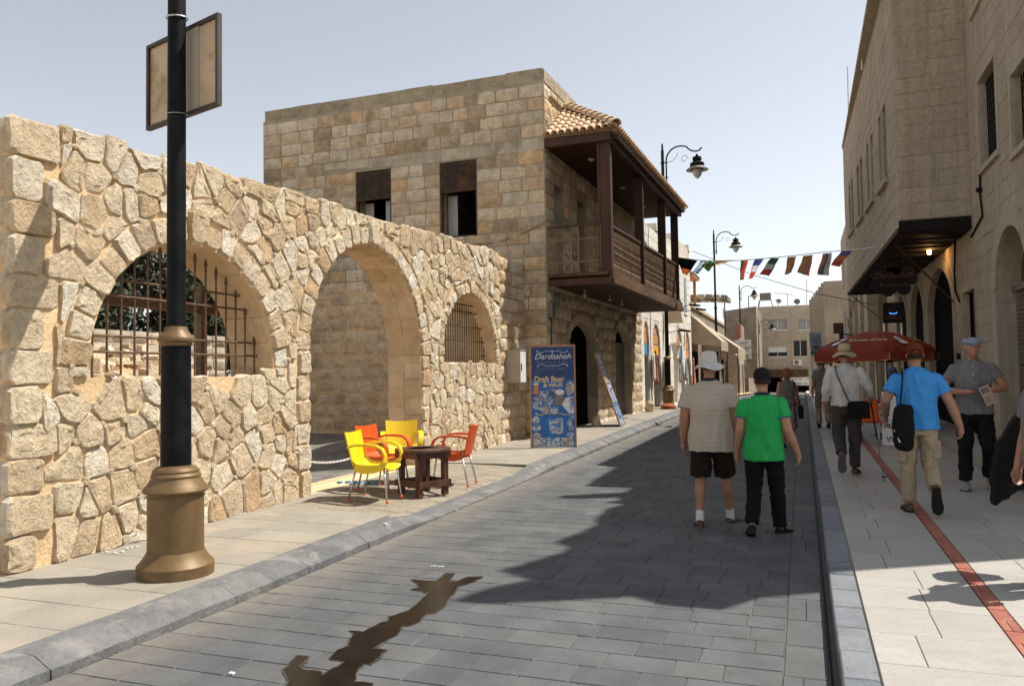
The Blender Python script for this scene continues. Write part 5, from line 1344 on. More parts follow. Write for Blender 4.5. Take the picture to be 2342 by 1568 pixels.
for o in ops7:
    w = pbox(P7, o.ua, o.ub, o.sill, o.spring, -.3, -.28).build('window', M_glass, by)
    pbox(P7, o.ua-.1, o.ub+.1, o.sill-.1, o.sill-.002, -.3, .09).build('sill', M_smooth, w)
    n = 17
    for i in range(n):
        z = o.sill+.02+(o.spring-o.sill-.04)*i/n
        MB().hexa([P7.p(o.ua, z, -.05), P7.p(o.ub, z, -.05), P7.p(o.ub, z+.05, -.14), P7.p(o.ua, z+.05, -.14)], [P7.p(o.ua, z+.012, -.05), P7.p(o.ub, z+.012, -.05), P7.p(o.ub, z+.062, -.14), P7.p(o.ua, z+.062, -.14)]).build('louvre', M_blkiron, w)
# dark canopy under the bay
cp = thing('dark_canopy', 'black soffit canopy with scalloped edge and light bulbs under the upper bay', 'canopy', (2, 20, 4.2))
xb = lambda y: XB0+SB*(y-15.9)
m_ = MB(); m_.hexa([(xb(15.9), 15.88, 4.14), (2.88, 15.88, 4.10), (2.88, YB1, 4.14), (xb(YB1), YB1, 4.14)], [(xb(15.9), 15.88, 4.33), (2.88, 15.88, 4.33), (2.88, YB1, 4.33), (xb(YB1), YB1, 4.33)]); m_.build('soffit', M_blkiron, cp)
m_ = MB(); m_.hexa([(xb(15.9)-.03, 15.86, 4.2), (xb(15.9)-.002, 15.86, 4.2), (xb(YB1)-.002, YB1, 4.2), (xb(YB1)-.03, YB1, 4.2)], [(xb(15.9)-.03, 15.86, 4.33), (xb(15.9)-.002, 15.86, 4.33), (xb(YB1)-.002, YB1, 4.33), (xb(YB1)-.03, YB1, 4.33)]); m_.build('stone_edge', M_smooth, cp)
i = 0; y = 15.95
while y < YB1-.1:
    m_ = MB(); m_.prism([(0, 0), (.11, 0), (.10, -.05), (.055, -.08), (.01, -.05)], -.004, .004, Matrix.Translation((xb(y)-.012, y, 4.2)) @ Matrix.Rotation(PI/2, 4, 'Z')); m_.build('scallop', M_woodb, cp); y += .12
for k in range(11): m_ = MB(); yy = 16.6+k*1.1; m_.box(xb(yy)+.05, 2.85, yy, yy+.07, 4.06, 4.10); m_.build('soffit_batten', M_blkiron, cp)
M_lit = plain('lit_bulb', (1, .7, .25), .4, emis=((1, .55, .14), 9))
def c4_(x, y): return (1854.2+.27226*x, 426.9+.27226*y)
for i, (cx_, cy_, yy, lit) in enumerate(((995, 545, 18.5, 1), (618, 655, 22.0, 1), (842, 420, 17.4, 0), (822, 490, 18.9, 0), (672, 605, 21, 0))):
    q = ony(*c4_(cx_, cy_), yy); top = 4.12
    t = thing('canopy_bulb', ['lit orange bulb under the canopy nearer the shutter', 'lit orange bulb under the canopy above the restaurant sign', 'unlit white spiral bulb nearest the canopy front edge', 'unlit bulb just behind the front spiral one', 'small unlit bulb beside the lit one over the sign'][i], 'light bulb', (q.x, yy, q.z), group='bulbs under the dark canopy')
    MB().lathe([(.03, 0), (.045, .05), (.045, .12), (.03, .14)], 10, Matrix.Translation((q.x, yy, q.z-.06))).build('bulb', M_lit if lit else M_curtain, t, True)
    MB().lathe([(.035, 0), (.035, .05), (.012, .07), (.012, max(.1, top-q.z-.08))], 8, Matrix.Translation((q.x, yy, q.z+.08))).build('socket', M_rust, t)
    if lit:
        L = bpy.data.lights.new('bulb_light', 'POINT'); L.energy = 7; L.color = (1, .5, .15); L.shadow_soft_size = .05
        lo = bpy.data.objects.new('bulb_light', L); COL.objects.link(lo); lo.location = (q.x, yy, q.z-.12)
# restaurant cloud sign and OPEN board
rs_ = thing('restaurant_sign', 'dark cloud shaped restaurant sign hanging below the canopy', 'sign', (1.7, 18.6, 3.2))
def c4w(x, y, yy): return ony(*c4_(x, y), yy)
c0 = c4w(690, 780, 18.6); pts = []
sw, sh = .42, .28
for cx_, cz_, r_ in ((-.28, .12, .14), (0, .2, .16), (.28, .13, .15), (.38, -.02, .1), (.2, -.2, .14), (-.1, -.22, .14), (-.34, -.1, .12), (0, 0, .26), (.15, .02, .22), (-.18, 0, .22)):
    m_ = MB(); m_.lathe([(r_, -.02), (r_, .02)], 20, Matrix.Translation((c0.x+cx_, 18.6+.001*cx_, c0.z+cz_)) @ Matrix.Rotation(PI/2, 4, 'X')); m_.build('sign_lobe', M_blkiron, rs_)
M_redt = plain('dull_red_lettering', (.10,.035,.02), .6)
text('lettering', 'Dardasheh', .17, Matrix.Translation((c0.x, 18.56, c0.z+.03)), M_redt, rs_, shear=.35); text('lettering', 'Restaurant', .13, Matrix.Translation((c0.x+.02, 18.56, c0.z-.15)), M_redt, rs_)
for x in (-.2, .2): MB().tube([(c0.x+x, 18.6, c0.z+.3), (c0.x+x, 18.6, 4.13)], .008, 4).build('hanger', M_blkiron, rs_)
t = thing('open_sign', 'black OPEN board with a small blue oval logo hanging under the cloud sign', 'sign', (1.75, 18.7, 2.7))
a = c4w(603, 975, 18.7); b = c4w(782, 1140, 18.7); MB().box(a.x, b.x, 18.7, 18.76, b.z, a.z).build('board', M_blkiron, t)
M_blu = plain('glowing_blue_ring', (.05, .2, .8), .4, emis=((.08, .3, 1), 1.6)); q = c4w(693, 1055, 18.69)
m_ = MB(); m_.tube([(q.x+.075*math.cos(PI+PI*i/10), 18.685, q.z+.03*math.sin(PI+PI*i/10)) for i in range(11)], .008, 5); m_.build('blue_ring', M_blu, t)
m_ = MB(); m_.tube([(q.x+.075*math.cos(PI*i/10), 18.685, q.z+.02+.05*math.sin(PI*i/10)) for i in range(11)], .006, 5); m_.build('logo_ring', M_woodb, t)
text('lettering', 'OPEN', .12, Matrix.Translation(((a.x+b.x)/2, 18.68, b.z+.07)), M_redt, t)
for px_, nm in ((618, 0), (765, 0)):
    q = c4w(px_, 1150, 19.2); MB().tube([(q.x, 19.2, gz(19)+.14), (q.x, 19.2, 2.66)], .035, 8).build('sign_post', M_alu, t)
# diagonal rods from canopy
t = thing('canopy_stay', 'thin rusty stay rod slanting from the canopy to the door arch', 'rod', (2, 17, 4)); MB().tube([(xb(17)+.05, 17, 4.1), P6.p(Uy(17.7), 2.95, .05)], .015, 5).build('stay_rod', M_rust, t)
t = thing('canopy_stay', 'far stay rod from the canopy end down towards the sign board', 'rod', (1.5, 28, 4)); MB().tube([(xb(28)+.02, 28, 4.1), (2.2, 24, 2.9)], .02, 5).build('stay_rod', M_rust, t)
# mid right building
b8 = thing('balcony_building', 'plain beige building with wires and a small balcony beyond the upper bay', 'building', (2.5, 40, .2))
P8 = Plane((2.25, 31.2, 0), (-1, 0, 0)); U8 = lambda y: P8.uy(y)
o8 = [Opening(U8(y), U8(y+1.0), z, z+1.5) for y in (34, 38, 42, 46) for z in (3.4, 6.2)]
wall_core('street_wall', M_pinkm, b8, P8, U8(49), 0, -.2, 9.1, o8, .4)
bl = course_blocks(P8, U8(49), -.01, .2, 9.05, .3, .5, .8, o8, depth=.04, gap=.01, proud=.01, r=r6, meshes=FLAT_BLOCKS, jit=.004); emit_blocks(bl, 'stone_block', M_smooth, b8, 300, 'stone_blocks')
m_ = MB(); m_.box(2.66, 9, 31.25, 49, -.2, 8.9); m_.build('rear_walls', M_pinkm, b8)
for o in o8: w = pbox(P8, o.ua, o.ub, o.sill, o.spring, -.3, -.28).build('window', M_glass, b8); pbox(P8, o.ua-.1, o.ub+.1, o.sill-.1, o.sill-.002, -.2, .08).build('sill', M_smooth, w)
for y in (33, 36.4, 40.5): pbox(P8, U8(y), U8(y)+.14, .2, 8.5, .02, .14).build('drain_pipe', M_pinkm, b8)
bk = pbox(P8, U8(38), U8(34.5), 2.5, 2.58, .0, .7).build('balcony', M_blkiron, b8)
for i in range(16):
    u = U8(38)+3.5*i/15; MB().tube([P8.p(u, 2.58, .68), P8.p(u, 3.3, .68)], .014, 4).build('railing_bar', M_blkiron, bk)
MB().tube([P8.p(U8(38), 3.3, .68), P8.p(U8(34.5), 3.3, .68)], .02, 4).build('handrail', M_blkiron, bk)
for k in range(5):
    m_ = MB(); a = U8(33+k*2.1); m_.tube([P8.p(a-2.2*t, 5.4-k*.3+.25*math.sin(t*9+k)-.3*math.sin(PI*t), .05) for t in [i/10 for i in range(11)]], .012, 4); m_.build('wire', M_blkiron, b8)
sgn = thing('brown_box_sign', 'dark brown square box sign projecting in front of the beige fins', 'sign', (1.9, 40, 4)); a = c4w(190, 1145, 40); b = c4w(278, 1230, 40); MB().box(a.x, b.x, 40, 40.3, b.z, a.z).build('box', M_wood, sgn); MB().beam(((a.x+b.x)/2, 40.15, b.z), (2.3, 40.15, b.z-.1), .06, .06).build('bracket', M_blkiron, sgn)
# finned building
b9 = thing('finned_building', 'beige stone building with stepped vertical fins above the cafe sign', 'building', (1.5, 55, 3))
P9 = Plane((0, 52, 0), (0, -1, 0))
xa, xc = ony(1885, 700, 52).x, 2.6; ztp = ony(1885, 643, 52).z; zbt = ony(1885, 788, 52).z
m_ = MB(); m_.box(xa, xc, 52, 56, zbt, ztp-.02); m_.box(xa+.35, 4, 51.9+.5, 60, -.3, zbt); m_.build('walls', M_far, b9)
bl = course_blocks(P9, xa+.01, xc, zbt, ztp, .42, .7, 1.1, [], depth=.05, gap=.014, proud=.02, r=r6, meshes=FLAT_BLOCKS); emit_blocks(bl, 'stone_block', M_far, b9)
for k in range(6):
    y = 53+k*2.0; x = xa-.14*(k+1)*.9; MB().box(x, x+.45, y, y+.5, zbt+.0, ztp-.03*k).build('fin', M_far, b9); MB().box(x+.2, x+.6, y+.5, y+2.1, zbt+.05, ztp-.1).build('wall_panel', M_far, b9)
a = ony(1850, 761, 50); b = ony(1880, 812, 50)
t = thing('cafe_sign', 'blue green vertical internet cafe sign with an oval logo', 'sign', (a.x, 50, b.z)); MB().hexa([(a.x+.08, 50, b.z), (b.x+.08, 49.8, b.z), (b.x+.08, 49.9, b.z), (a.x+.08, 50.1, b.z)], [(a.x, 50, a.z), (b.x-.05, 49.8, a.z), (b.x-.05, 49.9, a.z), (a.x, 50.1, a.z)]).build('sign_board', plain('blue_grey_sign', srgb(100, 116, 128), .5), t)
cxs = (a.x+b.x)/2; hh = a.z-b.z
M_brn = plain('dark_brown_print', (.07,.025,.01), .5)
for s, f, sz, mt in (('Waves', .80, .17, M_brn), ('INTERNET', .66, .145, M_ink), ('CAFE', .54, .16, M_ink)): text('lettering', s, sz, Matrix.Translation((cxs, 49.75, b.z+hh*f)) @ Matrix.Rotation(R(-7), 4, 'Z'), mt, t)
m_ = MB(); m_.lathe([(.2, 0), (.2, .03)], 20, Matrix.Translation((cxs+.03, 49.78, b.z+hh*.36)) @ Matrix.Rotation(PI/2, 4, 'X') @ Matrix.Diagonal((1, .55, 1, 1))); m_.build('oval_logo', M_brn, t)
m_ = MB(); m_.box(a.x+.1, b.x+.02, 49.77, 49.79, b.z+.02, b.z+hh*.22); m_.build('sign_stripe', plain('teal_print', srgb(30, 80, 90), .5), t)
MB().box(a.x+.05, a.x+.2, 50.12, 50.2, 0, a.z).build('sign_post', M_pinkm, t)
MB().box(ony(1848, 800, 60).x, ony(1872, 800, 60).x, 60, 61, -.5, ony(1850, 820, 60).z).build('gate_pier', M_wht, None, label='pale stone gate pier below the internet cafe sign', cat='pier')
# masts on the right hand roof
for i, (px_, pt, pb, y) in enumerate(((1938.5, 153, 250, 26.5), (1969.5, 88, 150, 20.5))):
    a = ony(px_, pt, y); b = ony(px_+2, pb+10, y); t = thing('roof_mast', ('thin white mast at the far end of the bay roof', 'thin white mast halfway along the bay roof')[i], 'mast', b); MB().tube([b, a], .018, 5).build('mast_pole', M_whitep, t)
# ================================================================== BEHIND THE GARDEN WALL
yard = MB(); r = random.Random(3); nx, ny = 26, 40
for j in range(ny+1):
    for i in range(nx+1):
        x, y = -13.3+i*(13.3-6.45)/nx, 4.5+j*12.78/ny
        z = .105+gz(y)+.02*noise.noise(Vector((x*2, y*2, 0)))+.22*max(0, 1-((x+8.3)**2/1.2+(y-13.2)**2/2.2))
        yard.v.append((x, y, z))
yard.f = [(j*(nx+1)+i, j*(nx+1)+i+1, (j+1)*(nx+1)+i+1, (j+1)*(nx+1)+i) for j in range(ny) for i in range(nx)]
yard.build('yard_ground', M_gravel, None, True, kind='structure')
sheet('threshold', -6.5, -5.92, [8.5, 10, 11.66], .121, M_mortar)
rw = thing('retaining_wall', 'low pale block wall in the sun seen through the large grilled arch', 'wall', (-12, 11, 1.6))
PR = Plane((-12.0, 7.5, 0), (1, 0, 0)); m_ = MB(); m_.box(-12.3, -12.01, 7.5, 14.2, 0, 2.58); m_.build('wall_core', M_whtm, rw)
emit_blocks(course_blocks(PR, 0, 6.7, 1.6, 2.6, .24, .4, .6, [], depth=.08, gap=.02, proud=.03, r=r), 'stone_block', M_smooth, rw)
bank = MB(); nx, ny = 14, 30
for j in range(ny+1):
    for i in range(nx+1):
        x, y = -12.1+i*2.8/nx, 7.4+j*5.4/ny; t = 1-i/nx
        bank.v.append((x, y, .1+2.2*t**.6*max(.05, min(1, (12.9-y)/.8))+.12*noise.noise(Vector((x*1.5, y*1.5, 3)))))
bank.f = [(j*(nx+1)+i, j*(nx+1)+i+1, (j+1)*(nx+1)+i+1, (j+1)*(nx+1)+i) for j in range(ny) for i in range(nx)]
bank.build('earth_bank', plain('orange_earth', (.42,.23,.11), .95, var=.3, bmp=.03, bscale=9), None, True, kind='structure')
rub = MB()
for k in range(420):
    t = r.random(); x = -12+2.6*(1-t); y = r.uniform(7.6, 12.3); s = r.uniform(.06, .2); z = .12+2.2*t**.6+.12*noise.noise(Vector((x*1.5, y*1.5, 3)))
    M = Matrix.Translation((x, y, z)) @ Matrix.Rotation(r.uniform(0, 6), 4, 'Z') @ Matrix.Rotation(r.uniform(-.6, .6), 4, 'X') @ Matrix.Diagonal((s, s*r.uniform(.6, 1), s*r.uniform(.35, .7), 1))
    vs = [(a*r.uniform(.7, 1), b*r.uniform(.7, 1), c*r.uniform(.7, 1)) for a in (-1, 1) for b in (-1, 1) for c in (-1, 1)]
    rub.add(vs, [(0, 1, 3, 2), (4, 6, 7, 5), (0, 4, 5, 1), (2, 3, 7, 6), (0, 2, 6, 4), (1, 5, 7, 3)], M)
rub.build('loose_rubble', M_rubble, None, kind='stuff')
M_leaf, nt, b = _nodes('dark_foliage'); rv = rand01(nt)
c = ramp(nt, rv, [(0, (.022,.035,.016)), (.5, (.04,.055,.022)), (.9, (.07,.07,.03)), (1, (.11,.095,.045))]); nt.links.new(c, b.inputs['Base Color']); b.inputs['Roughness'].default_value = .7
M_bark = plain('tree_bark', (.07,.05,.035), .9, var=.4, bmp=.02, bscale=20)
def tree(x, y, h, rad, seed, label, zb=.3, n=15000):
    r = random.Random(seed); t = thing('tree', label, 'tree', (x, y, zb), group='dark trees behind the garden wall'); z0 = zb
    tr = MB(); tr.tube([(x, y, z0), (x+.05, y, z0+h*.4), (x, y+.05, z0+h*.9)], [.16, .12, .03], 8)
    tips = []
    for k in range(34):
        a = r.uniform(0, 6.3); zz = z0+h*r.uniform(.28, .88); L = rad*(1-.55*(zz-z0)/h)*r.uniform(.7, 1)
        e = Vector((x+L*math.cos(a), y+L*math.sin(a), zz+L*.1)); tr.tube([(x, y, zz-.1), ((x+e.x)/2, (y+e.y)/2, zz+.05), e], [.05, .03, .01], 5); tips.append((Vector((x, y, zz)), e))
    tr.build('trunk', M_bark, t, True); lf = MB()
    for k in range(n):
        a, e = r.choice(tips); p = a.lerp(e, r.uniform(.25, 1.05))+Vector((r.gauss(0, .2), r.gauss(0, .2), r.gauss(-.1, .26)))
        s = r.uniform(.06, .12); d = Vector((r.gauss(0, 1), r.gauss(0, 1), r.gauss(-.8, .8))).normalized(); sd = d.cross(Vector((r.gauss(0, 1), r.gauss(0, 1), r.gauss(0, 1)))).normalized()
        lf.add([p-sd*s*.35, p+d*s*1.6, p+sd*s*.35, p-d*s*.8], [(0, 1, 2, 3)])
    lf.build('crown', M_leaf, t)
for i, (x, y, h, rd, lb) in enumerate(((-14.2, 11.4, 5.2, 1.6, 'leftmost dark tree behind the large grilled arch'), (-14.6, 13.2, 5.4, 1.8, 'middle dark tree behind the large grilled arch'), (-14.0, 15.2, 5.2, 1.6, 'rightmost dark tree behind the large grilled arch'), (-16.6, 14.2, 5.9, 2.2, 'farther dark tree filling the gap behind the arch'))): tree(x, y, h, rd, 40+i, lb)
# chain across the archway
ch = MB(); pa, pb = Vector((-6.2, 8.55, .62)), Vector((-6.3, 11.6, .85)); N = 64
for k in range(N):
    t = (k+.5)/N; p = pa.lerp(pb, t)-Z3*(.28*4*t*(1-t)); d = (pb-pa).normalized(); a = d*.032; bb = (Z3 if k % 2 else d.cross(Z3))*.014
    ch.tube([p+a*math.cos(q*PI/4)+bb*math.sin(q*PI/4) for q in range(9)], .0045, 4, cap=False)
ch.build('chain', M_whitep, None, label='thin white chain strung across the open archway', cat='chain')
mb = MB(); q = ong(795, 1110, .13)
for k in range(7): mb.box(q.x-.3+k*.1, q.x-.24+k*.1, q.y+.2+.05*(k % 3), q.y+.26+.05*(k % 3), q.z-.01, q.z+.02)
mb.build('blue_litter', M_bsign, None, kind='stuff')

# ================================================================== LAMP POSTS
def lamp_post():
    LS = Matrix.Diagonal((.91, .91, 1, 1)); t = thing('lamp_post', 'tall black street lamp with a wide bronze base, nearest the camera', 'street lamp', (0, 0, 0), group='bronze based street lamps along the left kerb')
    bs = MB(); bs.lathe([(.01, 0), (.31, 0), (.312, .02), (.312, .085), (.30, .098), (.27, .13), (.245, .165), (.232, .19)], 40, LS); bs.build('base_flange', M_bronze, t, True, 35)
    d = MB(); d.lathe([(.228, .185), (.228, .60), (.234, .605), (.234, .612), (.228, .617), (.232, .63), (.262, .645), (.268, .655), (.262, .668), (.235, .70), (.205, .74), (.20, .752), (.205, .765), (.195, .785), (.186, .79), (.19, .80), (.186, .812), (.165, .83), (.128, .845)], 40, LS); d.build('base_drum', M_bronze, t, True, 35)
    p = MB(); p.lathe([(.125, .83), (.121, 1.80)], 32, LS); p.build('lower_pole', M_black, t, True, 35)
    c = MB(); c.lathe([(.123, 1.775), (.13, 1.78), (.13, 1.80), (.152, 1.815), (.155, 1.83), (.145, 1.85), (.115, 1.875), (.098, 1.90), (.09, 1.925), (.078, 1.93)], 32, LS); c.build('bronze_collar', M_bronze, t, True, 35)
    p = MB(); p.lathe([(.080, 1.9), (.074, 5.1)], 28, LS); p.build('middle_pole', M_black, t, True, 35)
    p = MB(); p.lathe([(.074, 5.1), (.09, 5.14), (.09, 5.2), (.062, 5.24), (.055, 9.5), (.035, 9.55), (.035, 9.72), (.012, 9.78)], 16); p.build('upper_pole', M_black, t, True, 35)
    a = MB(); P_ = [(.13, 0, 8.3), (.13, 0, 9.1)]
    P_ += [(.13+.5*(1-math.cos(q)), 0, 9.1+.52*math.sin(q)) for q in [i*PI/2/8 for i in range(1, 9)]]
    P_ += [(.63+.30*math.sin(q), 0, 9.62-.12*(1-math.cos(q))) for q in [i*PI/2/4 for i in range(1, 5)]]+[(1.05, 0, 9.41), (1.2, 0, 9.37), (1.33, 0, 9.40), (1.42, 0, 9.50)]
    a.tube(P_, .028, 8)
    for z in (8.5, 9.05): a.tube([(-.09, 0, z), (.2, 0, z)], .02, 6)
    a.build('bracket_arm', M_black, t, True)
    s = MB(); s.tube([(.16+.42*math.sin(q), 0, 9.05+.33*(1-math.cos(q*1.2))) for q in [i*.16 for i in range(9)]], .009, 5)
    s.tube([(.78+.14*math.cos(q)*(1-q/9), 0, 9.32-.2+.16*math.sin(q)*(1-q/9)) for q in [i*.5 for i in range(13)]], .009, 5)
    s.build('scroll_ornament', M_black, t)
    h = MB(); h.lathe([(.02, 9.37), (.05, 9.33), (.05, 9.28), (.15, 9.26), (.165, 9.2), (.165, 9.14), (.12, 9.10), (.2, 9.06), (.255, 9.02), (.26, 8.92), (.24, 8.88)], 24, Matrix.Translation((1.24, 0, -.1))); h.build('lamp_head', M_black, t, True, 35)
    h = MB(); h.lathe([(.25, 8.90), (.40, 8.79), (.405, 8.775), (.24, 8.80)], 28, Matrix.Translation((1.24, 0, -.1)), cap=False); h.build('lamp_brim', M_shut, t, True, 35)
    h = MB(); h.lathe([(.19, 8.80), (.185, 8.70), (.14, 8.58), (.06, 8.48), (.01, 8.46)], 20, Matrix.Translation((1.24, 0, -.1))); h.build('glass_bowl', M_curtain, t, True)
    return t
lp = lamp_post()
kids = {}
for q in bpy.data.objects:
    if q.parent: kids.setdefault(q.parent.name, []).append(q)
spots = [(-4.63, 4.90, .118, 0, 1), (-4.65, 29.0, gz(29)+.12, R(4), 1.0), (-4.72, 47.5, gz(47.5)+.12, R(4), 1.0), (ony(1697, 880, 72).x, 72, -.42, R(4), 1.0), (ony(1745, 0, 76).x-1.3, 76.5, -3.2, R(4), 1.0)]
LL = ['', 'black street lamp behind the balcony, its bronze base beside the white shops', 'black street lamp in front of the pale sky beside the flag string', 'distant black street lamp crossing the white Arabic sign', 'farthest low street lamp against the brown rendered wall']
for i, (x, y, z, a, s) in enumerate(spots):
    o = lp if i == 0 else copy_tree(lp, None, kids)
    if i: o['label'] = LL[i]
    place(o, (x, y, z), a, s)
# metal sign strapped to the near post
d = Vector((.963, -.269, 0)).normalized(); nn = Vector((-.269, -.963, 0)).normalized()
S0 = Vector((-4.63, 4.90, 0))-nn*.115
def spx(px, py):
    r_ = ray(px, py); t = (S0-_C).dot(nn)/r_.dot(nn); return _C+r_*t
TL, TR, BR, BL = spx(342, 104), spx(506, 31), spx(499, 246), spx(336, 297)
u0, u1 = ((TL+BL)/2-S0).dot(d), ((TR+BR)/2-S0).dot(d); z0, z1 = (BL.z+BR.z)/2, (TL.z+TR.z)/2
sg = thing('metal_sign', 'rust stained back of a metal sign strapped to the near black lamp post', 'sign', (S0.x, S0.y, z0))
def sbox(a, b, c, e, o0, o1, name, mat):
    m_ = MB(); m_.hexa([S0+d*a+nn*o0+Z3*c, S0+d*b+nn*o0+Z3*c, S0+d*b+nn*o1+Z3*c, S0+d*a+nn*o1+Z3*c], [S0+d*a+nn*o0+Z3*e, S0+d*b+nn*o0+Z3*e, S0+d*b+nn*o1+Z3*e, S0+d*a+nn*o1+Z3*e]); return m_.build(name, mat, sg)
print('SIGN', u0, u1, z0, z1)
sbox(u0+.02, u1-.02, z0+.02, z1-.02, -.012, -.004, 'sheet', M_signback)
for a, b, c, e in ((u0, u0+.03, z0, z1), (u1-.03, u1, z0, z1), (u0+.03, u1-.03, z0, z0+.03), (u0+.03, u1-.03, z1-.03, z1)): sbox(a, b, c, e, -.02, .02, 'frame_rail', M_signfr)
sbox(-.02, .06+.07, z0+.03, z1-.03, -.003, .012, 'mounting_strip', M_boxm)
for z in (z1+.03, z0-.02):
    m_ = MB(); m_.tube([(-4.63+.078*math.cos(q), 4.90+.083*math.sin(q), z+.01*math.sin(q)) for q in [i*PI/8 for i in range(17)]], .006 if z > z1 else .0025, 5); m_.build('wire_tie', M_alu, sg)

# ================================================================== FLAG STRING
fa, fb = Vector((-3.72, 26.3, 0)), Vector((1.66, 20.0, 0)); fd = (fb-fa).normalized(); fn = Vector((fd.y, -fd.x, 0))
def fpt(px, py, out=0): r_ = ray(px, py); t = (fa-_C).dot(fn)/r_.dot(fn); return _C+r_*t+fn*out
def cf(x, y): return (1463.8+.27228*x, 305+.27228*y)
sp_ = [(1548, 588), (1575, 592), (1612, 596), (1660, 597), (1700, 595), (1760, 590), (1820, 584), (1880, 577), (1930, 573), (1985, 567), (2012, 563)]
fs_ = thing('flag_string', 'thin cord strung between the balcony and the upper bay, carrying the flags', 'cord', fpt(1548, 588)); m_ = MB(); m_.tube([fpt(*p) for p in sp_], .012, 5); m_.build('cord', M_whitep, fs_)
m_ = MB(); m_.tube([ony(1583, 574, 38), ony(1720, 628, 33), ony(1870, 672, 31), ony(2000, 697, 29)], .012, 4); m_.build('overhead_wire', M_blkiron, None, label='thin overhead wire sagging below the flags', cat='wire')
FC = dict(g=srgb(40,130,90), k=srgb(30,34,34), o=srgb(240,155,85), w=srgb(238,240,242), l=srgb(175,208,235), b=srgb(85,120,200), r=srgb(228,105,75), t=srgb(228,184,130), y=srgb(245,200,70), c=srgb(235,218,185), p=srgb(235,165,155), G=srgb(40,165,105), K=srgb(25,60,50))
FC = {k: tuple(a*.78+.22*b for a, b in zip(c, srgb(205, 198, 185))) if k not in 'kK' else c for k, c in FC.items()}
FM = {}
for k, c in FC.items():
    m, nt, b = _nodes('flag_cloth_'+{'g':'green','k':'black','o':'orange','w':'white','l':'pale_blue','b':'blue','r':'red','t':'tan','y':'yellow','c':'cream','p':'pink','G':'bright_green','K':'dark_green'}[k])
    b.inputs['Base Color'].default_value = (*c, 1); b.inputs['Roughness'].default_value = .8
    tr = nt.nodes.new('ShaderNodeBsdfTranslucent'); tr.inputs[0].default_value = (*c, 1); mx = nt.nodes.new('ShaderNodeMixShader'); mx.inputs[0].default_value = .7
    out = nt.nodes['Material Output']; nt.links.new(b.outputs[0], mx.inputs[1]); nt.links.new(tr.outputs[0], mx.inputs[2]); nt.links.new(mx.outputs[0], out.inputs[0]); FM[k] = m
FL = [([(305,1040),(485,1068),(400,1195),(365,1175)], 'Kko', 'h', 'dark green and black flag with an orange tail wrapped at the balcony end'),
      ([(518,1066),(572,1068),(495,1183),(443,1165)], 'lwl', 'v', 'pale blue and white striped flag next to the green wrapped one'),
      ([(515,1110),(590,1066),(640,1100),(570,1160)], 'G', 'h', 'bright green flag with yellow diamond and blue disc'),
      ([(600,1066),(790,1062),(650,1110),(625,1090)], 'cwcwc', 'h', 'cream striped flag blown out flat beside the green diamond one'),
      ([(842,1066),(905,1064),(862,1228),(838,1232)], 'gr', 'v', 'narrow folded green and red flag'),
      ([(960,1056),(1034,1055),(940,1215),(912,1222)], 'bwr', 'h', 'blue, white and red banded flag'),
      ([(1097,1048),(1170,1047),(1092,1198),(1012,1183)], 'gwr', 'h', 'green, white and red banded flag'),
      ([(1244,1038),(1316,1034),(1280,1170),(1222,1188)], 'tt', 'v', 'small tan brown flag with a torn lower corner'),
      ([(1378,1028),(1456,1020),(1422,1196),(1318,1168)], 'ttp', 'v', 'wide tan flag with small crest and pink edge'),
      ([(1538,1010),(1614,1003),(1578,1192),(1478,1186)], 'obw', 'v', 'orange, blue and white flag with a yellow square in the middle'),
      ([(1688,990),(1780,983),(1665,1120),(1595,1103)], 'bor', 'h', 'blue, orange and red flag blown towards the right building')]
for i, (q, cols, mode, lb) in enumerate(FL):
    q = [cf(*p) for p in q]; t = thing('flag', lb, 'flag', fpt(*q[0]), group='small national flags on the string')
    n = len(cols); NU = 8
    def pt(u, v, o=0):
        px = (q[0][0]*(1-u)+q[1][0]*u)*(1-v)+(q[3][0]*(1-u)+q[2][0]*u)*v; py = (q[0][1]*(1-u)+q[1][1]*u)*(1-v)+(q[3][1]*(1-u)+q[2][1]*u)*v
        return fpt(px, py, o+.03*math.sin(u*6+i+v*2)*(.2+v)+.015*math.sin(v*7+i))
    for k, c_ in enumerate(cols):
        vs = []; fs = []
        for a in range(NU+1):
            for b_ in range(NU+1):
                u, v = (a/NU, (k+b_/NU)/n) if mode == 'h' else ((k+a/NU)/n, b_/NU); vs.append(pt(u, v))
        for a in range(NU):
            for b_ in range(NU): j = a*(NU+1)+b_; fs.append((j, j+1, j+NU+2, j+NU+1))
        m_ = MB(); m_.add(vs, fs); o = m_.build('stripe', FM[c_], t, True)
        sm = o.modifiers.new('s', 'SOLIDIFY'); sm.thickness = .004
    def patch(us, col, o_=-.012, name='emblem'): m_ = MB(); m_.add([pt(u, v, o_) for u, v in us]+[pt(u, v, -o_) for u, v in us], [tuple(range(len(us))), tuple(range(2*len(us)-1, len(us)-1, -1))]); m_.build(name, FM[col], t)
    if i == 2: patch([(.5, .08), (.95, .5), (.5, .92), (.05, .5)], 'y', .012); patch([(.5+.2*math.cos(k*PI/5), .5+.2*math.sin(k*PI/5)) for k in range(10)], 'b', .018)
    if i == 9: patch([(.3, .3), (.9, .3), (.9, .68), (.3, .68)], 'y', .012)
    if i == 8: patch([(.35+.1*math.cos(k*PI/4), .38+.1*math.sin(k*PI/4)) for k in range(8)], 'c', .012)

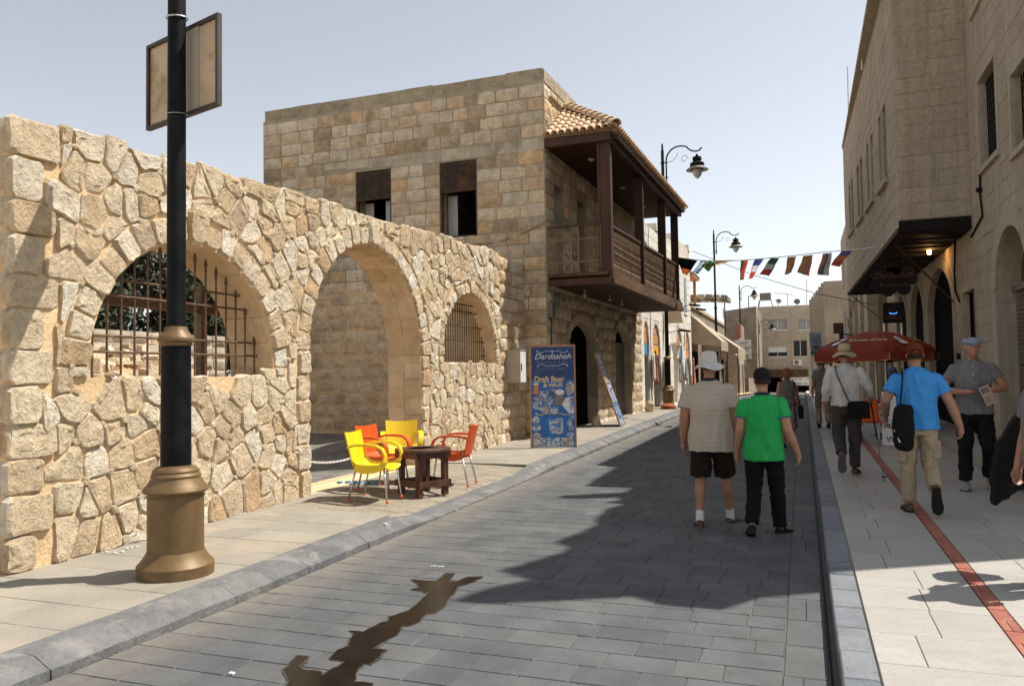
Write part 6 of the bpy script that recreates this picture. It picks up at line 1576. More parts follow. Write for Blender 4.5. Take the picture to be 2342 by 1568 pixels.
# ================================================================== TERRACE CHAIRS AND TABLE
def grid_shell(f, nu, nv, th):
    """closed shell from surface f(u,v) with thickness th"""
    vs = []; P0 = [[Vector(f(i/nu, j/nv)) for j in range(nv+1)] for i in range(nu+1)]
    Nn = [[None]*(nv+1) for _ in range(nu+1)]
    for i in range(nu+1):
        for j in range(nv+1):
            du = P0[min(i+1, nu)][j]-P0[max(i-1, 0)][j]; dv = P0[i][min(j+1, nv)]-P0[i][max(j-1, 0)]; Nn[i][j] = du.cross(dv).normalized()
    for s in (0, 1):
        for i in range(nu+1):
            for j in range(nv+1): vs.append(P0[i][j]+Nn[i][j]*(th*(s-.5)))
    K = (nu+1)*(nv+1); fs = []; ix = lambda s, i, j: s*K+i*(nv+1)+j
    for i in range(nu):
        for j in range(nv):
            fs.append((ix(1, i, j), ix(1, i+1, j), ix(1, i+1, j+1), ix(1, i, j+1))); fs.append((ix(0, i, j), ix(0, i, j+1), ix(0, i+1, j+1), ix(0, i+1, j)))
    for i in range(nu):
        for j in (0, nv): fs.append((ix(0, i, j), ix(0, i+1, j), ix(1, i+1, j), ix(1, i, j)))
    for j in range(nv):
        for i in (0, nu): fs.append((ix(0, i, j), ix(0, i, j+1), ix(1, i, j+1), ix(1, i, j)))
    return vs, fs
def make_chair(mat, capmat, label, group):
    t = thing('plastic_armchair', label, 'chair', (0, 0, 0), group=group)
    def seat(u, v):   # v front to back
        x = (u-.5)*.44; y = .24-.46*v; z = .435-.018*math.sin(v*PI)-.02*(1-(2*u-1)**2)*.5
        if v < .22: z -= .05*((.22-v)/.22)**2
        if v > .85: z += .05*((v-.85)/.15)
        return (x, y, z+.03*(2*u-1)**4)
    m_ = MB(); m_.add(*grid_shell(seat, 12, 12, .014)); m_.build('seat', mat, t, True, angle=50)
    def back(u, v):
        w = .40+.05*v; x = (u-.5)*w; c = (1-(2*u-1)**2)
        return (x, -.205-.10*v-.035*c, .43+.40*v+.018*(2*u-1)**2*v)
    m_ = MB(); m_.add(*grid_shell(back, 12, 10, .014)); m_.build('backrest', mat, t, True, angle=50)
    for s in (-1, 1):
        path = [(.215, -.27, .66), (.245, -.15, .69), (.26, 0, .695), (.262, .12, .685), (.258, .20, .645), (.252, .235, .57), (.244, .225, .49), (.232, .17, .43), (.225, .08, .405), (.218, -.06, .40), (.21, -.18, .42)]
        wd = [.055, .06, .068, .07, .068, .066, .066, .08, .095, .10, .09]
        m_ = MB(); vs = []; fs = []
        for k, (x, y, z) in enumerate(path):
            a = Vector(path[max(k-1, 0)]); b = Vector(path[min(k+1, len(path)-1)]); d_ = (b-a).normalized(); sd = Vector((1, 0, 0)); n_ = d_.cross(sd).normalized()
            w = wd[k]; w2 = .026
            tw = 0 if k < 6 else min(1, (k-5)/2.5)   # the band turns to an upright skirt
            A = sd.lerp(n_, tw).normalized(); B = d_.cross(A)
            for p_, q_ in ((-1, -1), (1, -1), (1, 1), (-1, 1)): v_ = Vector((x, y, z))+A*(w/2*p_)+B*(w2/2*q_); vs.append((v_.x*s, v_.y, v_.z))
        for k in range(len(path)-1):
            for c_ in range(4): fs.append((k*4+c_, k*4+(c_+1) % 4, k*4+4+(c_+1) % 4, k*4+4+c_))
        fs += [(0, 1, 2, 3), tuple(4*(len(path)-1)+c_ for c_ in range(4))]
        m_.add(vs, fs); m_.build('armrest', mat, t, True, angle=50)
    for sx in (-1, 1):
        for fy in (-1, 1):
            a = (.19*sx, .19 if fy > 0 else -.17, .425); b = (.225*sx, .245 if fy > 0 else -.265, .0)
            L = MB(); L.tube([a, b], .0125, 8); lg = L.build('leg', M_alu, t, True)
            L = MB(); q0 = Vector(b).lerp(Vector(a), .09); L.tube([q0, b], .0175, 8); L.build('foot_cap', capmat, lg, True)
    return t
zc = .122
CL = [('yellow plastic armchair nearest the kerb, facing the dark round table', M_yel, (-4.95, 8.52), -84), ('yellow plastic armchair behind the round table, back to the arch', M_yel, (-5.30, 9.85), -150), ('orange plastic armchair behind the near yellow one', M_ora, (-5.22, 9.2), -98), ('orange plastic armchair right of the table, back to the road side', M_ora, (-4.62, 10.1), 98)]
yc = make_chair(M_yel, M_ora, CL[0][0], 'plastic armchairs round the terrace table'); oc = make_chair(M_ora, M_ora, CL[2][0], 'plastic armchairs round the terrace table')
used = set()
for lb, mt, (x, y), a in CL:
    src = yc if mt is M_yel else oc
    o = src if src.name not in used else copy_tree(src); used.add(src.name); o['label'] = lb; place(o, (x, y, zd(x, y)+.003), R(a), 1.0)
tb = thing('round_table', 'dark red brown round wooden table with a square leg frame', 'table', (-4.66, 9.22, .1)); TX, TY, TZ = -4.66, 9.22, zd(-4.66, 9.22)
m_ = MB(); m_.lathe([(.01, .555), (.35, .555), (.362, .565), (.362, .59), (.355, .60), (.01, .60)], 36, Matrix.Translation((TX, TY, TZ)))
m_.build('table_top', M_woodt, tb, True, angle=40)
for r_ in (.16, .2): m_ = MB(); m_.lathe([(r_, .601), (r_+.012, .604), (r_+.022, .601)], 28, Matrix.Translation((TX, TY, TZ))); m_.build('top_ring', M_woodt, tb, True)
for k in range(6): m_ = MB(); a = k*PI/3; m_.box(-.003, .003, .05, .34, .6005, .602, Matrix.Translation((TX, TY, TZ)) @ Matrix.Rotation(a, 4, 'Z')); m_.build('top_groove', M_dark, tb)
Mt = Matrix.Translation((TX, TY, TZ)) @ Matrix.Rotation(R(62), 4, 'Z'); s = .20
for sx in (-1, 1):
    for sy in (-1, 1): m_ = MB(); m_.box(sx*s-.035, sx*s+.035, sy*s-.035, sy*s+.035, 0, .555, Mt); m_.build('leg', M_woodt, tb)
for z0_, z1_ in ((.12, .20), (.48, .553)):
    for k in range(4): m_ = MB(); m_.box(-s-.06, s+.06, s+.036, s+.06, z0_, z1_, Mt @ Matrix.Rotation(k*PI/2, 4, 'Z')); m_.build('stretcher', M_woodt, tb)
# ================================================================== RED PARASOL AND CAFE THINGS
ux, uy, uz, ur = 1.44, 18.2, gz(18)+.10, 1.22
um = thing('red_parasol', 'large red drinks parasol with white bottle prints and piped edge', 'parasol', (ux, uy, uz))
prof = [(.02, 2.22), (.35, 2.18), (.75, 2.05), (1.08, 1.90), (ur, 1.74)]; nseg = 8; rot = R(7.5)
for k in range(nseg):
    a0, a1 = rot+2*PI*k/nseg, rot+2*PI*(k+1)/nseg; vs = []; fs = []; W_ = 6
    for i, (rr_, z) in enumerate(prof):
        for j in range(W_+1):
            t_ = j/W_; p = Vector((math.cos(a0), math.sin(a0), 0)).lerp(Vector((math.cos(a1), math.sin(a1), 0)), t_); sg_ = .035*math.sin(PI*t_)*rr_
            vs.append((ux+p.x*rr_, uy+p.y*rr_, uz+z-sg_))
    for i in range(len(prof)-1):
        for j in range(W_): a_ = i*(W_+1)+j; fs.append((a_, a_+1, a_+W_+2, a_+W_+1))
    m_ = MB(); m_.add(vs, fs); pn = m_.build('canopy_panel', M_red, um, True)
    sm = pn.modifiers.new('s', 'SOLIDIFY'); sm.thickness = .004
    base = (len(prof)-1)*(W_+1); vv = [Vector(v) for v in vs[base:base+W_+1]]; e = MB()
    for j in range(W_): e.quad(vv[j], vv[j+1], vv[j+1]-Z3*.13, vv[j]-Z3*.13)
    o = e.build('valance', M_red, um); sm = o.modifiers.new('s', 'SOLIDIFY'); sm.thickness = .004
    e = MB(); e.tube([v-Z3*.13 for v in vv], .006, 4); e.tube([vv[0], vv[0]-Z3*.13], .006, 4); e.build('piping', M_pgold, um)
    # prints: bottle silhouettes and lettering lie flat on each panel
    am = (a0+a1)/2; A_ = Vector((math.cos(am), math.sin(am), 0)); r0_, r1_ = .62, 1.12; ca = math.cos(PI/nseg)
    q0 = Vector((ux, uy, uz))+A_*(r0_*ca)+Z3*2.10; q1 = Vector((ux, uy, uz))+A_*(r1_*ca)+Z3*1.89
    up_ = (q0-q1).normalized(); sd = Vector((-A_.y, A_.x, 0)); nm = sd.cross(up_); 
    if nm.z < 0: nm = -nm
    Mp = Matrix(((sd.x, -nm.x, up_.x, (q0.x+q1.x)/2), (sd.y, -nm.y, up_.y, (q0.y+q1.y)/2), (sd.z, -nm.z, up_.z, (q0.z+q1.z)/2), (0, 0, 0, 1)))
    if k % 2 == 0:
        bp = [(-.05, -.2), (.05, -.2), (.062, -.1), (.05, -.04), (.062, .03), (.05, .09), (.028, .14), (.026, .2), (-.026, .2), (-.028, .14), (-.05, .09), (-.062, .03), (-.05, -.04), (-.062, -.1)]
        m_ = MB(); m_.prism([(x*1.25, z*.95) for x, z in bp], -.004, .0, Mp @ Matrix.Translation((0, -.006, 0))); m_.build('bottle_print', M_pwhite, um)
        text('lettering', 'Coca-Cola', .04, Mp @ Matrix.Translation((0, -.014, -.0)), M_redt, um, shear=.3)
    else:
        text('lettering', 'Coca-Cola', .17, Mp @ Matrix.Translation((0, -.008, -.02)), M_pgold, um, shear=.3)
MB().tube([(ux, uy, uz), (ux, uy, uz+2.25)], .02, 8).build('pole', M_alu, um); MB().lathe([(.24, 0), (.24, .05), (.05, .09)], 16, Matrix.Translation((ux, uy, uz))).build('parasol_base', M_shut, um)
for k in range(nseg): a_ = rot+2*PI*k/nseg; MB().tube([(ux, uy, uz+2.2), (ux+ur*math.cos(a_), uy+ur*math.sin(a_), uz+1.73)], .008, 4).build('rib', M_alu, um)
o = copy_tree(oc); o['label'] = 'orange plastic chair in the shade beneath the red parasol'; o['group'] = 'cafe chairs under the parasol'; place(o, (1.15, 16.2, gz(16.2)+.14), R(-20))
o = copy_tree(oc); o['label'] = 'orange chair half hidden behind the parasol pole'; o['group'] = 'cafe chairs under the parasol'; place(o, (2.0, 18.9, gz(18)+.14), R(150))
ct = thing('cafe_table', 'small dark cafe table under the red parasol', 'table', (1.6, 17.3, .25)); m_ = MB(); m_.lathe([(.01, .72), (.33, .72), (.33, .75), (.01, .75)], 20, Matrix.Translation((1.6, 17.3, gz(17)+.14))); m_.build('table_top', M_wood, ct); m_ = MB(); m_.lathe([(.2, 0), (.2, .03), (.03, .05), (.03, .72)], 12, Matrix.Translation((1.6, 17.3, gz(17)+.14))); m_.build('pedestal', M_blkiron, ct)
# menu board
q = ong(2051, 1018, .14); ab = thing('menu_board', 'white pavement menu board with dark letters behind the blue polo shirt', 'sign', q)
Ma = Matrix.Translation(q) @ Matrix.Rotation(R(-12), 4, 'Z') @ Matrix.Rotation(R(-6), 4, 'X'); m_ = MB(); m_.box(-.24, .24, 0, .02, 0, .98, Ma); m_.build('front_board', M_whitep, ab); m_ = MB(); m_.box(-.24, .24, .14, .16, 0, .95, Matrix.Translation(q) @ Matrix.Rotation(R(-12), 4, 'Z')); m_.build('back_board', M_whitep, ab)
for s_, z, sz in (('MENU', .30, .15), ('WI-FI', .06, .15)): text('lettering', s_, sz, Ma @ Matrix.Translation((0, -.005, z)), M_ink, ab)
# ================================================================== PEOPLE
def remesh(mb, name, mat, parent, vox=.011, smooth=3, fold=0., fs=6, seed=0, cut=None, stretch=(1, 1, .55)):
    me = mb.mesh('tmp'); o = bpy.data.objects.new('tmp', me); COL.objects.link(o)
    m = o.modifiers.new('r', 'REMESH'); m.mode = 'VOXEL'; m.voxel_size = vox; m.adaptivity = 0
    if smooth: s = o.modifiers.new('s', 'SMOOTH'); s.factor = .5; s.iterations = smooth
    r = evalmesh(o); bpy.data.objects.remove(o); r.name = name; r.materials.clear()
    if fold:
        n = len(r.vertices); co = np.empty(n*3); no = np.empty(n*3); r.vertices.foreach_get('co', co); r.vertex_normals.foreach_get('vector', no)
        co = co.reshape(-1, 3); no = no.reshape(-1, 3)
        for i in range(n):
            p = Vector((co[i, 0]*stretch[0]+seed, co[i, 1]*stretch[1], co[i, 2]*stretch[2]))*fs
            d = noise.noise(p)+.5*noise.noise(p*2.3); rg = 1-abs(noise.noise(p*1.3+Vector((9, 3, 1))))*2.4
            co[i] += no[i]*max(-.0035, fold*(d*.7+max(0, rg)*.9-.40))
        r.vertices.foreach_set('co', co.reshape(-1)); r.update()
    r.shade_smooth(); r.materials.append(mat)
    o = bpy.data.objects.new(name, r); COL.objects.link(o); o.parent = parent; return o
def part(mb, name, mat, parent, smooth=True, angle=50):
    me = mb.mesh(name, smooth, angle); me.materials.append(mat); o = bpy.data.objects.new(name, me); COL.objects.link(o); o.parent = parent; return o
def loft(mb, rings, n=20, e=2.3):
    vs = []; fs = []
    for (x, y, z, rx, ry) in rings:
        for k in range(n):
            t = 2*PI*k/n; c, s = math.cos(t), math.sin(t)
            vs.append((x+rx*math.copysign(abs(c)**(2/e), c), y+ry*math.copysign(abs(s)**(2/e), s), z))
    for i in range(len(rings)-1):
        for k in range(n): fs.append((i*n+k, i*n+(k+1) % n, (i+1)*n+(k+1) % n, (i+1)*n+k))
    fs += [tuple(range(n-1, -1, -1)), tuple((len(rings)-1)*n+k for k in range(n))]
    mb.add(vs, fs)
def limb(mb, pts, rs, n=12, ball=True):
    mb.tube(pts, rs, n)
    if ball:
        for p, r in zip(pts, rs): mb.sphere(Vector(p), r*.985, 12, 8)
def hand(mb, w, d, side, curl=.5, spread=.0):
    """w wrist, d direction of the hand, five fingers bent forward (+Y) with the thumb leaving the palm's side"""
    w = Vector(w); d = Vector(d).normalized(); f = Vector((0, 1, 0)); f = (f-d*f.dot(d)).normalized(); s = d.cross(f)  # finger row axis
    row = f                    # knuckles run front to back when the arm hangs
    inn = Vector((-side, 0, 0)); inn = (inn-d*inn.dot(d)).normalized()
    pc = w+d*.045; mb.sphere(pc, .035, 10, 8, (1, 1, 1)); 
    vs = [w+d*.0, w+d*.05, w+d*.09]
    for k in (-1, 0, 1): mb.tube([w+row*k*.012, w+d*.05+row*k*.022, w+d*.092+row*k*.024], [.019, .017, .014], 8)
    L = [.062, .075, .070, .055]
    for i in range(4):
        o = w+d*.088+row*(.030-.020*i); c = curl*(1+.12*i)
        a = o+(d*math.cos(c*.5)+inn*math.sin(c*.5))*L[i]*.42; b = a+(d*math.cos(c*1.3)+inn*math.sin(c*1.3))*L[i]*.34; e = b+(d*math.cos(c*2)+inn*math.sin(c*2))*L[i]*.26
        mb.tube([o-d*.01, a, b, e], [.0105, .0098, .009, .0075], 7); mb.sphere(e, .0075, 8, 6)
    o = w+d*.035+row*.024; a = o+(d*.6+row*.7+inn*.35).normalized()*.036; b = a+(d*.9+row*.25+inn*.3).normalized()*.03
    mb.tube([o-row*.012, a, b], [.015, .0125, .0095], 8); mb.sphere(b, .0095, 8, 6)
SK = {}
def skin(c, nm):
    m = plain('skin_'+nm, c, .55, var=.1, scale=12); return m
M_sk1 = skin((.34, .165, .095), 'tanned'); M_sk2 = skin((.38, .19, .12), 'ruddy'); M_sk3 = skin((.33, .175, .11), 'olive')
def cloth(nm, c, **k): 
    d = dict(var=.14, bmp=.02, bscale=13, spec=.15, scale=9); d.update(k); return plain(nm, c, .9, **d)
def person(label, loc, heading, H, legs, arms, bulk=1.0, vox=.011, skinm=M_sk1, shirt=None, sleeve='short', pants=None, pantlen='long', shoes=None, hat=None, hair=None, socks=None, belly=0., collar=None, hem=.84, headyaw=0., lean=0., face=False, skirt=None, group=None, stripes=None, shirt_name='shirt', headtilt=0., sleeve_z=.55):
    s = H/1.75; t = thing('person', label, 'person', loc, group=group); t.matrix_basis = Matrix.Translation(Vector(loc)) @ Matrix.Rotation(heading, 4, 'Z') @ Matrix.Scale(s, 4)
    b = bulk; ly = lambda z: lean*max(0, z-.9)
    hy = ly(1.6)
    SH = {-1: Vector((-.168*b, ly(1.42)-.005, 1.395)), 1: Vector((.168*b, ly(1.42)-.005, 1.395))}
    body = MB()
    loft(body, [(0, ly(z)+cy, z, rx*b, ry*(1+belly*.6*(z < 1.25))) for z, cy, rx, ry in ((.86, 0, .15, .105), (.95, 0, .15, .105), (1.1, .0, .135, .10), (1.25, 0, .15, .10), (1.36, 0, .135, .08), (1.42, -.005, .085, .06), (1.47, -.005, .06, .055))])
    limb(body, [(0, ly(1.42)-.012, 1.42), (0, ly(1.5)-.005, 1.50), (0, hy+.005, 1.58)], [.060, .054, .054])
    hd = MB(); hc = Vector((0, hy+.012, 1.645)); RH = Matrix.Translation((0, hy, 1.56)) @ Matrix.Rotation(headyaw, 4, 'Z') @ Matrix.Rotation(headtilt, 4, 'X') @ Matrix.Translation((0, -hy, -1.56))
    hd.sphere(hc, .1, 16, 12, (.77, .98, 1.05)); hd.sphere(hc+Vector((0, .030, -.055)), .1, 14, 10, (.60, .68, .72)); hd.sphere(hc+Vector((0, .052, -.102)), .03, 10, 8, (1, .8, .7))
    hd.tube([hc+Vector((0, .088, .012)), hc+Vector((0, .108, -.028)), hc+Vector((0, .104, -.036))], [.008, .014, .013], 8); hd.sphere(hc+Vector((0, .108, -.034)), .014, 8, 6)
    for sx in (-1, 1): hd.sphere(hc+Vector((.079*sx, -.004, -.012)), .033, 10, 8, (.32, .62, 1)); hd.sphere(hc+Vector((.03*sx, .075, .022)), .022, 8, 6, (1.1, .6, .5)); hd.sphere(hc+Vector((.042*sx, .062, -.03)), .024, 8, 6)
    hd.sphere(hc+Vector((0, .090, -.066)), .016, 8, 6, (1.6, .7, .6)); hd.v = [tuple(RH @ Vector(v)) for v in hd.v]
    body.add(hd.v, hd.f)
    for sd in (-1, 1):
        k = 'L' if sd < 0 else 'R'; el, wr, hdn, curl = arms[k]; S = SH[sd]; el = Vector(el); wr = Vector(wr)
        limb(body, [S, S.lerp(el, .5), el], [.044*b, .049*b, .043*b], 12); m = el.lerp(wr, .35); limb(body, [el, m, wr], [.043*b, .044*b, .030*min(b, 1.1)], 12)
        hand(body, wr, hdn, sd, curl)
        hp, kn, an, toe = legs[k]; hp = Vector(hp); kn = Vector(kn); an = Vector(an)
        limb(body, [hp, hp.lerp(kn, .5), kn], [.082, .068, .052]); c = kn.lerp(an, .33)-Vector((0, .012, 0)); limb(body, [kn, c, kn.lerp(an, .7), an], [.050, .055, .038, .034])
        td = Vector(toe).normalized(); limb(body, [an, an-Vector((0, 0, .03))+td*.03], [.035, .03])
    remesh(body, 'body', skinm, t, vox, 2)
    # shirt
    if shirt:
        sh = MB(); g = .022
        R_ = [(hem, .188, .142), (.95, .184, .138), (1.08, .172, .128), (1.22, .174, .126), (1.32, .180, .118), (1.39, .176, .102), (1.43, .150, .088), (1.46, .108, .078), (1.49, .068, .066)]
        if sleeve == 'none': R_ = [(z, rx*(.93 if z > 1.2 else 1), ry) for z, rx, ry in R_]
        loft(sh, [(0, ly(z)+belly*.03*(z < 1.2), z, rx*b, ry*(1+belly*(.8 if z < 1.3 else .2))) for z, rx, ry in R_])
        for sd in (-1, 1):
            k = 'L' if sd < 0 else 'R'; el, wr, *_ = arms[k]; S = SH[sd]; el = Vector(el); wr = Vector(wr)
            if sleeve == 'short':
                e = S.lerp(el, sleeve_z+.12); sh.tube([S+Vector((-sd*.05, 0, -.02)), S+Vector((sd*.005, 0, -.01)), S.lerp(el, .35), e], [.055*b, .058*b, .063*b, .068*b], 14); sh.sphere(S+Vector((-sd*.008, 0, -.008)), .0575*b, 14, 10)
            elif sleeve == 'long':
                w2 = el.lerp(wr, .62); sh.tube([S+Vector((-sd*.05, 0, -.02)), S, S.lerp(el, .5), el], [.06*b, .062*b, .062*b, .056*b], 14); sh.tube([el, el.lerp(w2, .5), w2], [.055, .052, .047], 14); sh.sphere(el, .054, 12, 8); sh.sphere(S, .061*b, 12, 8); sh.sphere(w2, .05, 10, 8, (1, 1, .5))
        o = remesh(sh, shirt_name, shirt, t, vox, 2, fold=.017, fs=6.0, seed=H*3+bulk, stretch=(1, 1, .42))
        if collar: m_ = MB(); m_.tube([(.068*math.cos(q), ly(1.48)-.004+.064*math.sin(q), 1.487-.012*math.sin(q)) for q in [i*PI/10 for i in range(21)]], [.016]*21, 8, cap=False, flat=1.0); part(m_, 'collar', collar, t)
    if pants:
        pa = MB(); loft(pa, [(0, 0, z, rx*min(b, 1.08), ry*(1+belly*.3)) for z, rx, ry in ((.80, .150, .115), (.88, .158, .120), (.96, .158, .115), (1.0, .150, .108))])
        for sd in (-1, 1):
            k = 'L' if sd < 0 else 'R'; hp, kn, an, toe = legs[k]; hp = Vector(hp)+Vector((0, 0, -.02)); kn = Vector(kn); an = Vector(an)
            if pantlen == 'long': pa.tube([hp+Vector((0, 0, .03)), hp.lerp(kn, .5), kn], [.100, .092, .079], 14); pa.sphere(kn, .0785, 12, 8); pa.tube([kn, kn.lerp(an, .5), an+(kn-an).normalized()*.02], [.0775, .075, .071], 14); pa.sphere(hp, .1, 12, 8)
            else: e = hp.lerp(kn, .93); pa.tube([hp+Vector((0, 0, .03)), hp.lerp(kn, .5), e], [.105, .103, .105], 14); pa.sphere(hp, .105, 12, 8)
        remesh(pa, 'trousers' if pantlen == 'long' else 'shorts', pants, t, vox, 2, fold=.014, fs=8, seed=H*7+bulk, stretch=(1, 1, .9))
    if skirt:
        sk = MB(); loft(sk, [(0, 0, z, rx, ry) for z, rx, ry in ((.42, .21, .19), (.55, .19, .165), (.75, .175, .14), (.9, .16, .12), (1.0, .14, .1))]); remesh(sk, 'skirt', skirt, t, vox, 2, fold=.02, fs=6, seed=4, stretch=(1, 1, .15))
    for sd in (-1, 1):
        k = 'L' if sd < 0 else 'R'; hp, kn, an, toe = legs[k]; an = Vector(an); td = Vector(toe).normalized(); dn = (an-Vector(kn)).normalized()
        up = -dn+td*dn.dot(td); up = (up-td*up.dot(td)).normalized(); sdv = td.cross(up)
        base = an+up*(-.085)-td*.055
        sm_ = MB(); fr = MB(); so_ = MB()
        for q, w, h, zz in ((0, .034, .055, 0), (.03, .038, .085, 0), (.08, .038, .095, 0), (.13, .043, .070, 0), (.18, .049, .055, 0), (.225, .046, .045, 0), (.262, .028, .03, 0)):
            pass
        Sc = 1.1; rings = [(0, .024, .070), (.02, .037, .095), (.07, .039, .098), (.11, .042, .088), (.16, .048, .062), (.21, .047, .05), (.245, .036, .038), (.262, .012, .022)]
        vs = []; fs = []; n = 14
        for q, w, h in rings:
            for j in range(n):
                a = 2*PI*j/n; y_ = math.cos(a)*w; z_ = .012+(h-.012)*(.5+.5*math.sin(a)) if math.sin(a) > -.55 else .012
                vs.append(base+td*q*Sc+sdv*Sc*y_*(1 if math.sin(a) < .5 else .75)+up*z_)
        for i in range(len(rings)-1):
            for j in range(n): fs.append((i*n+j, i*n+(j+1) % n, (i+1)*n+(j+1) % n, (i+1)*n+j))
        fs += [tuple(range(n)), tuple((len(rings)-1)*n+j for j in range(n-1, -1, -1))]
        sm_.add(vs, fs); ob = part(sm_, 'shoe', shoes[0], t)
        out = [(-.004, .0), (.0, .032), (.07, .037), (.12, .041), (.19, .052), (.24, .043), (.268, .0), (.24, -.040), (.19, -.047), (.12, -.038), (.07, -.037), (0, -.032)]
        vs = [base+td*q*Sc+sdv*w*Sc+up*z_ for z_ in (-.012, .016) for q, w in out]; n = len(out)
        m_ = MB(); m_.add(vs, [tuple(range(n)), tuple(range(2*n-1, n-1, -1))]+[(j, (j+1) % n, (j+1) % n+n, j+n) for j in range(n)]); part(m_, 'shoe_sole', shoes[1], t, False)
        if socks: m_ = MB(); m_.tube([an+up*-.03, an+up*.03, an+(Vector(kn)-an).normalized()*.085], [.042, .041, .044], 12); part(m_, 'sock', socks, t)
    if hair:
        m_ = MB(); col, low, sz = hair; 
        m_.sphere(hc+Vector((0, -.016, -.008)), .1, 18, 14, (.805*sz, .93*sz, 1.02)); 
        if low: loft(m_, [(0, hy-.025, 1.66, .088, .085), (0, hy-.028, 1.60, .10, .088), (0, hy-.03, 1.54, .098, .08), (0, hy-.03, 1.515, .08, .065)])
        m_.v = [tuple(RH @ Vector(v)) for v in m_.v]
        if low: o = remesh(m_, 'hair', col, t, .012, 3, fold=.006, fs=14, stretch=(1, 1, .3))
        else:
            keep = MB(); zc_ = hc.z-.055
            keep.v = m_.v; keep.f = [f for f in m_.f if sum(m_.v[i][2] for i in f)/len(f) > zc_ and not (sum((RH.inverted() @ Vector(m_.v[i])).y for i in f)/len(f) > hy+.045 and sum(m_.v[i][2] for i in f)/len(f) < hc.z+.05)]
            part(keep, 'hair', col, t)
    if hat:
        kind, hm, hm2 = hat; m_ = MB(); HM = RH @ Matrix.Translation(hc+Vector((0, -.004, 0)))
        if kind == 'bucket':
            m_.lathe([(.0865, .012), (.089, .03), (.086, .075), (.080, .115), (.066, .135), (.03, .142), (.001, .143)], 28, HM @ Matrix.Diagonal((.97, 1.14, 1, 1))); n = 28; vs = []; fs = []
            for i, (r_, z) in enumerate(((.087, .024), (.115, .008), (.142, -.016), (.160, -.036))):
                for k in range(n): q = 2*PI*k/n; vs.append((r_*math.cos(q)*.98, r_*math.sin(q)*1.12, z+.010*i*math.sin(3*q+1)*.6))
            K = len(vs); vs += [(x*.985, y*.985, z-.005) for x, y, z in vs]
            for sgn in (0, K):
                for i in range(3):
                    for k in range(n): fs.append((sgn+i*n+k, sgn+i*n+(k+1) % n, sgn+(i+1)*n+(k+1) % n, sgn+(i+1)*n+k))
            for k in range(n): fs.append((3*n+k, 3*n+(k+1) % n, K+3*n+(k+1) % n, K+3*n+k))
            h_ = part(m_, 'hat', hm, t); m2 = MB(); m2.add(vs, fs, HM); part(m2, 'hat_brim', hm, t)
            if hm2: m3 = MB(); m3.lathe([(.0885, .022), (.091, .024), (.090, .046), (.087, .048)], 28, HM @ Matrix.Diagonal((.97, 1.14, 1, 1)), cap=False); part(m3, 'hat_band', hm2, t)
        elif kind == 'cap':
            pr = [(.0865, .0), (.0885, .02), (.087, .05), (.079, .082), (.06, .108), (.03, .122), (.001, .125)]; m_.lathe(pr, 28, HM @ Matrix.Diagonal((.97, 1.17, 1, 1))); part(m_, 'cap', hm, t)
            vs = []; fs = []; n = 10
            for i in range(4):
                for k in range(n+1): q = PI*(.18+.64*k/n); rr_ = 1+.0*i; vs.append((.083*math.cos(q)*(1+.04*i), .098*math.sin(q)+i*.024*math.sin((q-PI*.18)/.64), .006-.004*i*i*.6-.03*abs(math.cos(q))**2))
            K = len(vs); vs += [(x, y, z-.004) for x, y, z in vs]
            for o_ in (0, K):
                for i in range(3):
                    for k in range(n): a_ = o_+i*(n+1)+k; fs.append((a_, a_+1, a_+n+2, a_+n+1))
            for k in range(n): a_ = 3*(n+1)+k; fs.append((a_, a_+1, a_+1+K, a_+K))
            m2 = MB(); m2.add(vs, fs, HM); part(m2, 'cap_visor', hm, t)
            m3 = MB(); m3.sphere(Vector((0, 0, .126)), .008); m3.v = [tuple(HM @ Vector(v)) for v in m3.v]; part(m3, 'cap_button', hm, t)
            m4 = MB(); m4.tube([HM @ Vector((.045*math.cos(q), -.1015+.006*abs(math.cos(q)), .012+.038*math.sin(q))) for q in [i*PI/8 for i in range(9)]], .006, 5); part(m4, 'cap_strap', hm2 or hm, t)
        elif kind == 'flat':
            m_.sphere(Vector((0, .012, .062)), .1, 20, 12, (1.06, 1.28, .46)); m_.lathe([(.086, .018), (.09, .05)], 24, Matrix.Diagonal((.97, 1.15, 1, 1))); m_.v = [tuple(HM @ Vector(v)) for v in m_.v]; remesh(m_, 'flat_cap', hm, t, .008, 2, fold=.003, fs=12)
            m2 = MB(); m2.sphere(Vector((0, .10, .032)), .05, 14, 8, (1.3, .9, .18)); m2.v = [tuple(HM @ Vector(v)) for v in m2.v]; part(m2, 'cap_peak', hm, t)
    if face:
        M_eye = MATS.get('eye_dark') or plain('eye_dark', (.02, .015, .012), .2); M_lip = MATS.get('lip_red') or plain('lip_red', (.30, .09, .07), .5); M_tooth = MATS.get('teeth') or plain('teeth', (.7, .66, .58), .3); M_eyw = MATS.get('eye_white') or plain('eye_white', (.6, .57, .52), .3)
        for sx in (-1, 1):
            for rad, off, mt, nm_ in ((.0105, 0, M_eyw, 'eye'), (.0055, .0065, M_eye, 'iris')):
                m_ = MB(); m_.sphere(hc+Vector((.030*sx, .083+off, .004)), rad, 10, 8, (1.25, .7, .62)); m_.v = [tuple(RH @ Vector(v)) for v in m_.v]; part(m_, nm_, mt, t)
            m_ = MB(); m_.tube([RH @ (hc+Vector((.016*sx, .096, .020))), RH @ (hc+Vector((.032*sx, .093, .025))), RH @ (hc+Vector((.048*sx, .080, .020)))], .0038, 5); part(m_, 'eyebrow', hair[0] if hair else M_eye, t)
        m_ = MB(); m_.tube([RH @ (hc+Vector((x, .101-abs(x)*.45, -.070+x*x*9))) for x in (-.026, -.016, 0, .016, .026)], .0036, 6); part(m_, 'lips', M_lip, t)
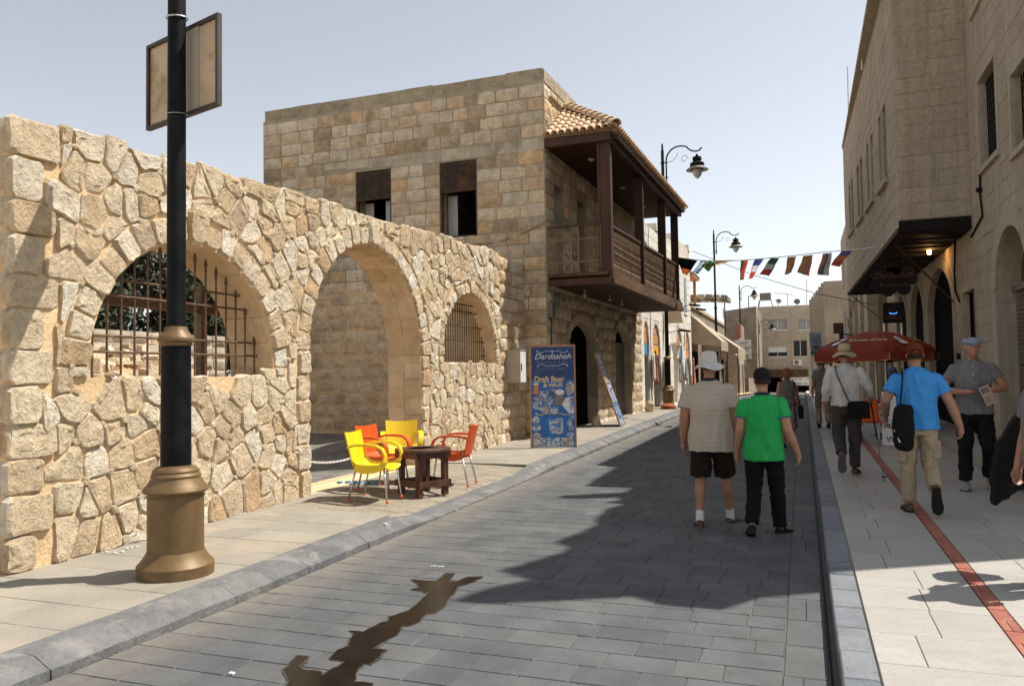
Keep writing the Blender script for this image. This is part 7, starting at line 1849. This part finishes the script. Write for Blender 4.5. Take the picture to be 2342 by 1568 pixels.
        m_ = MB(); m_.tube([RH @ (hc+Vector((x, .1025-abs(x)*.45, -.067+x*x*9))) for x in (-.018, 0, .018)], .002, 5); part(m_, 'teeth', M_tooth, t)
    return t
def W(t, p): return t.matrix_basis @ Vector(p)
D0 = (0, .12, -1)
def hang(sx, out=.05, fwd=0., b=1.0, curl=.55, wr=.84):
    return ((sx*(.205*b+out*.5), -.02+fwd*.3, 1.13), (sx*(.215*b+out), .03+fwd, wr+.02), (sx*.03, .15, -1), curl)
hipL, hipR = (-.092, 0, .90), (.092, 0, .90)
# cloth materials
def striped(nm, c1, c2, sc):
    m, nt, b = _nodes(nm); tc = nt.nodes.new('ShaderNodeTexCoord'); sp = nt.nodes.new('ShaderNodeSeparateXYZ'); nt.links.new(tc.outputs['Object'], sp.inputs[0])
    w = mth(nt, 'FRACT', mth(nt, 'MULTIPLY', sp.outputs[2], sc)); f = mth(nt, 'LESS_THAN', w, .09); c = mixc(nt, f, c1, c2); nt.links.new(c, b.inputs['Base Color']); b.inputs['Roughness'].default_value = .9
    bump(nt, b, [(noi(nt, posn(nt), 240, 2), .0012, 1.0)]); return m
M_sA = striped('striped_cream_shirt', (.43,.365,.29), (.49,.45,.40), 19); M_sB = cloth('green_shirt', (.025,.34,.085)); M_black_c = cloth('black_trousers_cloth', (.008,.008,.008)); M_brownsh = cloth('dark_brown_shorts_cloth', (.02,.013,.010))
M_hatA = cloth('off_white_hat_cloth', (.55,.53,.50)); M_hatD = cloth('beige_hat_cloth', (.42,.33,.22)); M_hatDb = cloth('brown_hat_band', (.26,.18,.11)); M_capB = cloth('black_cap_cloth', (.014,.014,.016)); M_capG = cloth('rust_cap_cloth', (.13, .028, .012)); M_capH = cloth('pale_blue_flat_cap_cloth', (.26,.31,.37))
M_sD = cloth('white_linen_shirt', (.52,.50,.47)); M_pD = cloth('dark_grey_trousers_cloth', (.055,.05,.045)); M_sG = cloth('blue_polo_cloth', (.05,.25,.60)); M_pG = cloth('khaki_trousers_cloth', (.36,.28,.19)); M_sH = cloth('grey_shirt_cloth', (.17,.165,.17)); M_jeans = cloth('dark_denim', (.010,.010,.012))
M_sC = cloth('grey_top_cloth', (.13,.12,.115)); M_skC = mosaic('patterned_skirt_cloth', [(.10,.08,.06),(.22,.19,.16),(.06,.05,.05),(.26,.22,.18)], 30); M_hairC = cloth('brown_hair', (.20,.085,.035), stretch=(3,3,.3)); M_hairg = cloth('grey_brown_hair', (.09,.06,.045)); M_hairk = cloth('dark_hair', (.03,.02,.015))
M_shoe1 = cloth('brown_trainer', (.11,.075,.055), var=.6, scale=40); M_sole = cloth('grey_shoe_sole', (.12,.11,.10)); M_shoe2 = cloth('black_shoe', (.02,.018,.017)); M_solek = cloth('black_sole', (.02,.02,.02)); M_sock = cloth('white_sock', (.62,.61,.60)); M_bagk = cloth('black_bag_cloth', (.009,.009,.009)); M_navy = cloth('navy_collar', (.03,.035,.05)); M_blt = cloth('black_collar', (.02,.02,.02)); M_shoeH = cloth('grey_canvas_shoe', (.30,.29,.28)); M_grey2 = cloth('muted_grey_cloth', (.16,.15,.14)); M_tanp = cloth('tan_trousers_cloth', (.24,.20,.15)); M_pblue = cloth('light_blue_shirt_cloth', (.25,.36,.55))
FW = (0, 1, 0)
# A: cream striped shirt and shorts
pA = onz(1632, 1204)
A = person('man in cream striped polo shirt, dark shorts and white bucket hat walking away', (pA.x, 8.5, 0), R(2), 1.81,
    {'L': (hipL, (-.11, .0, .49), (-.115, -.13, .10), (-.15, 1, -.12)), 'R': (hipR, (.135, .13, .50), (.165, .17, .085), (.55, 1, 0))},
    {'L': hang(-1, .03, .05, 1.16), 'R': hang(1, .0, .02, 1.16)}, bulk=1.20, vox=.0095, skinm=M_sk1, shirt=M_sA, pants=M_brownsh, pantlen='short', shoes=(M_shoe1, M_sole), hat=('bucket', M_hatA, None), hair=(M_hairg, False, .985), socks=M_sock, belly=.22, collar=M_navy, hem=.775, headyaw=R(-8), sleeve_z=.58)
m_ = MB(); wr = hang(-1, .03, .05, 1.16)[1]; m_.tube([(wr[0]+.034*math.cos(q), wr[1]+.03*math.sin(q), wr[2]+.03) for q in [i*PI/6 for i in range(13)]], .009, 5); part(m_, 'wrist_watch', M_blt, A)
# B: green shirt
pB = onz(1757, 1212)
B = person('man in a bright green T-shirt, black trousers and black cap walking away', (pB.x+.0, 8.15, 0), R(-3), 1.645,
    {'L': (hipL, (-.11, .02, .49), (-.125, -.14, .14), (-.25, 1, -.42)), 'R': (hipR, (.11, .10, .50), (.125, .13, .085), (.65, 1, 0))},
    {'L': ((-.235, -.03, 1.12), (-.29, .10, .86), (.05, .3, -1), .7), 'R': ((.245, -.05, 1.12), (.33, .06, .87), (.06, .2, -1), .7)}, bulk=1.10, vox=.0095, skinm=M_sk2, shirt=M_sB, pants=M_black_c, shoes=(M_shoe2, M_solek), hat=('cap', M_capB, None), hair=(M_hairk, False, .985), belly=.05, collar=M_navy, hem=.80, headyaw=R(22), sleeve_z=.42)
for sd, e, w in ((-1, (-.235, -.03, 1.12), None), (1, (.245, -.05, 1.12), None)):
    m_ = MB(); S = Vector((sd*.168*1.10, -.005, 1.395)); q0 = S.lerp(Vector(e), .54); ax = (Vector(e)-S).normalized(); a_ = ax.cross(Vector((0, 1, 0))).normalized(); b_ = ax.cross(a_)
    m_.tube([q0+(a_*math.cos(q)+b_*math.sin(q))*.080 for q in [i*PI/8 for i in range(17)]], .006, 5); part(m_, 'sleeve_trim', MATS['dark_blue_trim'] if 'dark_blue_trim' in MATS else plain('dark_blue_trim', (.02,.09,.22), .8), B)
m_ = MB(); m_.tube([(-.286+.034*math.cos(q), .09+.032*math.sin(q), .885) for q in [i*PI/6 for i in range(13)]], .009, 5); part(m_, 'wrist_watch', M_alu, B)
# C: woman
pC = onz(1803, 1022, .1)
C_ = person('woman with brown bobbed hair, sleeveless grey top and patterned skirt', (-.31, 16.6, gz(16.6)), R(5), 1.60,
    {'L': (hipL, (-.09, .06, .49), (-.09, .10, .085), FW), 'R': (hipR, (.09, -.02, .49), (.09, -.15, .11), (0, 1, -.3))},
    {'L': hang(-1, .02, .0, .9), 'R': hang(1, .03, .02, .9)}, bulk=.93, vox=.014, skinm=M_sk2, shirt=M_sC, sleeve='none', shoes=(M_shoe2, M_solek), hair=(M_hairC, True, 1.04), skirt=M_skC, hem=.92, shirt_name='top')
bgc = thing('shoulder_bag', 'black handbag on a long strap worn by the woman in the skirt', 'bag', W(C_, (.24, .03, .8)))
m_ = MB(); c = W(C_, (.27, -.03, .78)); m_.box(c.x-.05, c.x+.05, c.y-.13, c.y+.13, c.z-.13, c.z+.13, bev=.03); m_.build('bag_body', M_bagk, bgc); MB().tube([W(C_, (.26, -.1, .9)), W(C_, (.18, -.12, 1.25)), W(C_, (.12, -.03, 1.475)), W(C_, (.17, .09, 1.25)), W(C_, (.26, .05, .9))], .011, 5).build('strap', M_bagk, bgc)
# D: white shirt, hat and walking pole
Dd = person('man in a long sleeved white shirt and beige bucket hat walking with a pole', (.54, 11.75, gz(11.7)+.14), R(3), 1.76,
    {'L': (hipL, (-.10, .05, .50), (-.10, -.27, .30), (-.0, .45, -1)), 'R': (hipR, (.10, .02, .50), (.09, .05, .085), (.3, 1, 0))},
    {'L': ((-.25, -.05, 1.14), (-.27, .05, .92), (0, .2, -1), .6), 'R': ((.29, -.02, 1.16), (.33, .20, 1.02), (.05, .5, -.7), 1.3)}, bulk=1.08, vox=.011, skinm=M_sk1, shirt=M_sD, sleeve='long', pants=M_pD, shoes=(M_shoe1, M_sole), hat=('bucket', M_hatD, M_hatDb), hair=(M_hairg, False, .98), belly=.12, collar=M_sD, hem=.93)
st_ = thing('walking_pole', 'black telescopic walking pole in the right hand of the white shirted man', 'walking pole', onz(2023, 1100, .19))
h0 = W(Dd, (.34, .24, .99)); g0 = ong(2023, 1102, .14); MB().tube([h0+(h0-g0).normalized()*.07, h0-(h0-g0).normalized()*.05], .017, 8).build('grip', M_bagk, st_); MB().tube([h0, h0.lerp(g0, .5)], .010, 6).build('upper_shaft', M_bagk, st_); MB().tube([h0.lerp(g0, .5), g0], .007, 6).build('lower_shaft', M_shut, st_); MB().lathe([(.035, 0), (.035, .008), (.012, .014)], 12, Matrix.Translation(g0+Vector((0, 0, .06)))).build('basket', M_bagk, st_)
bd = thing('shoulder_bag', 'small black shoulder bag on the hip of the white shirted man', 'bag', W(Dd, (.2, -.13, .95)))
m_ = MB(); c = W(Dd, (.13, -.19, .90)); m_.box(c.x-.13, c.x+.14, c.y-.04, c.y+.05, c.z-.13, c.z+.10, bev=.03); m_.build('bag_body', M_bagk, bd)
MB().tube([W(Dd, p) for p in ((.02, -.165, 1.0), (-.06, -.155, 1.2), (-.12, -.13, 1.38), (-.13, -.06, 1.468), (-.10, .06, 1.45), (-.02, .16, 1.3))], .018, 5, flat=.4).build('strap', M_bagk, bd)
# G: blue polo
G = person('man in a bright blue polo shirt, khaki cargo trousers and rust red cap', (1.08, 9.0, gz(9)+.14), R(-2), 1.70,
    {'L': (hipL, (-.10, .06, .49), (-.11, -.03, .085), (-.1, 1, 0)), 'R': (hipR, (.11, .03, .50), (.12, -.27, .27), (.05, .35, -1))},
    {'L': ((-.30, -.05, 1.16), (-.30, .13, .98), (.1, .4, -1), .7), 'R': ((.31, -.04, 1.13), (.40, .03, .88), (.05, .1, -1), .9)}, bulk=1.14, vox=.0095, skinm=M_sk3, shirt=M_sG, pants=M_pG, shoes=(M_shoe1, M_solek), hat=('cap', M_capG, M_bagk), hair=(M_hairk, False, .99), belly=.15, collar=M_sG, hem=.86, sleeve_z=.5)
for p in ((-.16, .0, .62), (.17, .0, .66)): m_ = MB(); m_.box(p[0]-.035, p[0]+.035, -.07, .07, p[2]-.09, p[2]+.09, bev=.01); part(m_, 'cargo_pocket', M_pG, G, False)
m_ = MB(); m_.tube([(-.30+.034*math.cos(q), .12+.032*math.sin(q), 1.0) for q in [i*PI/6 for i in range(13)]], .011, 5); part(m_, 'wrist_watch', M_blt, G)
bg_ = thing('messenger_bag', 'black messenger bag with a wide strap on the blue polo man', 'bag', W(G, (-.25, -.12, .9)))
m_ = MB(); c = W(G, (-.15, -.19, .92)); loft(m_, [(c.x, c.y, c.z-.26, .06, .05), (c.x, c.y, c.z-.22, .09, .075), (c.x, c.y, c.z, .105, .08), (c.x+.01, c.y, c.z+.16, .085, .06), (c.x+.03, c.y, c.z+.2, .06, .03)], e=3.2); remesh(m_, 'bag_body', M_bagk, None, .014, 2, fold=.01, fs=6); o = bpy.data.objects['bag_body'] if False else None
for q in bpy.data.objects:
    if q.name.startswith('bag_body') and q.parent is None: setpar(q, bg_)
MB().tube([W(G, p) for p in ((-.17, -.20, 1.12), (-.15, -.185, 1.28), (-.135, -.135, 1.42), (-.13, -.02, 1.485), (-.12, .11, 1.42), (-.16, .15, 1.25))], .026, 6, flat=.3).build('strap', M_bagk, bg_)
MB().tube([W(G, p) for p in ((-.21, -.24, 1.0), (-.235, -.255, .86), (-.19, -.27, .74))], .007, 5).build('white_piping', M_whitep, bg_)
# H: smiling man facing the camera
Hh = person('smiling man facing us in grey short sleeved shirt, dark jeans and pale blue flat cap', (1.90, 10.75, gz(10.7)+.14), R(172), 1.80,
    {'L': (hipL, (-.13, .08, .50), (-.14, -.10, .13), (-.1, 1, -.35)), 'R': (hipR, (.10, .05, .49), (.11, .06, .085), (.05, 1, 0))},
    {'L': ((-.31, .0, 1.16), (-.18, .24, 1.15), (.7, .35, -.15), 1.0), 'R': ((.32, .0, 1.14), (.10, .26, 1.12), (-.8, .25, .1), 1.2)}, bulk=1.06, vox=.009, skinm=M_sk2, shirt=M_sH, pants=M_jeans, shoes=(M_shoeH, M_sole), hat=('flat', M_capH, None), hair=(M_hairk, False, .97), belly=.05, collar=M_sH, hem=.87, face=True, headyaw=R(14), sleeve_z=.4, headtilt=R(-6))
for z in (1.42, 1.32, 1.22, 1.12, 1.02): m_ = MB(); m_.sphere(Vector((.0, .135, z)), .007); part(m_, 'button', M_whitep, Hh)
c = W(Hh, (-.12, .33, 1.10)); pm = Matrix.Translation(c) @ Matrix.Rotation(R(-24), 4, 'Y') @ Matrix.Rotation(R(12), 4, 'X'); lf = thing('folded_leaflet', 'pale pink folded leaflet with a small picture held by the smiling man', 'leaflet', c)
m_ = MB(); m_.box(-.055, .055, -.004, .004, -.13, .10, pm); m_.build('leaflet_paper', plain('pinkish_paper', (.48,.33,.25), .7), lf); m_ = MB(); m_.box(-.04, .04, -.0055, -.0045, .02, .08, pm); m_.build('printed_picture', M_shut, lf)
for k in range(4): m_ = MB(); m_.box(-.04, .03-.008*k, -.0055, -.0045, -.10+.02*k, -.095+.02*k, pm); m_.build('print_line', M_woodb, lf)
# I: person cut by the right edge
pI = onz(2385, 1345, .14)
I_ = person('woman at the edge of the frame with a beaded bracelet and dark trousers', (pI.x+.065, pI.y, .14), R(115), 1.62,
    {'L': (hipL, (-.10, .08, .49), (-.10, .06, .085), FW), 'R': (hipR, (.10, -.03, .49), (.10, -.12, .10), FW)},
    {'L': ((-.24, .03, 1.12), (-.26, .15, .88), (.02, .25, -1), .6), 'R': hang(1, .03, .02, 1.0)}, bulk=1.0, vox=.009, skinm=M_sk1, shirt=M_sH, pants=M_black_c, shoes=(M_shoe2, M_solek), hat=('cap', M_capB, None), hair=(M_hairC, True, 1.0), hem=.85, sleeve_z=.5)
for z_, mt in ((.915, M_pgold), (.90, M_brick)): m_ = MB(); m_.tube([(-.257+.034*math.cos(q), .14+.034*math.sin(q), z_) for q in [i*PI/8 for i in range(17)]], .0055, 5); part(m_, 'bracelet', mt, I_)
tc = onz(2272, 1160, .42); bk_ = MB(); bx_, by_ = 1.62, 6.45
P1 = [ony(*p, 6.6) for p in ((2272, 1160), (2268, 1090), (2285, 1010), (2325, 950), (2350, 925), (2400, 935), (2400, 1100), (2330, 1122))]
m_ = MB(); n = len(P1); cc = sum(P1, Vector())/n; vs = [p+Vector((0, -.02, 0)) for p in P1]+[p+Vector((0, .10, 0)) for p in P1]+[cc+Vector((0, -.10, 0)), cc+Vector((0, .18, 0))]
fs = [(i, (i+1) % n, (i+1) % n+n, i+n) for i in range(n)]+[(i, (i+1) % n, 2*n) for i in range(n)]+[(i+n, (i+1) % n+n, 2*n+1) for i in range(n)]; m_.add(vs, fs); o = remesh(m_, 'dark_cloth_bag', plain('matt_black_cloth', (.009,.009,.009), .85, spec=.12, var=.3, scale=20), None, .014, 3, fold=.012, fs=9); tag(o, 'large limp black bag carried by the person cut off at the edge', 'bag')
# E and far people
def simple(label, x, y, H, shirt, pants, hat=None, hair=None, ph=0, hd=0, vox=.018, sleeve='short', group='far walkers'):
    zz = gz(y)+(.14 if x > .15 or x < -4 else 0)
    return person(label, (x, y, zz), R(hd), H, {'L': (hipL, (-.10, .05+ph, .49), (-.10, .12*ph, .085), FW), 'R': (hipR, (.10, .05, .49), (.10, -.15, .12), (0, 1, -.3))}, {'L': hang(-1, .03, .05), 'R': hang(1, .03, -.03)}, vox=vox, skinm=M_sk3, shirt=shirt, pants=pants, shoes=(M_shoe2, M_solek), hat=hat, hair=hair, sleeve=sleeve)
simple('walker in grey shirt and grey brimmed hat ahead of the white shirted man', .43, 20.2, 1.64, M_grey2, M_tanp, ('bucket', M_grey2, M_bagk), (M_hairg, False, .98), .2, 5)
simple('distant walker in a pale blue shirt by the end of the pavement', .62, 36, 1.66, M_pblue, M_jeans, None, (M_hairk, False, 1.02), .1)
simple('distant walker in a white shirt beside the blue shirted one', 1.15, 37.5, 1.68, M_sD, M_jeans, None, (M_hairk, False, 1.02), -.1)
simple('dark clothed waiter standing under the red parasol', 2.35, 19.6, 1.70, M_black_c, M_black_c, None, (M_hairk, False, 1.02), 0, 170, group=None)
simple('figure in light blue standing behind the parasol pole', 1.95, 20.6, 1.68, M_pblue, M_jeans, None, (M_hairk, False, 1.02), 0, 60, group=None)
simple('distant stallholder in dark clothes beneath the cream awnings', -4.3, 41, 1.66, M_black_c, M_jeans, None, (M_hairk, False, 1.02), 0, 90, group=None)
